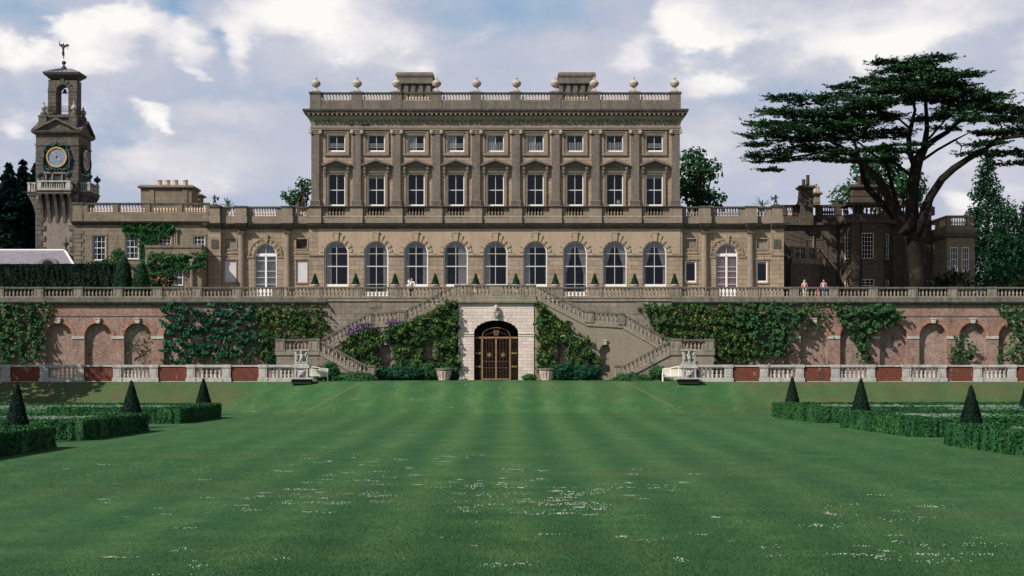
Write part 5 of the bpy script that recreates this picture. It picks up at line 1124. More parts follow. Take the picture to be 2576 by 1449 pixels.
# the gate, set a little inside the arch
YG2 = YH+.42; gx2 = lambda x: PX(x, YG2); gz2 = lambda y: PZ(y, YG2)
gt = thing('iron_gate', (gc, YG2, ZG), 'tall gilded iron double gate with rosettes inside the arched porch', 'gate')
ztr = gz2(851); zb0 = ZG+.02
s = MB()
for x in (1213,1282.8,1247.8): s.box(gx2(x)-.075, gx2(x)+.075, YG2-.06, YG2+.06, zb0, ztr+.06)
s.box(gx2(1193), gx2(1303), YG2-.06, YG2+.06, ztr-.02, ztr+.14); s.box(gx2(1213), gx2(1283), YG2-.04, YG2+.04, zb0+.02, zb0+.14)
lc = [(gc+1.28*math.cos(math.pi*q/16), ztr+.12+.86*math.sin(math.pi*q/16)**.8) for q in range(17)]
s.tube([(a,YG2,b) for a,b in lc], .035, 6)
s.build('gate_frame', M['gatebrass'], gt)
for sg in (-1, 1):
    lf = MB(); x0 = gc+sg*.1; x1 = gc+sg*1.18
    for k in range(1, 4): x = x0+(x1-x0)*k/4; lf.tube([(x,YG2,zb0+.1),(x,YG2,ztr)], .02, 5)
    for f_ in (.29, .56): zq = zb0+(ztr-zb0)*(1-f_ if f_ > .5 else f_); lf.tube([(x0,YG2,zq),(x1,YG2,zq)], .028, 5)
    for k in range(4):                              # scrolls between the bars
        xm_ = x0+(x1-x0)*(k+.5)/4
        for j in range(13):
            zq = zb0+.28+j*.285; lf.tube([(xm_+.09*math.cos(t_), YG2, zq+.11*math.sin(t_)) for t_ in [math.pi*2*q_/7+j for q_ in range(6)]], .010, 4)
    l_ = lf.build('gate_leaf', M['gatedim'], gt)
    ro = MB(); zc_ = zb0+(ztr-zb0)*.60; xc_ = (x0+x1)/2
    for k in range(8): t_ = k*math.pi/4; ro.prism([(xc_+.06*math.cos(t_), zc_+.06*math.sin(t_)),(xc_+.17*math.cos(t_-.3), zc_+.17*math.sin(t_-.3)),(xc_+.24*math.cos(t_), zc_+.24*math.sin(t_)),(xc_+.17*math.cos(t_+.3), zc_+.17*math.sin(t_+.3))], YG2-.07, YG2-.02)
    ro.prism([(xc_+.1*math.cos(k*math.pi/5), zc_+.1*math.sin(k*math.pi/5)) for k in range(10)], YG2-.1, YG2-.02); ro.build('rosette', M['gatebrass'], l_)
    sp_ = MB(); xs0 = gc+sg*1.33; xs1 = gc+sg*1.98
    for k in range(3): x = xs0+(xs1-xs0)*(k+.5)/3; sp_.tube([(x,YG2,zb0),(x,YG2,ztr)], .014, 5)
    for j in range(12):
        for k in range(2): x = xs0+(xs1-xs0)*(k+.5)/2; zq = zb0+.25+j*.31; sp_.tube([(x+.1*math.cos(t_), YG2, zq+.11*math.sin(t_)) for t_ in [math.pi*2*q_/7+j for q_ in range(6)]], .010, 4)
    o = sp_.build('side_panel', M['gatedim'], gt)
    md = MB()
    for zq in (zb0+(ztr-zb0)*.32, zb0+(ztr-zb0)*.64):
        for k in (-1,1): x = (xs0+xs1)/2+k*.13; md.prism([(x+.1*math.cos(q_*math.pi/5), zq+.1*math.sin(q_*math.pi/5)) for q_ in range(10)], YG2-.07, YG2-.02)
        md.box(xs0+.02, xs1-.02, YG2-.04, YG2-.01, zq-.035, zq+.035)
    for q_ in range(5):
        for k in (-1,1): md.prism([((xs0+xs1)/2+k*.13+.03*math.cos(a_*2), zb0+.5+q_*.75+.04*math.sin(a_*2)) for a_ in range(4)], YG2-.05, YG2-.02)
    md.build('medallions', M['gatebrass'], o)
cr_ = MB(); cz_ = ztr+.46
cr_.prism([(gc-.30,cz_+.2),(gc-.18,cz_+.34),(gc,cz_+.26),(gc+.18,cz_+.34),(gc+.30,cz_+.2),(gc+.24,cz_-.1),(gc,cz_-.32),(gc-.24,cz_-.1)], YG2-.06, YG2)
for sg in (-1,1): cr_.tube([(gc+sg*.3,YG2-.02,cz_),(gc+sg*.5,YG2-.02,cz_+.1),(gc+sg*.62,YG2-.02,cz_-.1),(gc+sg*.8,YG2-.02,cz_),(gc+sg*1.0,YG2-.02,cz_-.2)], .02, 5)
cr_.build('crest', M['gatedim'], gt)
MB().prism([(gc-.14,zb0+1.62),(gc+.14,zb0+1.62),(gc+.05,zb0+1.70),(gc+.04,zb0+1.8),(gc-.04,zb0+1.8),(gc-.05,zb0+1.70)], YG2-.1, YG2-.05).build('lock', M['gatebrass'], gt)
def stairs(sg, lab):
    t = thing('staircase', (AX+sg*12, 131, ZG), lab, 'staircase', 'two mirrored flights of the garden staircase')
    ux = lambda u: AX+sg*u; wm = 'base' if sg < 0 else 'render'
    zt_ = ZT; fl = [(3.77,hz2(745.5)),(8.5,hz2(811)),(11.67,hz2(816)),(16.0,5.12)]
    s = MB(); outer = [(ux(3.65),ZG-.1),(ux(17.9),ZG-.1),(ux(17.9),5.1)]+[(ux(u), z) for u, z in fl[::-1]]+[(ux(3.65),fl[0][1])]
    if sg > 0: outer = outer
    nx1 = [10.15, 6.25]; holes = [arch(ux(u), .95, ZG+.75 if u > 8 else ZG+1.0, PZ(880 if u > 8 else 868, YH), 10) for u in nx1]
    polyhole(s, outer, holes, YH, .45, 0, 1, 1)
    s.build('stair_wall', [M[wm], M['base']], t)
    s = MB()
    for u in nx1: zk = PZ(880 if u > 8 else 868, YH)+.47; s.prism([(ux(u)-.1,zk),(ux(u)+.1,zk),(ux(u)+.16,zk+.34),(ux(u)-.16,zk+.34)], YH-.16, YH); s.box(ux(u)-.2, ux(u)+.2, YH-.2, YH, zk+.34, zk+.46)
    s.build('niche_keystones', M['marble'], t)
    s = MB()                                        # sloping string under the rail, and the steps behind
    for (u0,z0),(u1,z1) in zip(fl[:-1], fl[1:]): s.prism([(ux(u0),z0-.32),(ux(u1),z1-.32),(ux(u1),z1+.01),(ux(u0),z0+.01)], YH-.1, YH+.3)
    for (u0,z0),(u1,z1) in ((fl[0],fl[1]),(fl[2],fl[3])):
        n = 16
        for k in range(n): a, b = sorted((ux(u0+(u1-u0)*k/n), ux(u0+(u1-u0)*(k+1)/n))); s.box(a, b, YH+.3, YWL-.05, z0+(z1-z0)*(k+1)/n-.5, z0+(z1-z0)*(k+1)/n)
    a, b = sorted((ux(8.5), ux(11.67))); s.box(a, b, YH+.3, YWL-.05, fl[2][1]-.5, fl[2][1]-.02)
    a, b = sorted((ux(16.0), ux(19.75))); s.box(a, b, YLO+.3, YWL-.05, 4.7, 5.1)
    lf_ = [(15.87,5.12),(11.3,ZG+.12)]; n = 15
    for k in range(n): c, d = sorted((ux(15.87+(11.3-15.87)*k/n), ux(15.87+(11.3-15.87)*(k+1)/n))); s.box(c, d, YLO+.3, YH-.1, ZG-.1, 5.1-(5.1-ZG)*(k+1)/n)
    s.build('steps', M['terr'], t)
    s = MB(); wl = 'base'                          # landing block and lower wall
    s.prism([(ux(15.9),ZG-.1),(ux(11.0),ZG-.1),(ux(11.0),ZG+.15),(ux(15.9),5.1)], YLO, YLO+.35, 0); s.box(min(ux(15.88),ux(19.75)), max(ux(15.88),ux(19.75)), YLO, YLO+.35, ZG-.1, 5.1, 1 if sg > 0 else 0)
    xo = ux(19.75); s.box(min(xo,xo-sg*.35), max(xo,xo-sg*.35), YLO+.35, YWL-.05, ZG-.1, 5.1, 0)
    a, b = sorted((ux(15.8), ux(19.85))); s.box(a, b, YLO-.1, YLO+.1, 4.72, 5.1, 2); s.prism([(ux(15.85),4.72),(ux(11.1),ZG-.22),(ux(11.1),ZG+.14),(ux(15.85),5.1)], YLO-.1, YLO+.05, 2)
    s.build('landing_wall', [M['base'], M['render'], M['terr']], t)
    R_ = lambda *a, **k: rail(t, *a, name='rail', **k); y1, y2 = YH+.1, YLO+.15
    rail(t, ux(4.0), fl[0][1]-.1, ux(8.3), fl[1][1]+.08, y1, n=11, h=1.03); rail(t, ux(9.0), fl[1][1], ux(11.4), fl[2][1], y1, n=6, h=1.03); rail(t, ux(11.9), fl[2][1]-.1, ux(15.9), fl[3][1]+.1, y1, n=11, h=1.05)
    rail(t, ux(19.0), 5.1, ux(16.9), 5.1, y2, n=6, h=1.05); rail(t, ux(15.9), 5.05, ux(11.6), ZG+.3, y2, n=12, h=1.05)
    for u, z, y, w_, h in ((8.65,fl[1][1],y1,.75,1.1),(11.65,fl[2][1],y1,.5,1.05),(16.35,5.1,y2,1.0,1.1),(19.4,5.1,y2,.8,1.07),(11.15,ZG,y2,.66,1.38)): s = MB(); pier(s, ux(u), y, z, w_, h, .46); s.build('pier', [M['cope'], M['terr']], t)
    s = MB(); s.box(min(xo,xo-sg*.35), max(xo,xo-sg*.35), YLO+.4, YWL-.1, 5.98, 6.15, 0); s.box(min(xo-sg*.03,xo-sg*.32), max(xo-sg*.03,xo-sg*.32), YLO+.4, YWL-.1, 5.1, 5.22, 1)
    e = s.build('side_rail', [M['cope'], M['terr']], t)
    for k in range(14): put('baluster', BAL['terr'], e, (xo-sg*.17, YLO+.8+k*.42, 5.22), 0, (.75,.75,.76))
stairs(-1, 'left garden staircase, its wall thick with climbers and purple flowers on the ledge'); stairs(1, 'right flight of the garden staircase, with bare rendered wall beside the arched niches')
# ------------------------------------------------------------------ LOWER PARAPET WITH FOUNTAINS
YLP = 121.5; lz = lambda y: PZ(y, YLP); lxp = lambda x: PX(x, YLP)
def parapet(sections, bricks, lab, loc):
    t = thing('parapet_wall', (loc, YLP, ZG), lab, 'parapet wall', 'white balustrade walls along the lawn bank')
    s = MB(); br = MB(); zt_, z0 = lz(917.6), ZG-.12
    for a, b in bricks:
        br.box(lxp(a)-.02, lxp(b)+.02, YLP-.02, YLP+.3, z0, lz(922.5)); s.box(lxp(a), lxp(b), YLP-.1, YLP+.4, lz(922.5), zt_-.03, 0); s.box(lxp(a), lxp(b), YLP-.08, YLP-.02, z0, ZG+.05, 0)
    for a, b, pa, pb in sections:
        A, B = lxp(a), lxp(b); s.box(A-.05, B+.05, YLP-.16, YLP+.42, lz(923.5), zt_, 0); s.box(A, B, YLP-.12, YLP+.38, z0, lz(950), 0); s.box(A-.06, B+.06, YLP-.18, YLP+.42, z0, lz(956.5), 0); s.box(A+.0, B-.0, YLP-.1, YLP+.36, lz(926), lz(923.6), 0)
        for x, on in ((A+.36, pa), (B-.36, pb)):
            if on:
                s.box(x-.34, x+.34, YLP-.14, YLP+.40, lz(952), lz(923.6), 0); s.box(x-.22, x+.22, YLP-.17, YLP-.12, lz(948), lz(927.5), 0); s.box(x-.42, x+.42, YLP-.22, YLP+.44, z0, lz(951), 0); s.box(x-.40, x+.40, YLP-.21, YLP+.44, lz(924.6), zt_+.015, 0)
    s.build('marble_coping', M['marble'], t); br.build('brick_panel', M['brickr'], t)
    for a, b, pa, pb in sections:
        A, B = lxp(a)+(.78 if pa else .1), lxp(b)-(.78 if pb else .1); n = round((B-A)/.34)
        for k in range(n): put('baluster', BAL['marble'], t, (A+(B-A)*(k+.5)/n, YLP+.13, lz(950)), 0, (.86,.86,lz(926)-lz(950)))
parapet([(-85,27,1,1),(101,212,1,1),(285,398,1,1),(470,581,1,1),(651,744,1,0)], [(-160,-85),(27,101),(212,285),(398,470),(581,651)], 'white marble balustrade with red brick panels on the bank, left side of the lawn', lxp(300))
parapet([(1753,1843,0,1),(1911,2022,1,1),(2090,2201,1,1),(2269,2380,1,1),(2448,2556,1,1)], [(1843,1911),(2022,2090),(2201,2269),(2380,2448),(2556,2640)], 'white marble balustrade with red brick panels on the bank, right side of the lawn', lxp(2200))
def fountain(xc, sg, lab):
    X = lxp(xc); Y = YLP-.1; t = thing('wall_fountain', (X, Y, ZG), lab, 'fountain', 'carved marble fountains ending the lower balustrades')
    s = MB(); s.box(X-.56, X+.56, Y-.2, Y+.75, ZG-.1, lz(926)); s.box(X-.72, X+.72, Y-.34, Y+.85, lz(926), lz(919)); s.box(X-.64, X+.64, Y-.26, Y+.8, lz(919), lz(916.5))
    for q in (-1,1): s.box(X+q*.5-.07, X+q*.5+.07, Y-.3, Y-.19, ZG+.3, lz(927))
    s.box(X-.56, X+.56, Y-.1, Y+.7, lz(916.5), lz(913)); s.build('pedestal', M['marble'], t)
    s = MB(); zl, zh = lz(913), lz(882); s.box(X-.42, X+.42, Y+.05, Y+.55, zl, zh); s.box(X-.62, X+.62, Y-.18, Y+.7, zh, zh+.09); s.box(X-.55, X+.55, Y-.1, Y+.65, zh-.07, zh)
    for q in (-1,1):                                # wings and pillars of the relief
        for k in range(5): s.tube([(X+q*(.60-.05*k),Y-.02,zh-.22-.13*k),(X+q*(.44-.03*k),Y-.1,zh-.18-.12*k),(X+q*.30,Y-.04,zh-.34-.09*k)], [.05,.075,.05], 6)
        s.tube([(X+q*.5,Y-.02,zl+.02),(X+q*.46,Y-.06,zl+.3),(X+q*.54,Y-.04,zh-.35)], [.08,.07,.05], 6)
    s.tube([(X+.16*sg,Y-.1,zl+.06),(X+.02,Y-.18,zl+.38),(X-.08*sg,Y-.16,zh-.42),(X-.02,Y-.2,zh-.22)], [.06,.15,.14,.07], 8)
    s.lathe([(.02,0),(.1,.05),(.11,.14),(.03,.22)], X-.02, Y-.2, zh-.27, 8); s.tube([(X-.05,Y-.15,zh-.45),(X+.28*sg,Y-.12,zh-.30),(X+.36*sg,Y-.1,zh-.5)], [.06,.05,.04], 6)
    s.box(X-.5, X+.5, Y-.14, Y+.0, zl, zl+.1); s.build('relief', M['marble'], t)
    s = MB(); mz = lz(942)                           # beast mask
    s.lathe([(.03,-.26),(.2,-.2),(.28,-.05),(.3,.12),(.24,.28),(.1,.36),(.02,.38)], X, Y-.18, mz, 10); s.tube([(X,Y-.5,mz+.1),(X,Y-.56,mz-.04)], [.06,.09], 6)
    for q in (-1,1): s.tube([(X+q*.2,Y-.3,mz+.22),(X+q*.34,Y-.26,mz+.38)], [.09,.05], 6); s.tube([(X+q*.12,Y-.44,mz+.14),(X+q*.2,Y-.4,mz+.17)], [.05,.04], 6); s.tube([(X+q*.2,Y-.3,mz-.1),(X+q*.3,Y-.28,mz-.28)], [.1,.06], 6)
    o = s.build('mask', M['marble'], t); MB().lathe([(.02,0),(.09,.02),(.09,.14),(.02,.16)], X, Y-.44, mz-.2, 8).build('spout', M['darkbasin'], o)
    s = MB(); xs = X+sg*-.0; a, b = (X-.95, X+1.15) if sg < 0 else (X-1.3, X+.85)
    s.box(a, b, Y-1.25, Y-.18, ZG+.24, ZG+.36); s.build('slab', M['marble'], t); MB().box(a+.25, b-.2, Y-1.05, Y-.2, ZG-.14, ZG+.25).build('basin', M['darkbasin'], t)
fountain(759, -1, 'carved marble fountain with beast mask at the inner end of the left lower balustrade'); fountain(1733, 1, 'carved marble fountain with beast mask at the inner end of the right lower balustrade')
def bench(loc, rz, lab, n=[0]):
    t = thing('garden_bench', (0,0,0), lab, 'bench', 'white slatted benches beside the fountains'); Lh = 1.35
    s = MB()
    for k in range(5): s.box(-Lh, Lh, -.35+.1*k, -.27+.1*k, .40, .43)
    s.build('seat', M['bench'], t); s = MB()
    for k in range(7): s.box(-Lh, Lh, .19, .22, .48+.085*k, .535+.085*k)
    s.prism([(-Lh,1.05),(-Lh*.6,1.10),(-Lh*.2,1.22),(0,1.25),(Lh*.2,1.22),(Lh*.6,1.10),(Lh,1.05),(Lh,1.12),(Lh*.6,1.18),(Lh*.2,1.31),(0,1.34),(-Lh*.2,1.31),(-Lh*.6,1.18),(-Lh,1.12)], .17, .24)
    for x in (-.68,0,.68): s.box(x-.04, x+.04, .18, .23, .43, 1.2 if x else 1.26)
    s.build('backrest', M['bench'], t)
    for x in (-Lh, Lh):
        for y in (-.34, .2): MB().box(x-.045, x+.045, y-.045, y+.045, 0, .66 if y < 0 else 1.1).build('leg', M['bench'], t)
        MB().tube([(x,.2,.68),(x,-.3,.68),(x,-.42,.64),(x,-.42,.57),(x,-.36,.57)], .055, 8).build('armrest', M['bench'], t)
    t.location = loc; t.rotation_euler = (0,0,rz); return t
b_ = bench((lxp(778), YLP+1.6, ZG), R(8), 'white slatted bench half hidden behind the left marble fountain')
dup(b_, (lxp(1712), YLP+1.6, ZG), 'white slatted bench half hidden behind the right marble fountain', R(-10))
M['porch2'] = stone('pink_planter_stone', (.62,.50,.43), (.40,.32,.28), .6, None, (.64,.5,.42), stains=.4, stain=(.22,.18,.16))
def planter():
    s = MB(); pr = [(.46,0),(.50,.08),(.46,.14),(.50,.35),(.60,.62),(.66,.80),(.68,.86)]
    s.lathe(pr, seg=28)
    for k in range(14): a = 2*math.pi*k/14; s.tube([(.50*math.cos(a),.50*math.sin(a),.16),(.53*math.cos(a),.53*math.sin(a),.38),(.665*math.cos(a),.665*math.sin(a),.78)], [.05,.06,.05], 6)
    body = s.mesh('bowl', M['porch2']); s = MB().lathe([(.66,.84),(.74,.90),(.76,.98),(.72,1.04),(.62,1.05),(.6,.95)], seg=28); return body, s.mesh('rim', M['cope'])
pb_, prim = planter()
for x, lab in ((1116.5,'large fluted stone planter on the gravel left of the porch'),(1376,'large fluted stone planter on the gravel right of the porch')):
    t = thing('stone_planter', (PX(x,129.8), 129.8, ZG), lab, 'planter', 'fluted stone planters beside the porch'); put('bowl', pb_, t, t.location, 0, 1.04); put('rim', prim, t, t.location, 0, 1.04)
# ------------------------------------------------------------------ PLANTS ON WALLS
def inpoly(P_, poly):
    x, y = P_[:,0], P_[:,1]; ins = np.zeros(len(P_), bool); n = len(poly)
    for i in range(n):
        x0, y0 = poly[i]; x1, y1 = poly[(i+1)%n]
        c = ((y0 > y) != (y1 > y)) & (x < (x1-x0)*(y-y0)/((y1-y0)+1e-9)+x0); ins ^= c
    return ins
def climber(lab, poly, Y, m, per=110, size=.17, thick=.45, cover=.75, holes=(), seed=1, name='climbing_plant', cat='climbing plant', group='climbing plants on the terrace walls', stems=5, rough=9, clump=1.3):
    r = np.random.RandomState(seed); P_ = np.array(poly, float); x0, y0 = P_.min(0); x1, y1 = P_.max(0); k = Y/F
    n = int((x1-x0)*(y1-y0)*k*k*per); q = np.stack([r.uniform(x0-8,x1+8,n), r.uniform(y0-5,y1+8,n)], 1)
    fa, fb = FN(seed, 26, dim=2), FN(seed+9, 26, dim=2); qq = q+np.stack([fa(q), fb(q)], 1)*rough
    keep = inpoly(qq, poly)
    for (hx_, hy_, hrx, hry) in holes: keep &= (((qq[:,0]-hx_)/hrx)**2+((qq[:,1]-hy_)/hry)**2) > 1
    cl = FN(seed+3, clump*26, dim=2)(q)+.6*FN(seed+4, clump*11, dim=2)(q); keep &= cl > np.quantile(cl, 1-cover)*1.0-r.uniform(0, .25, n)
    q, cl = q[keep], cl[keep]; n = len(q)
    dep = thick*(.12+1.15*np.clip(.5+cl*.45,0,1)**1.5)*r.uniform(.25,1.1,n)+.03
    C_ = np.stack([(q[:,0]-1288)*k, Y-dep, CH+(HZ-q[:,1])*k], 1)
    Nm = np.tile(np.array([-.15,-1,.55]), (n,1)); c0 = C_.mean(0)
    t = thing(name, (c0[0], Y, max(ZG, C_[:,2].min())), lab, cat, group)
    put('foliage', leafmesh('foliage', C_, Nm, size, m, 1.25, .55, seed), t)
    if stems:
        s = MB()
        for _ in range(stems):
            a = q[r.randint(n)]; b = q[r.randint(n)]; lo, hi = (a, b) if a[1] > b[1] else (b, a); pts = []
            for u in np.linspace(0,1,6): x = lo[0]+(hi[0]-lo[0])*u+r.normal()*4; y = lo[1]+(hi[1]-lo[1])*u; pts.append(((x-1288)*k, Y-.06, CH+(HZ-y)*k))
            s.tube(pts, [.06,.05,.045,.04,.03,.02], 5)
        s.build('stem', M['stem'], t)
    return t
Yv = 134.95
climber('dark green creeper over the far left end of the garden wall', [(-40,764),(126,764),(130,790),(112,820),(104,860),(112,905),(-40,912)], Yv, M['ivyw'], 110, .24, .5, .66, seed=11)
climber('dark big-leaved vine covering the brick arches left of the staircase', [(408,766),(470,764),(480,790),(530,766),(560,764),(560,800),(575,766),(640,770),(640,800),(655,870),(640,905),(560,912),(408,912),(420,850),(404,810)], Yv, M['ivyd'], 105, .26, .6, .47, seed=12)
climber('yellow-flecked magnolia trained on the wall just left of the staircase', [(634,774),(700,770),(818,772),(824,786),(806,800),(828,814),(812,848),(700,852),(694,905),(664,902),(648,868),(654,824),(630,792)], Yv, M['magno'], 110, .21, .55, .86, seed=13)
climber('dense magnolia with yellow flecks left of the porch, growing round two niches', [(840,878),(880,846),(930,824),(985,824),(1050,798),(1100,772),(1128,752),(1150,752),(1152,940),(1092,952),(965,948),(955,925),(915,915),(880,895)], YH-.05, M['magno'], 120, .21, .55, .93, holes=((973,897,17,36),(1078,882,16,32)), seed=14, rough=6)
climber('magnolia on the stair wall right of the porch, round the first niche', [(1350,758),(1372,768),(1400,800),(1432,812),(1440,850),(1478,848),(1490,875),(1512,905),(1508,945),(1425,948),(1350,942)], YH-.05, M['magno'], 120, .21, .5, .88, holes=((1411,890,15,36),(1455,805,14,24)), seed=15, rough=6)
climber('broad yellow-flecked magnolia on the wall just right of the staircase', [(1608,770),(1640,766),(1870,768),(1905,800),(1895,860),(1925,905),(1800,908),(1796,864),(1700,858),(1650,838),(1636,812),(1646,800),(1615,786)], Yv, M['magno'], 110, .21, .6, .92, seed=16)
climber('loose pale climber hanging beside the right magnolia', [(1850,768),(1905,764),(2000,770),(2035,790),(2010,830),(1992,860),(1962,905),(1930,895),(1890,850),(1850,815)], Yv-.3, M['ivyw'], 120, .22, .7, .80, seed=17)
climber('thin grey-green climber along the top of the right wall', [(1960,768),(2090,764),(2082,800),(2076,832),(2052,838),(2040,800),(1990,800)], Yv, M['light'], 60, .2, .6, .66, seed=18)
climber('bushy wisteria spreading over two arches of the right wall', [(2098,770),(2150,764),(2240,766),(2268,790),(2268,806),(2215,820),(2200,838),(2185,860),(2180,912),(2158,908),(2150,868),(2136,830),(2105,800)], Yv-.1, M['ivyw'], 150, .22, .75, .84, seed=19)
climber('small upright shrub trained in the far right brick arch', [(2405,848),(2425,838),(2440,860),(2462,868),(2448,890),(2440,915),(2384,915),(2380,880),(2400,870)], Yv, M['ivyw'], 80, .2, .45, .72, seed=20)
climber('dark climber at the far right end of the garden wall', [(2512,772),(2600,768),(2600,912),(2505,912),(2520,880),(2545,840),(2520,800)], Yv, M['ivyw'], 76, .23, .55, .68, seed=21)
climber('sparse wiry climber in the third brick arch from the left', [(315,800),(345,820),(380,800),(392,840),(375,905),(322,905),(308,850)], Yv+.2, M['ivyw'], 26, .17, .2, .5, seed=22)
climber('green creeper wrapping the left wing below its cornice', [(305,562),(437,561),(438,590),(416,596),(396,612),(384,640),(374,660),(352,660),(350,598),(320,592),(306,576)], YL_-.02, M['house'], 120, .22, .3, .97, seed=23, group='creepers on the left house wing', stems=2, rough=3)
climber('low ivy along the foot of the left wing above the yew hedge', [(204,658),(276,656),(286,630),(306,620),(312,660),(340,662),(380,655),(380,672),(204,672)], YL_-.1, M['house'], 110, .2, .3, .92, seed=24, group='creepers on the left house wing', stems=1, rough=3)
ro_ = climber('thick green creeper covering the low porch of the left wing', [(371,642),(384,635),(440,638),(520,637),(520,682),(490,676),(470,684),(442,686),(434,712),(400,722),(372,718)], YL_-2.7, M['house'], 140, .2, .4, .98, seed=25, group='creepers on the left house wing', stems=2, rough=4)
climber('red roses flowering on the low porch of the left wing', [(388,694),(425,690),(432,705),(415,716),(392,712)], YL_-3.0, M['rose'], 60, .15, .3, .6, seed=26, name='rose_bush', cat='rose bush', group=None, stems=2, rough=4)
climber('purple flowers spilling over the lower stair ledge left of the porch', [(868,845),(880,822),(905,815),(928,812),(945,815),(935,822),(905,832),(880,843)], YH-.2, M['purple'], 420, .11, .4, .97, seed=27, name='purple_flowers', cat='flowers', group='purple flowers on the stair ledge', stems=0, rough=2)
climber('purple flowers spilling over the level stair ledge left of the porch', [(968,815),(975,806),(1000,804),(1018,807),(1010,814),(985,818)], YH-.2, M['purple'], 420, .11, .4, .97, seed=28, name='purple_flowers', cat='flowers', group='purple flowers on the stair ledge', stems=0, rough=2)
for i, (x, y, lb) in enumerate(((1639,911,'small purple flower tuft, uppermost on the right lower stair ledge'),(1616,926,'small purple flower tuft, middle one on the right lower stair ledge'),(1590,936,'small purple flower tuft, lowest on the right lower stair ledge'))):
    climber(lb, [(x-5,y-3),(x+5,y-3),(x+4,y+4),(x-4,y+4)], YLO-.1, M['purple'], 500, .09, .2, .9, seed=30+i, name='purple_flowers', cat='flowers', group='purple tufts on the right stair', stems=0, rough=1)
def bush(lab, x, y0, y1, w_, Y, m, n=900, size=.14, seed=1, name='shrub', cat='shrub', group='shrubs at the foot of the staircase', d=None, flat=False):
    r = np.random.RandomState(seed); cx = PX(x, Y); zb = PZ(y1, Y) if y1 < 956 else ZG; h = PZ(y0, Y)-zb; hw = w_*Y/F/2; d = d or min(hw, .9)
    u = r.normal(size=(n,3)); u /= np.linalg.norm(u, axis=1)[:,None]; u[:,2] = np.abs(u[:,2]) if flat else u[:,2]
    bump = 1+.16*FN(seed, 1.6)(u*2)+.1*r.normal(size=n)*(.3 if flat else 1)
    C_ = u*bump[:,None]*np.array([hw, d, h if flat else h/2])+np.array([cx, Y, zb if flat else zb+h/2])
    C_[:,2] = np.maximum(C_[:,2], zb+.03)
    t = thing(name, (cx, Y, zb), lab, cat, group); put('foliage', leafmesh('foliage', C_, u+np.array([0,-.2,.4]), size, m, 1.3, .6, seed), t)
    s = MB(); 
    for k in range(5): a = k*1.3; s.tube([(cx,Y,zb),(cx+hw*.4*math.cos(a),Y+d*.4*math.sin(a),zb+h*.5)], [.04,.02], 5)
    s.build('stem', M['stem'], t); return t
B_ = [('loose green shrub leaning on the lower stair wall, left side',830,914,957,42,127.6,'shrub',700),('low clipped green mound at the foot of the left stair',888,937,957,112,127.4,'box',1500),
 ('dark leafy shrub under the left climber, nearest the stair pier',965,926,957,36,129.6,'ivyd',500),('broad dark shrub below the left niche',1018,922,957,96,129.9,'ivyd',1300),('upright shrub beside the left stone planter',1080,912,957,46,130.2,'ivyw',900),
 ('small plant between left planter and porch',1142,936,957,22,130.4,'ivyd',260),('small yellowish plant between porch and right planter',1332,942,957,32,130.2,'shrub',320),('dark rounded shrub beside the right stone planter',1418,916,957,56,129.9,'ivyd',900),
 ('broad dark shrub below the right climber',1470,920,957,76,129.8,'ivyd',1100),('low clipped green mound at the foot of the right stair',1590,941,957,98,127.4,'box',1300),('taller green shrub against the right landing wall',1655,922,955,38,127.2,'shrub',600),
 ('narrow dark shrub in the corner left of the left landing',684,890,930,20,127.5,'yew',300),('small shrub behind the left bench',803,922,957,26,126.5,'shrub',300)]
for i, (lb,x,y0,y1,w_,Y_,m_,n) in enumerate(B_): bush(lb, x, y0, y1, w_, Y_, M[m_], n*2, .11 if m_ == 'box' else .15, 50+i, flat='mound' in lb)
climber('weeds along the foot of the left porch pier', [(1176,950),(1192,948),(1195,957),(1172,957)], YH-.1, M['shrub'], 60, .1, .3, .7, seed=40, name='shrub', cat='shrub', group='shrubs at the foot of the staircase', stems=0)
# clipped shapes
def clipped(lab, X, Y, z0, rad, h, m, n, size, seed, name='clipped_yew_cone', cat='topiary', group='clipped yew cones in the parterre', prof=None):
    r = np.random.RandomState(seed); prof = prof or (lambda t: (1-t)**.92*.93+.07*(1-t)+.045)
    t = 1-np.sqrt(r.uniform(0,1,n)); a = r.uniform(0,2*math.pi,n); rr_ = np.array([prof(v) for v in t])*rad
    rr_ *= 1+.05*FN(seed, 1.0)(np.stack([np.cos(a)*rad*2, np.sin(a)*rad*2, t*h*2], 1))+.05*r.normal(size=n)
    C_ = np.stack([X+rr_*np.cos(a), Y+rr_*np.sin(a), z0+t*h], 1); Nm = np.stack([np.cos(a), np.sin(a), np.full(n,.35)], 1)
    o = thing(name, (X, Y, z0), lab, cat, group); put('foliage', leafmesh('foliage', C_, Nm, size, m, 1.3, .45, seed), o)
    s = MB(); s.lathe([(prof(v)*rad*.90, v*h*.985) for v in np.linspace(0,1,12)], X, Y, z0, 16); s.build('inner_growth', m, o); return o
cones = [(43,73.2,3.22,'tall clipped yew cone at the far left of the parterre'),(331,89.7,3.02,'tall clipped yew cone, middle one of the left parterre'),(512,110,2.92,'clipped yew cone at the inner end of the left parterre'),
 (1993,110,3.06,'clipped yew cone at the inner end of the right parterre'),(2166,92.6,3.14,'tall clipped yew cone, middle one of the right parterre'),(2443,76.4,2.98,'tall clipped yew cone nearest the viewer in the right parterre'),(2585,104,3.0,'clipped yew cone cut off by the right edge of the view')]
for i, (x, Y_, zt_, lb) in enumerate(cones): clipped(lb, PX(x,Y_), Y_, 0, [.62,.72,.66,.62,.68,.66,.62][i]*1.0*(1.0+.0*i)+.08, zt_, M['yewdark'], 9000, .075, 60+i)
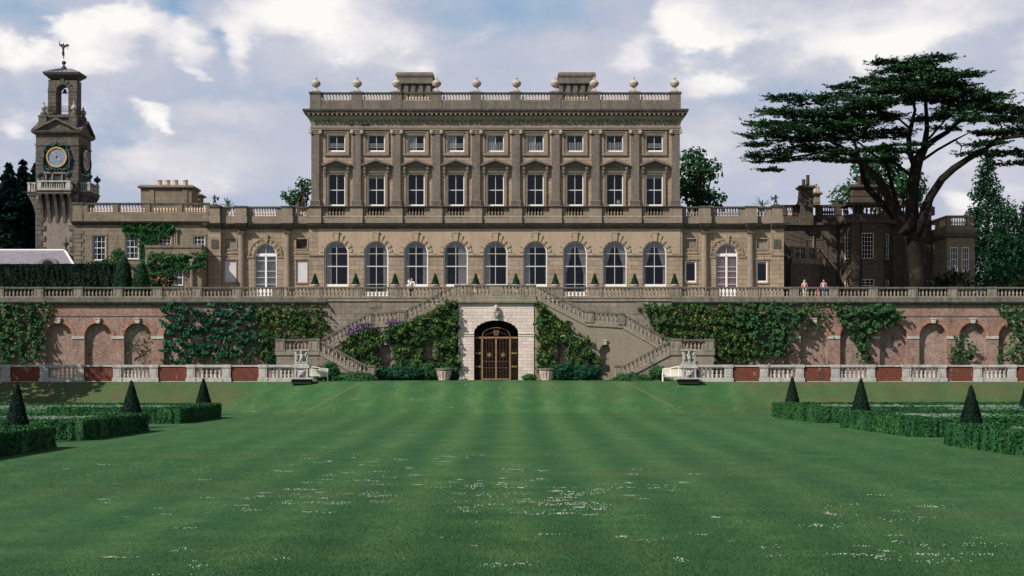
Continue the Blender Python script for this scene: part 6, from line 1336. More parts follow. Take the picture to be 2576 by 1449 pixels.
# box hedges of the parterre
def hedgemesh(segs, m, seed, per=260, size=.085):
    # each segment: (x0,y0,x1,y1,width,height,base)
    r = np.random.RandomState(seed); Cs, Ns = [], []; body = MB(); fn = FN(seed, 1.1); fn2 = FN(seed+1, .35)
    for x0,y0,x1,y1,w_,h,zb in segs:
        L_ = math.hypot(x1-x0, y1-y0); d = np.array([(x1-x0)/L_, (y1-y0)/L_]); nn = np.array([d[1], -d[0]]); dist = max(25, (y0+y1)/2); pf = per*min(1, (75/dist)**1.3)
        for side in (-1, 1):
            n = int(L_*h*pf); u = r.uniform(0,L_,n); v = r.uniform(0,h,n); P_ = np.stack([x0+d[0]*u+nn[0]*side*w_/2, y0+d[1]*u+nn[1]*side*w_/2, zb+v], 1)
            off = (.085*fn(P_*np.array([1.6,1.6,.35]))+.035*fn2(P_*np.array([1,1,.3]))+.02*r.normal(size=n))[:,None]; P_[:, :2] += nn*side*off; Cs.append(P_); Ns.append(np.tile([nn[0]*side, nn[1]*side, .25], (n,1)))
        for e_ in (0, 1):
            n = int(w_*h*pf); u = r.uniform(-w_/2,w_/2,n); v = r.uniform(0,h,n); q = np.array([x0,y0] if e_ == 0 else [x1,y1]); sgn = -1 if e_ == 0 else 1
            P_ = np.stack([q[0]+nn[0]*u+d[0]*sgn*.02*r.normal(size=n), q[1]+nn[1]*u+d[1]*sgn*.02*r.normal(size=n), zb+v], 1); Cs.append(P_); Ns.append(np.tile([d[0]*sgn, d[1]*sgn, .25], (n,1)))
        n = int(L_*w_*pf*1.15); u = r.uniform(0,L_,n); v = r.uniform(-w_/2,w_/2,n); P_ = np.stack([x0+d[0]*u+nn[0]*v, y0+d[1]*u+nn[1]*v, np.full(n, zb+h)], 1); P_[:,2] += .03*fn(P_)+.025*r.normal(size=n); Cs.append(P_); Ns.append(np.tile([0,0,1.], (n,1)))
        k = w_/2-.05; body.plan([(x0+nn[0]*k, y0+nn[1]*k),(x1+nn[0]*k, y1+nn[1]*k),(x1-nn[0]*k, y1-nn[1]*k),(x0-nn[0]*k, y0-nn[1]*k)], zb-.05, zb+h-.05)
    return leafmesh('clipped_leaves', np.concatenate(Cs), np.concatenate(Ns), size, m, 1.3, .55, seed), body.mesh('inner_growth', m)
def bed(sg, Fy, Ey, xf, xe, lab, seed):
    t = thing('box_hedge_bed', (xf+sg*6, (Fy+Ey)/2, 0), lab, 'hedge', 'clipped box hedge beds of the parterre'); w_ = 1.3; xo = sg*52.0; h = 1.06
    i = sg*w_/2
    a, b = hedgemesh([(xf+i, Fy+.2, xe+i, Ey-.3, w_, h, 0), (xf+i*.9, Fy+w_/2+.08, xf+sg*9, Fy+w_/2+.08, w_, h-.012, 0), (xe+i*.9, Ey-w_/2, xo, Ey+1.5, 1.0, h-.02, 0)], M['box'], seed)
    put('clipped_leaves', a, t); put('inner_growth', b, t)
    segs = []; k = 0; y = Fy+2.6
    while y < Ey-(7.6 if Ey > 100 else 3.8):
        x0 = xf+sg*(2.2+1.6*(k%3)+.1*(y-Fy)); segs.append((x0, y, xo, y+.6*math.sin(k*1.7)+.4, .95, .80+.12*((k*7)%3)/2, 0)); y += 1.9; k += 1
    a, b = hedgemesh(segs, M['boxrow'], seed+3, 120, .11); r_ = put('inner_rows', a, t); put('row_body', b, r_)
    far = Ey > 100; x0 = xe+sg*2.2; a, b = hedgemesh([(x0, Ey-(4.6 if far else 2.6), x0+sg*(8.5 if sg < 0 else 7), Ey-(4.3 if far else 2.5), 5.6 if far else 1.9, .90, 0), (x0+sg*8, Ey-3.2, x0+sg*16, Ey-2.8, 2.2 if far else 1.0, .88, 0)], M['silver'], seed+5, 300, .09)
    q = put('santolina', a, t); put('santolina_body', b, q)
XLb = [(55.5,69.6,-22.9,-22.2,'box hedge bed cut off at the lower left edge of the view'),(75.5,86.2,-22.8,-21.9,'box hedge bed in the middle of the left parterre'),(95.5,105.7,-22.3,-21.5,'far box hedge bed of the left parterre, under the bank')]
XRb = [(58,72.2,23.4,21.8,'box hedge bed cut off at the lower right edge of the view'),(78.6,90.3,22.2,20.7,'box hedge bed in the middle of the right parterre'),(96.5,107.6,20.6,19.6,'far box hedge bed of the right parterre, under the bank')]
for i, b_ in enumerate(XLb): bed(-1, *b_[:4], b_[4], 70+i*10)
for i, b_ in enumerate(XRb): bed(1, *b_[:4], b_[4], 120+i*10)
# yew hedge and domes on the terrace, left
t = thing('yew_hedge', (PX(100,139), 139, ZT), 'long dark clipped yew hedge on the terrace, left of the house', 'hedge')
a, b = hedgemesh([(PX(-120,139), 139.6, PX(290,139), 139.6, 1.6, PZ(666,139)-ZT, ZT)], M['yewdark'], 200, 600, .17); put('clipped_leaves', a, t); put('inner_growth', b, t)
clipped('taller clipped yew dome at the end of the dark terrace hedge', PX(308,138), 138.2, ZT, 1.02, PZ(639,138.2)-ZT, M['yew'], 6000, .10, 210, 'clipped_yew_dome', 'topiary', 'clipped yew domes on the terrace', lambda t: math.sqrt(max(0,1-t**5))*(1-.42*t))
clipped('shorter clipped yew dome beside the creeper-clad porch', PX(355,137.5), 137.5, ZT, .86, PZ(658,137.5)-ZT, M['yew'], 4600, .10, 211, 'clipped_yew_dome', 'topiary', 'clipped yew domes on the terrace', lambda t: math.sqrt(max(0,1-t**3.5))*(1-.18*t))
# potted trees along the facade
pot = MB().lathe([(.26,0),(.30,.06),(.22,.12),(.24,.3),(.42,.62),(.46,.7),(.50,.74),(.50,.82),(.42,.83)], seg=14).mesh('pot', M['urn']); pdm = MB().box(-.34,.34,-.34,.34,0,.56).box(-.4,.4,-.4,.4,.56,.64).mesh('pedestal', M['terr'])
r = np.random.RandomState(77); n = 1500; tt = 1-np.sqrt(r.uniform(0,1,n)); a = r.uniform(0,6.283,n); rad = (.33*(1-tt)+.04)*(1+.08*r.normal(size=n))
lf_ = leafmesh('clipped_foliage', np.stack([rad*np.cos(a), rad*np.sin(a), 1.62+tt*1.16], 1), np.stack([np.cos(a), np.sin(a), a*0+.3], 1), .085, M['yew'], 1.3, .5, 5)
YPt = 141.6; words = ['on the terrace left of the first arched window','between the first and second arched windows','between the second and third arched windows','between the third and fourth arched windows','between the fourth and fifth arched windows','between the fifth and sixth arched windows','between the sixth and seventh arched windows','between the seventh and eighth arched windows','between the eighth and ninth arched windows','on the terrace right of the ninth arched window']
for i in range(10):
    X_ = PX([792.5,895,994,1095,1197,1298,1397,1496,1596.5,1697][i], YPt)
    t = thing('potted_tree', (X_, YPt, ZT), 'clipped cone tree in stone pot '+words[i], 'potted tree', 'clipped potted trees along the facade')
    put('clipped_foliage', lf_, t, (X_, YPt, ZT)); put('pot', pot, t, (X_, YPt, ZT+.82)); put('pedestal', pdm, t, (X_, YPt, ZT), 0, (1,1,.82/.64))
# agaves on the link roofs
def agave(x, y, lab, seed, w_=1.0):
    Y_ = YF+.8; X_, zb = PX(x, Y_), PZ(y, Y_); t = thing('agave_plant', (X_, Y_, zb), lab, 'agave', 'agaves in pots on the link roofs'); r = np.random.RandomState(seed)
    for k in range(13):
        a = 2*math.pi*k/13+r.normal()*.2; up = r.uniform(.25,.95)*1.0; Ln = 1.0*w_; s = MB(); c_, n_ = math.cos(a), math.sin(a)
        p = lambda q: (X_+c_*Ln*q*(1-.55*up), Y_+n_*Ln*q*(1-.55*up), zb+Ln*(up*q-.25*(1-up)*q*q)+.05)
        ps = [Vector(p(q)) for q in (0,.35,.7,1)]; wd = [.09,.10,.06,.0]; vs = []
        for q, wv in zip(ps, wd): vs += [tuple(q+Vector((-n_,c_,0))*wv), tuple(q+Vector((n_,-c_,0))*wv), tuple(q-Vector((0,0,.04)))]
        fs = []
        for q in range(3): b = q*3; fs += [(b,b+3,b+5,b+2),(b+2,b+5,b+4,b+1),(b+1,b+4,b+3,b)]
        s.add(vs, fs); s.build('leaf', M['agave'], t)
    MB().lathe([(.2,-.55),(.3,-.1),(.34,0),(.28,.02)], X_, Y_, zb, 12).build('pot', M['terra'], t)
agave(572.5, 519, 'blue-green agave in a pot on the left link roof', 1); agave(1916, 519, 'spiky dark agave in a pot on the right link roof', 2, 1.25)
# ------------------------------------------------------------------ TREES
def clumps(cl, per, size, m, seed, name='foliage', tilt=.7, asp=1.4, flat=1.0):
    r = np.random.RandomState(seed); Cs, Ns = [], []
    for (c, rad) in cl:
        n = int(per*rad*rad); u = r.normal(size=(n,3)); u /= np.linalg.norm(u, axis=1)[:,None]; rr_ = rad*(.55+.5*r.uniform(0,1,n)**.6)
        Cs.append(np.array(c)+u*rr_[:,None]*np.array([1,1,flat])); Ns.append(u+np.array([0,0,.35]))
    return leafmesh(name, np.concatenate(Cs), np.concatenate(Ns), size, m, asp, tilt, seed)
def broad(lab, blobs, Y, m, seed, per=26, size=.42, cs=(.9,1.9), dens=.5, trunk=None, name='broadleaf_tree', cat='tree', group='trees behind the house', dz=.8):
    r = np.random.RandomState(seed); cl = []; k = Y/F
    for x, y, rx_, ry_ in blobs:
        A = rx_*ry_*k*k*math.pi; n = max(3, int(A*dens))
        for _ in range(n):
            u = r.normal(size=3); u /= np.linalg.norm(u); q = r.uniform(.25,1)**.5; rad = r.uniform(*cs)
            cl.append(((PX(x,Y)+u[0]*q*max(.2, rx_*k-rad*.6), Y+u[1]*q*min(rx_*k*dz, 5), PZ(y,Y)+u[2]*q*max(.2, ry_*k-rad*.6)), rad))
    c = np.mean([q[0] for q in cl], 0); t = thing(name, (c[0], Y, ZT), lab, cat, group); put('foliage', clumps(cl, per, size, m, seed), t)
    s = MB(); base = trunk or (c[0], Y, ZT); top = Vector(c)
    s.tube([base, (base[0]*.5+c[0]*.5, Y, (base[2]+c[2])*.5), tuple(top)], [.55,.4,.2], 8)
    for q in cl[::max(1, len(cl)//14)]: s.tube([(c[0],Y,(ZT+c[2])*.5), tuple((Vector((c[0],Y,(ZT+c[2])*.5))+Vector(q[0]))*.5+Vector((0,0,.4))), q[0]], [.22,.12,.05], 6)
    s.build('trunk', M['stem'], t); return t
broad('leafy tree showing above the link roof left of the main block', [(765,475,26,40),(728,497,22,18),(752,505,40,14)], 170, M['broad'], 300, 46, .30, (.5,1.1), 1.1)
broad('rounded green tree beyond the right side of the main block', [(1752,440,42,44),(1735,410,30,28),(1760,485,42,34),(1790,430,22,22),(1800,505,20,16),(1715,470,20,50),(1752,390,14,12)], 170, M['broad'], 301, 34, .36, (.8,1.6), .75)
broad('tall green tree behind the right wing, seen through the cedar limbs', [(2200,430,60,60),(2160,480,50,36),(2260,470,55,45),(2300,470,40,60),(2220,400,50,40),(2120,500,20,10)], 176, M['broad'], 302, 26, .42, (1.0,2.0), .5)
broad('small sapling top just above the shaded wing parapet', [(2112,503,14,8)], 168, M['broad'], 303, 34, .26, (.3,.6), 2.0)
def conifer(lab, x, ytop, ybot, hw, Y, m, seed, per=520, size=.4, name='spruce_tree', droop=.25, group='conifers beyond the house', lvl=26, full=False, base=None):
    r = np.random.RandomState(seed); X_ = PX(x, Y); z1 = PZ(ytop, Y); z0 = base if base is not None else PZ(ybot, Y); H = z1-z0; W_ = hw*Y/F; Cs, Ns, Ds = [], [], []; s = MB()
    s.tube([(X_,Y,ZT),(X_,Y,(ZT+z1)/2),(X_,Y,z1)], [.5,.32,.05], 8)
    for l in range(lvl):
        f_ = (l+.5)/lvl; z = z1-H*f_; rad = W_*(f_**.75)*r.uniform(.8,1.15) if not full else W_*min(1, (f_*2.6)**.7)*r.uniform(.85,1.1); nb = 7+int(6*f_)
        for b in range(nb):
            a = 2*math.pi*(b+r.uniform(-.3,.3))/nb; ln = rad*r.uniform(.75,1.12); n = max(6, int(per/(lvl)*ln/1.6)); u = r.uniform(.1,1,n)**.7
            c_, n_ = math.cos(a), math.sin(a); wv = (.18+.28*u)*min(1.2,ln*.5); off = r.normal(size=n)*wv
            P_ = np.stack([X_+c_*ln*u-n_*off, Y+n_*ln*u+c_*off, z-droop*ln*u+.25*ln*u**3+r.normal(size=n)*.12], 1); Cs.append(P_); Ns.append(np.tile([c_*.3,n_*.3,1.], (n,1))); Ds.append(np.tile([c_,n_,-.3], (n,1))+r.normal(size=(n,3))*.5)
            if b % 2 == 0: s.tube([(X_,Y,z),(X_+c_*ln*.9,Y+n_*ln*.9,z-droop*ln*.8)], [.07,.02], 4)
    t = thing(name, (X_, Y, ZT), lab, 'tree', group); put('foliage', leafmesh('foliage', np.concatenate(Cs), np.concatenate(Ns), size, m, 2.0, .5, seed, np.concatenate(Ds)), t); s.build('trunk', M['stem'], t)
for i, (x,yt,hw,Y_,lb) in enumerate(((-42,440,66,182,'dark spruce cut off at the far left edge, behind the low building'),(22,412,72,178,'dark spruce left of the clock tower, second from the edge'),(58,402,66,185,'tallest dark spruce left of the clock tower'),(92,408,58,180,'dark spruce partly behind the clock tower'))): conifer(lb, x, yt, 700, hw, Y_, M['spruce'], 310+i, 2300, .55, base=ZT)
def cyp(lab, x, yt, hw, Y_, seed, m='cypress', grp='conifers beyond the house', dens=6.5):
    r = np.random.RandomState(seed); cl = []; X_ = PX(x,Y_); z1 = PZ(yt,Y_); z0 = ZT; W_ = hw*Y_/F
    for _ in range(int((z1-z0)*W_*dens)): 
        f_ = r.uniform(0,1)**.7; z = z1-(z1-z0)*f_; rad = W_*min(1,(f_*1.75)**.75+.05); a = r.uniform(0,6.283); q = r.uniform(.5,1)
        cl.append(((X_+rad*q*math.cos(a), Y_+rad*q*math.sin(a), z), r.uniform(.35,.75)+.3*f_))
    t = thing('conifer_tree', (X_, Y_, ZT), lab, 'tree', grp); put('foliage', clumps(cl, 80, .25, M[m], seed, flat=1.3), t); MB().tube([(X_,Y_,ZT),(X_,Y_,z1-.5)], [.5,.1], 8).build('trunk', M['stem'], t)
cyp('tall pointed green conifer right of the end pavilion', 2484, 394, 62, 165, 320); cyp('lower bushy green conifer at the right, beside the tall pointed one', 2535, 500, 60, 161, 321); cyp('tall dark conifer cut off at the right edge behind the pavilion', 2605, 445, 50, 175, 322); cyp('thin bronze-leaved conifer at the extreme right edge', 2585, 470, 14, 168, 323, 'brownleaf')
broad('low dark evergreen shrubbery at the foot of the end pavilion', [(2400,705,60,26),(2345,712,40,18)], 145.2, M['yewdark'], 324, 60, .24, (.4,.8), 2.2, name='evergreen_shrub', cat='shrub', group='shrubs on the terrace')
broad('green shrubbery right of the end pavilion, behind the balustrade', [(2500,705,60,30),(2560,690,50,40)], 147.0, M['cypress'], 325, 44, .26, (.5,1.0), 1.6, name='evergreen_shrub', cat='shrub', group='shrubs on the terrace')
rt = np.random.RandomState(330); cl = []  # unseen tree past the left edge, added to cast shade on the bank
for _ in range(70):
    u = rt.normal(size=3); u /= np.linalg.norm(u); q = rt.uniform(.2,1)**.5; cl.append(((-51.5+u[0]*q*5.2, 111.5+u[1]*q*5.5, 13+u[2]*q*5), rt.uniform(.9,1.8)))
t = thing('broadleaf_tree', (-52, 111, 0), 'large spreading tree out of view on the left, added to shade the bank', 'tree'); put('foliage', clumps(cl, 26, .42, M['broad'], 330), t)
MB().tube([(-52,111,0),(-51.6,111.2,6),(-51.5,111.5,14)], [.5,.4,.15], 10).build('trunk', M['stem'], t)
# the great cedar
YC = 140.5; ced = thing('cedar_tree', (PX(2310,YC), YC, ZT), 'huge dark cedar with bare spreading limbs and flat layered foliage on the terrace', 'tree')
limbs = [([(2312,745,70,0),(2309,700,60,0),(2302,640,52,0),(2294,600,50,0),(2290,570,56,0)]),
 [(2284,585,44,0),(2266,545,34,0),(2244,518,32,.3),(2217,462,28,.8),(2185,427,25,1.2),(2153,398,21,1.6),(2120,372,15,2.2),(2080,350,10,2.6),(2030,335,7,3)],
 [(2156,408,13,1.6),(2126,400,10,2),(2098,390,9,2.2),(2062,384,8,2.6),(2030,390,7,3.2),(1985,396,5,3.6),(1930,398,3,4)],
 [(2252,548,26,-.6),(2212,505,24,-1),(2186,478,22,-1.3),(2172,448,18,-1.6),(2165,412,15,-2),(2150,360,10,-2.6),(2110,310,7,-3)],
 [(2262,540,20,-1.2),(2250,490,16,-1.6),(2240,450,14,-2),(2230,413,12,-2.4),(2196,388,9,-3),(2150,350,6,-3.4)],
 [(2294,580,56,.2),(2294,505,42,.3),(2299,450,40,.4),(2308,404,40,.4),(2326,372,26,.4),(2332,322,17,.4),(2330,280,14,.2),(2326,230,10,0),(2320,180,7,-.2)],
 [(2304,420,28,.6),(2288,385,19,.9),(2286,345,18,1.1),(2294,310,15,1.4),(2302,277,11,1.8),(2290,230,7,2.2),(2260,190,4,2.6)],
 [(2325,372,24,-.2),(2353,350,19,-.6),(2385,331,16,-1),(2404,312,14,-1.4),(2430,296,10,-1.8),(2470,280,7,-2.4),(2520,270,4,-3)],
 [(2322,402,10,-.4),(2358,377,9,-.8),(2399,354,8,-1.2),(2420,343,5,-1.4),(2450,328,3,-1.8)],[(2405,354,6,-1.2),(2419,368,5,-1.3),(2416,384,3,-1.4)],[(2419,367,5,-1.3),(2440,364,4,-1.5),(2460,366,3,-1.8)],
 [(2306,590,42,.4),(2322,545,33,.6),(2340,495,29,.9),(2370,450,26,1.2),(2399,424,24,1.6),(2435,400,20,2),(2481,374,15,2.6),(2505,352,13,3),(2540,346,10,3.4),(2600,340,7,4)],
 [(2288,322,9,1.4),(2262,300,7,1.6),(2230,285,5,2),(2190,270,3,2.4)],[(2300,450,12,-.6),(2262,418,10,-1),(2240,400,8,-1.2)],[(2336,350,9,.8),(2360,322,7,1.2),(2380,300,5,1.8)],[(2505,352,8,3),(2520,318,6,3.4),(2500,290,4,3.6)]]
s = MB()
for lm_ in limbs: s.tube([(PX(x,YC-d), YC-d, PZ(y,YC-d)) for x,y,w_,d in lm_], [w_*.74*YC/F/2 for x,y,w_,d in lm_], 10)
s.tube([(PX(2285,YC-1), YC-1.05, PZ(575,YC)),(PX(2262,YC-1), YC-1.0, PZ(590,YC))], [.5,.15], 8)
s.build('trunk', M['bark'], ced, smooth=True)
pads = [(1975,247,42,10),(2040,256,45,13),(2125,220,30,8),(2100,243,50,11),(1950,281,36,8),(2010,283,60,13),(2100,280,62,14),(2172,264,45,11),(1912,314,28,7),(1962,316,50,11),(2040,314,62,14),(2120,316,60,14),(1922,338,42,8),(1985,349,52,12),
 (2062,347,56,14),(2140,348,56,14),(2205,330,50,12),(2235,350,42,9),(1908,391,32,7),(1950,386,50,11),(2010,374,52,13),(2072,374,50,11),(1930,405,36,7),(1938,424,18,4),(1908,364,16,4),(2003,398,32,6),(2130,385,48,10),(2190,376,52,10),(2250,374,36,8),(2230,402,32,9),(2172,404,28,7),
 (2222,158,24,6),(2345,147,46,6),(2300,160,40,6),(2250,177,38,7),(2305,172,46,10),(2355,180,36,8),(2192,202,30,7),(2240,204,56,12),(2310,197,60,13),(2380,191,46,9),(2436,189,34,5),(2200,228,40,8),(2260,231,62,13),(2335,226,64,15),(2400,220,48,11),(2432,230,28,6),(2192,253,46,8),(2245,258,50,9),(2300,250,36,11),
 (2385,252,44,11),(2440,250,50,9),(2500,244,42,7),(2172,275,54,9),(2222,290,48,8),(2420,271,60,12),(2490,267,56,12),(2540,280,46,11),(2330,300,42,6),(2400,288,38,8),(2445,299,28,6),(2482,300,50,11),(2540,304,50,11),(2600,296,50,12),(2382,320,26,5),(2490,334,38,6),(2545,335,44,8),(2602,328,40,9),
 (2482,360,38,7),(2505,384,64,8),(2452,385,36,7),(2560,384,50,9),(2610,392,40,9),(2545,410,38,5),(2302,366,22,4),(2280,384,30,6),(2340,236,60,9),(2060,292,60,10),(2130,296,60,10),(2095,330,60,10),(2000,330,60,9),(2270,216,60,10),(2360,206,60,9),(2450,262,50,9),(2250,330,40,8),(2150,310,60,10),(2200,300,50,9),(2100,400,34,5),(2060,395,30,5)]
r = np.random.RandomState(400); Cs, Ns, Ds = [], [], []; tw_ = MB(); Sz = []
for (x, y, rx_, ry_) in pads:
    for rep in range(1 if (y > 300 and 2150 < x < 2440) or y > 380 else 2):
        d = r.uniform(-6.5, 6.5)*(.55 if rep == 0 else 1.0)*(1.0 if y > 190 else .5); Y_ = YC-d; k = Y_/F; cx, cz = PX(x+r.normal()*3, Y_), PZ(y+r.normal()*2, Y_); a, h = rx_*k*(1 if rep == 0 else .85), ry_*k; b = a*r.uniform(.55,.85)
        nb = int(20+a*13)
        for j in range(nb):                          # sprays of needles along little branchlets
            t0 = r.uniform(0, 6.283); q = r.uniform(0,1)**.55; bx_, by_ = a*q*math.cos(t0), b*q*math.sin(t0); ln = r.uniform(.5,1.15)*(1.45 if q > .78 else 1)
            zz0 = h*(.35-.75*q*q)+r.normal()*h*.30; ang = t0+r.normal()*.35; dv = np.array([math.cos(ang), math.sin(ang), r.uniform(-.15,.22)+(.12 if q > .78 else 0)])
            n = 20; u = r.uniform(0,1,n); side = r.normal(size=n)*(.05+.17*(1-u))
            P_ = np.array([cx+bx_, Y_+by_, cz+zz0])+dv*(u*ln)[:,None]+np.array([-math.sin(ang), math.cos(ang), 0])*side[:,None]; P_[:,2] += r.normal(size=n)*.05-.10*(u-.5)**2
            Cs.append(P_); Ns.append(np.tile([0,-.15,1.], (n,1))); Ds.append(np.tile(dv, (n,1))+r.normal(size=(n,3))*.45); Sz.append(np.full(n, .155))
        if rep == 0: tw_.tube([(cx-a*.7,Y_,cz-h*.5),(cx,Y_+.3,cz-h*.25),(cx+a*.7,Y_,cz-h*.45)], [.03,.07,.03], 5); tw_.tube([(cx,Y_-b*.7,cz-h*.5),(cx,Y_,cz-h*.25),(cx,Y_+b*.7,cz-h*.5)], [.03,.06,.03], 5)
put('foliage', leafmesh('foliage', np.concatenate(Cs), np.concatenate(Ns), np.concatenate(Sz), M['cedar'], 2.1, .42, 9, np.concatenate(Ds)), ced); tw_.build('branches', M['bark'], ced)
# ------------------------------------------------------------------ PEOPLE AND STATUES
def skinned(name, joints, edges_, m, parent, loc, sc=1.0, rz=0, sub=1):
    ids = {k: i for i, k in enumerate(joints)}; me = bpy.data.meshes.new(name)
    ca, sa = math.cos(rz), math.sin(rz)
    me.from_pydata([(loc[0]+sc*(j[0]*ca-j[1]*sa), loc[1]+sc*(j[0]*sa+j[1]*ca), loc[2]+sc*j[2]) for j in joints.values()], [(ids[a], ids[b]) for a, b in edges_], [])
    me.materials.append(m); o = put(name, me, parent)
    if parent is None: me.transform(Matrix.Translation((-loc[0],-loc[1],-loc[2]))); o.location = loc
    md = o.modifiers.new('skin', 'SKIN'); md.use_smooth_shade = True
    for i, j in enumerate(joints.values()):
        v = me.skin_vertices[0].data[i]; rr_ = j[3]*sc; v.radius = (rr_, rr_*(j[4] if len(j) > 4 else 1)); v.use_root = (i == 0)
    sb = o.modifiers.new('smooth', 'SUBSURF'); sb.levels = sub; sb.render_levels = sub; return o
def body(pose):
    J = {'pelvis':(0,0,.93,.12,.8),'belly':(0,0,1.08,.115,.8),'chest':(0,0,1.28,.145,.7),'collar':(0,0,1.42,.09,.8),'neck':(0,-.01,1.50,.05),'jaw':(0,-.03,1.57,.07),'brow':(0,-.015,1.65,.085,1.1),'crown':(0,0,1.73,.05),'nose':(0,-.12,1.60,.014)}
    E = [('pelvis','belly'),('belly','chest'),('chest','collar'),('collar','neck'),('neck','jaw'),('jaw','brow'),('brow','crown'),('jaw','nose')]
    for s_, nm in ((-1,'l'),(1,'r')):
        J['shoulder'+nm] = (s_*.18,0,1.39,.055); J['elbow'+nm] = pose.get('elbow'+nm, (s_*.26,.03,1.12))+(.038,); J['wrist'+nm] = w_ = pose.get('wrist'+nm, (s_*.25,-.10,.90))+(.026,)
        dx = Vector(w_[:3])-Vector(J['elbow'+nm][:3]); dx.normalize(); J['palm'+nm] = tuple(Vector(w_[:3])+dx*.07)+(.03,.5)
        E += [('collar','shoulder'+nm),('shoulder'+nm,'elbow'+nm),('elbow'+nm,'wrist'+nm),('wrist'+nm,'palm'+nm)]
        for f_ in range(4):
            b0 = Vector(J['palm'+nm][:3])+dx*.03+Vector((0,-.03+.02*f_,0)); J[f'f{nm}{f_}'] = tuple(b0+dx*.03)+(.009,); J[f'g{nm}{f_}'] = tuple(b0+dx*(.06-.008*abs(f_-1))+Vector((-s_*.015,0,0)))+(.008,); E += [('palm'+nm,f'f{nm}{f_}'),(f'f{nm}{f_}',f'g{nm}{f_}')]
        J['thumb'+nm] = tuple(Vector(J['wrist'+nm][:3])+dx*.05+Vector((-s_*.02,-.045,0)))+(.011,); E.append(('palm'+nm,'thumb'+nm))
        J['hip'+nm] = (s_*.095,0,.88,.09); J['knee'+nm] = (s_*.10,-.02,.50,.06); J['ankle'+nm] = (s_*.10,.01,.09,.04); J['toe'+nm] = (s_*.115,-.15,.035,.035,.7)
        E += [('pelvis','hip'+nm),('hip'+nm,'knee'+nm),('knee'+nm,'ankle'+nm),('ankle'+nm,'toe'+nm)]
    return J, E
def person(lab, x, Y_, zb, h, top, legs, hair, shoe='iron', pose=None, rz=0, skirt=False, hat=False):
    pose = pose or {}; X_ = PX(x, Y_); t = thing('person', (X_, Y_, zb), lab, 'person'); sc = h/1.77; J, E = body(pose); loc = (X_, Y_, zb)
    skinned('body', J, E, M['skin'], t, loc, sc, rz)
    g = lambda n_, d, f=None: (J[n_][0], J[n_][1], J[n_][2], J[n_][3]+d)+((J[n_][4],) if len(J[n_]) > 4 else ())
    T = {'belly':g('belly',.03),'chest':g('chest',.03),'collar':g('collar',.012),'hem':(0,0,.90,.15,.8)}; Et = [('belly','chest'),('chest','collar'),('belly','hem')]
    for s_, nm in ((-1,'l'),(1,'r')):
        a, b = Vector(J['shoulder'+nm][:3]), Vector(J['elbow'+nm][:3]); T['s'+nm] = tuple(a)+(.075,); T['e'+nm] = tuple(a.lerp(b,.8))+(.06,); Et += [('chest','s'+nm),('s'+nm,'e'+nm)]
    skinned('shirt', T, Et, M[top], t, loc, sc, rz)
    if skirt: skinned('skirt', {'a':(0,0,.98,.15,.8),'b':(0,0,.75,.18,.8),'c':(0,0,.48,.22,.8)}, [('a','b'),('b','c')], M[legs], t, loc, sc, rz)
    else:
        T = {'pelvis':g('pelvis',.02)}; Et = []
        for nm in 'lr':
            for n_, d in (('hip',.018),('knee',.022),('ankle',.03)): T[n_+nm] = g(n_+nm, d)
            Et += [('pelvis','hip'+nm),('hip'+nm,'knee'+nm),('knee'+nm,'ankle'+nm)]
        skinned('trousers', T, Et, M[legs], t, loc, sc, rz)
    skinned('hair', {'a':(0,.03,1.64,.09),'b':(0,.02,1.72,.085),'c':(0,.06,1.60,.06)}, [('a','b'),('a','c')], M[hair], t, loc, sc, rz)
    return t
for nm, c in (('c_white',(.82,.80,.80)),('c_pink',(.75,.34,.33)),('c_navy',(.03,.04,.09)),('c_black',(.015,.012,.015)),('c_cream',(.62,.60,.50)),('c_grey',(.12,.12,.16)),('h_grey',(.42,.40,.36)),('h_brown',(.06,.03,.02)),('h_bald',(.42,.2,.15)),('c_red',(.80,.02,.05)),('c_blue',(.07,.12,.30)),('c_lilac',(.50,.50,.72)),('c_plaid',(.30,.22,.42))): M[nm] = plain(nm, c, .85, 0, .12, 4)
def f_shirt(g, o):
    v = g.n('ShaderNodeTexVoronoi', {'Vector': g.pos(), 'Scale': 9.0}); g.bsdf(o, g.ramp(g.n('ShaderNodeSeparateColor', {0: v.outputs['Color']}).outputs[0], [(.3,(.14,.08,.42)),(.75,(.8,.42,.18)),(.5,(.6,.5,.75))]), .85)
M['c_print'] = mat('patterned_shirt', f_shirt)
YPp = 136.3
person('person in white shirt and black trousers leaning on the terrace balustrade', 1036, YPp, ZT, 2.02, 'c_white', 'c_black', 'h_bald', pose={'wristr':(.30,-.18,1.02),'elbowr':(.30,.0,1.15),'wristl':(-.10,-.28,1.12),'elbowl':(-.26,-.05,1.16)}, rz=R(-15))
person('small child in white with cream hat held beside the balding person', 1029, YPp-.35, ZT+.90, 1.0, 'c_white', 'c_white', 'c_cream', skirt=True, pose={'wristl':(-.2,-.25,1.1),'wristr':(.2,-.2,1.15)})
person('person in loose pink top with grey-white hair behind the right balustrade', 2024, YPp, ZT, 1.86, 'c_pink', 'c_cream', 'h_grey', pose={'wristl':(-.20,-.22,1.0),'elbowl':(-.30,0,1.1),'wristr':(.1,-.25,1.02),'elbowr':(.28,-.02,1.12)}, rz=R(10))
person('person in purple and orange patterned shirt and blue jeans behind the right balustrade', 2072, YPp, ZT, 1.88, 'c_print', 'c_blue', 'h_brown', pose={'wristl':(-.18,-.24,1.06),'elbowl':(-.30,0,1.14),'wristr':(.12,-.26,1.0),'elbowr':(.30,-.02,1.12)}, rz=R(-8))
person('small child in bright red seen through the balusters', 2057.5, YPp-.1, ZT-.0, .98, 'c_red', 'c_red', 'h_brown', skirt=True)
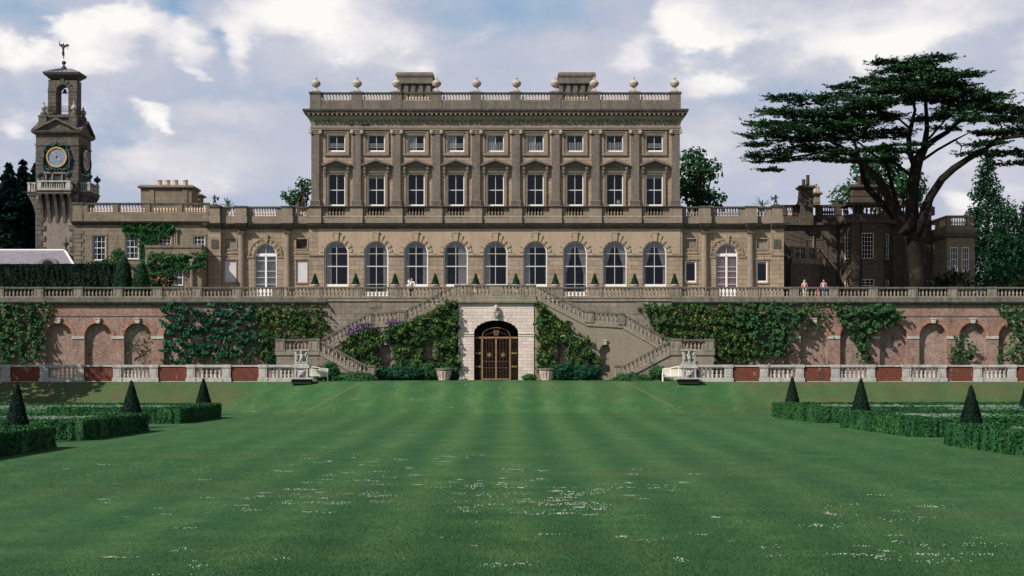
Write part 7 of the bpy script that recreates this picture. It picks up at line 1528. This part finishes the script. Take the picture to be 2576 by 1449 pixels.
person('person with dark hair in blue jeans mostly hidden behind the right fountain', 1753, YLP+1.4, ZG, 1.78, 'c_lilac', 'c_blue', 'h_brown', rz=R(20))
# bronze winged figure on the tower ball
sx0 = PX(160.8, 152.2); zb = PZ(172.5,152.2)+.0; pxm = 152.2/F
def pt(x, y, rr_, dy=0): return ((x-160.8)*pxm, dy, (172.5-y)*pxm, rr_)
C0 = lambda xc, yc: (37.7*0+125.8+xc*.05527, 94.35+yc*.06507*.0+yc*.0552)   # from the enlarged view
st_ = thing('winged_statue', (sx0, 152.2, zb), 'dark bronze winged figure with raised arm on a ball on top of the clock tower', 'statue')
J = {'hip':pt(159.5,130,.13),'waist':pt(159,124,.10),'chest':pt(159,118.5,.15),'neck':pt(159.8,114.5,.06),'head':pt(160,111,.115),'top':pt(160,108.6,.06),
 'shl':pt(155.5,117,.08),'ell':pt(150.8,113.5,.075),'wrl':pt(148.5,107.5,.05),'hal':pt(149.6,102.8,.04),'shr':pt(163,117,.08),'elr':pt(167.4,114.2,.07),'wrr':pt(170,119.5,.035),'har':pt(170.2,124.5,.03),
 'kne':pt(160.5,138,.09),'ank':pt(160.3,146,.045),'toe':pt(160,149,.05),'kn2':pt(157.5,137,.09,.15),'an2':pt(157.2,139.5,.07,.4),'rob':pt(158.3,134,.14)}
skinned('figure', J, [('hip','waist'),('waist','chest'),('chest','neck'),('neck','head'),('head','top'),('chest','shl'),('shl','ell'),('ell','wrl'),('wrl','hal'),('chest','shr'),('shr','elr'),('elr','wrr'),('wrr','har'),('hip','kne'),('kne','ank'),('ank','toe'),('hip','rob'),('rob','kn2'),('kn2','an2')], M['darkbronze'], st_, (sx0,152.2,zb))
s = MB()
for q in (-1,1): s.tube([(sx0-.05+q*.05,152.35,zb+2.35),(sx0+q*.32-.05,152.5,zb+2.6),(sx0+q*.55-.05,152.55,zb+2.5)], [.1,.14,.04], 6)
s.build('wings', M['darkbronze'], st_)
z_b = PZ(158,152.2); MB().lathe([(.22*math.sin(math.pi*k/10)+.005, -.22*math.cos(math.pi*k/10)) for k in range(11)], sx0, 152.2, z_b, 14).build('ball', M['darkbronze'], st_, smooth=True)
MB().lathe([(.36,-.18),(.30,-.02),(.16,.12),(.07,.3),(.07,.42)], sx0, 152.2, PZ(169,152.2)-.05, 12).build('base', M['darkbronze'], st_)
# two bronze cherubs on the link roofs
def cherub(x, y, flip, lab):
    Y_ = YF+.3; X_, zb = PX(x,Y_), PZ(y,Y_); t = thing('bronze_cherub', (X_,Y_,zb), lab, 'statue', 'bronze cherubs on the link roofs'); f = flip
    J = {'hip':(0,0,.50,.11),'chest':(-.02*f,0,.74,.12),'neck':(-.02*f,0,.86,.055),'head':(-.03*f,0,.97,.105),'top':(-.03*f,0,1.06,.06),'s1':(-.13,0,.80,.06),'e1':(-.2,-.05,.66,.05),'w1':(-.1,-.14,.6,.04),'s2':(.12,0,.8,.06),'e2':(.22,0,.72,.045),'w2':(.34,-.05,.70,.035),'k1':(-.1,-.05,.27,.075),'a1':(-.08,0,.06,.05),'k2':(.1,-.03,.27,.075),'a2':(.16,.05,.06,.05)}
    skinned('figure', J, [('hip','chest'),('chest','neck'),('neck','head'),('head','top'),('chest','s1'),('s1','e1'),('e1','w1'),('chest','s2'),('s2','e2'),('e2','w2'),('hip','k1'),('k1','a1'),('hip','k2'),('k2','a2')], M['darkbronze'], t, (X_,Y_,zb+.06))
    s = MB(); s.cbox(X_+.05,Y_,zb-.0,.62,.5,.1); s.build('base', M['darkbronze'], t)
    MB().tube([(X_+.18*f,Y_+.12,zb+.62),(X_+.36*f,Y_+.18,zb+.9),(X_+.30*f,Y_+.2,zb+.5)], [.08,.12,.05], 6).build('wing', M['darkbronze'], t)
cherub(540, 517, 1, 'small dark bronze winged cherub on the left link parapet'); cherub(1951, 517, -1, 'small dark bronze figure on the right link parapet')
# pigeons resting on the frieze ledge
bd = MB().tube([(-.17,0,.03),(-.08,0,.06),(.05,0,.08),(.13,0,.15),(.17,0,.17)], [.02,.055,.07,.04,.015], 7)
bm_ = bd.mesh('pigeon', M['iron'], smooth=True)
for x, lb in ((883,'dark pigeon resting alone on the architrave ledge above the second window'),(912,'middle dark pigeon on the architrave ledge'),(923,'rightmost dark pigeon on the architrave ledge')):
    o = put('pigeon', bm_, None, (hx(x), YF-.02, hz(316.5)+.0), R(-30), 1.3); tag(o, lb, 'bird', 'pigeons on the architrave ledge')
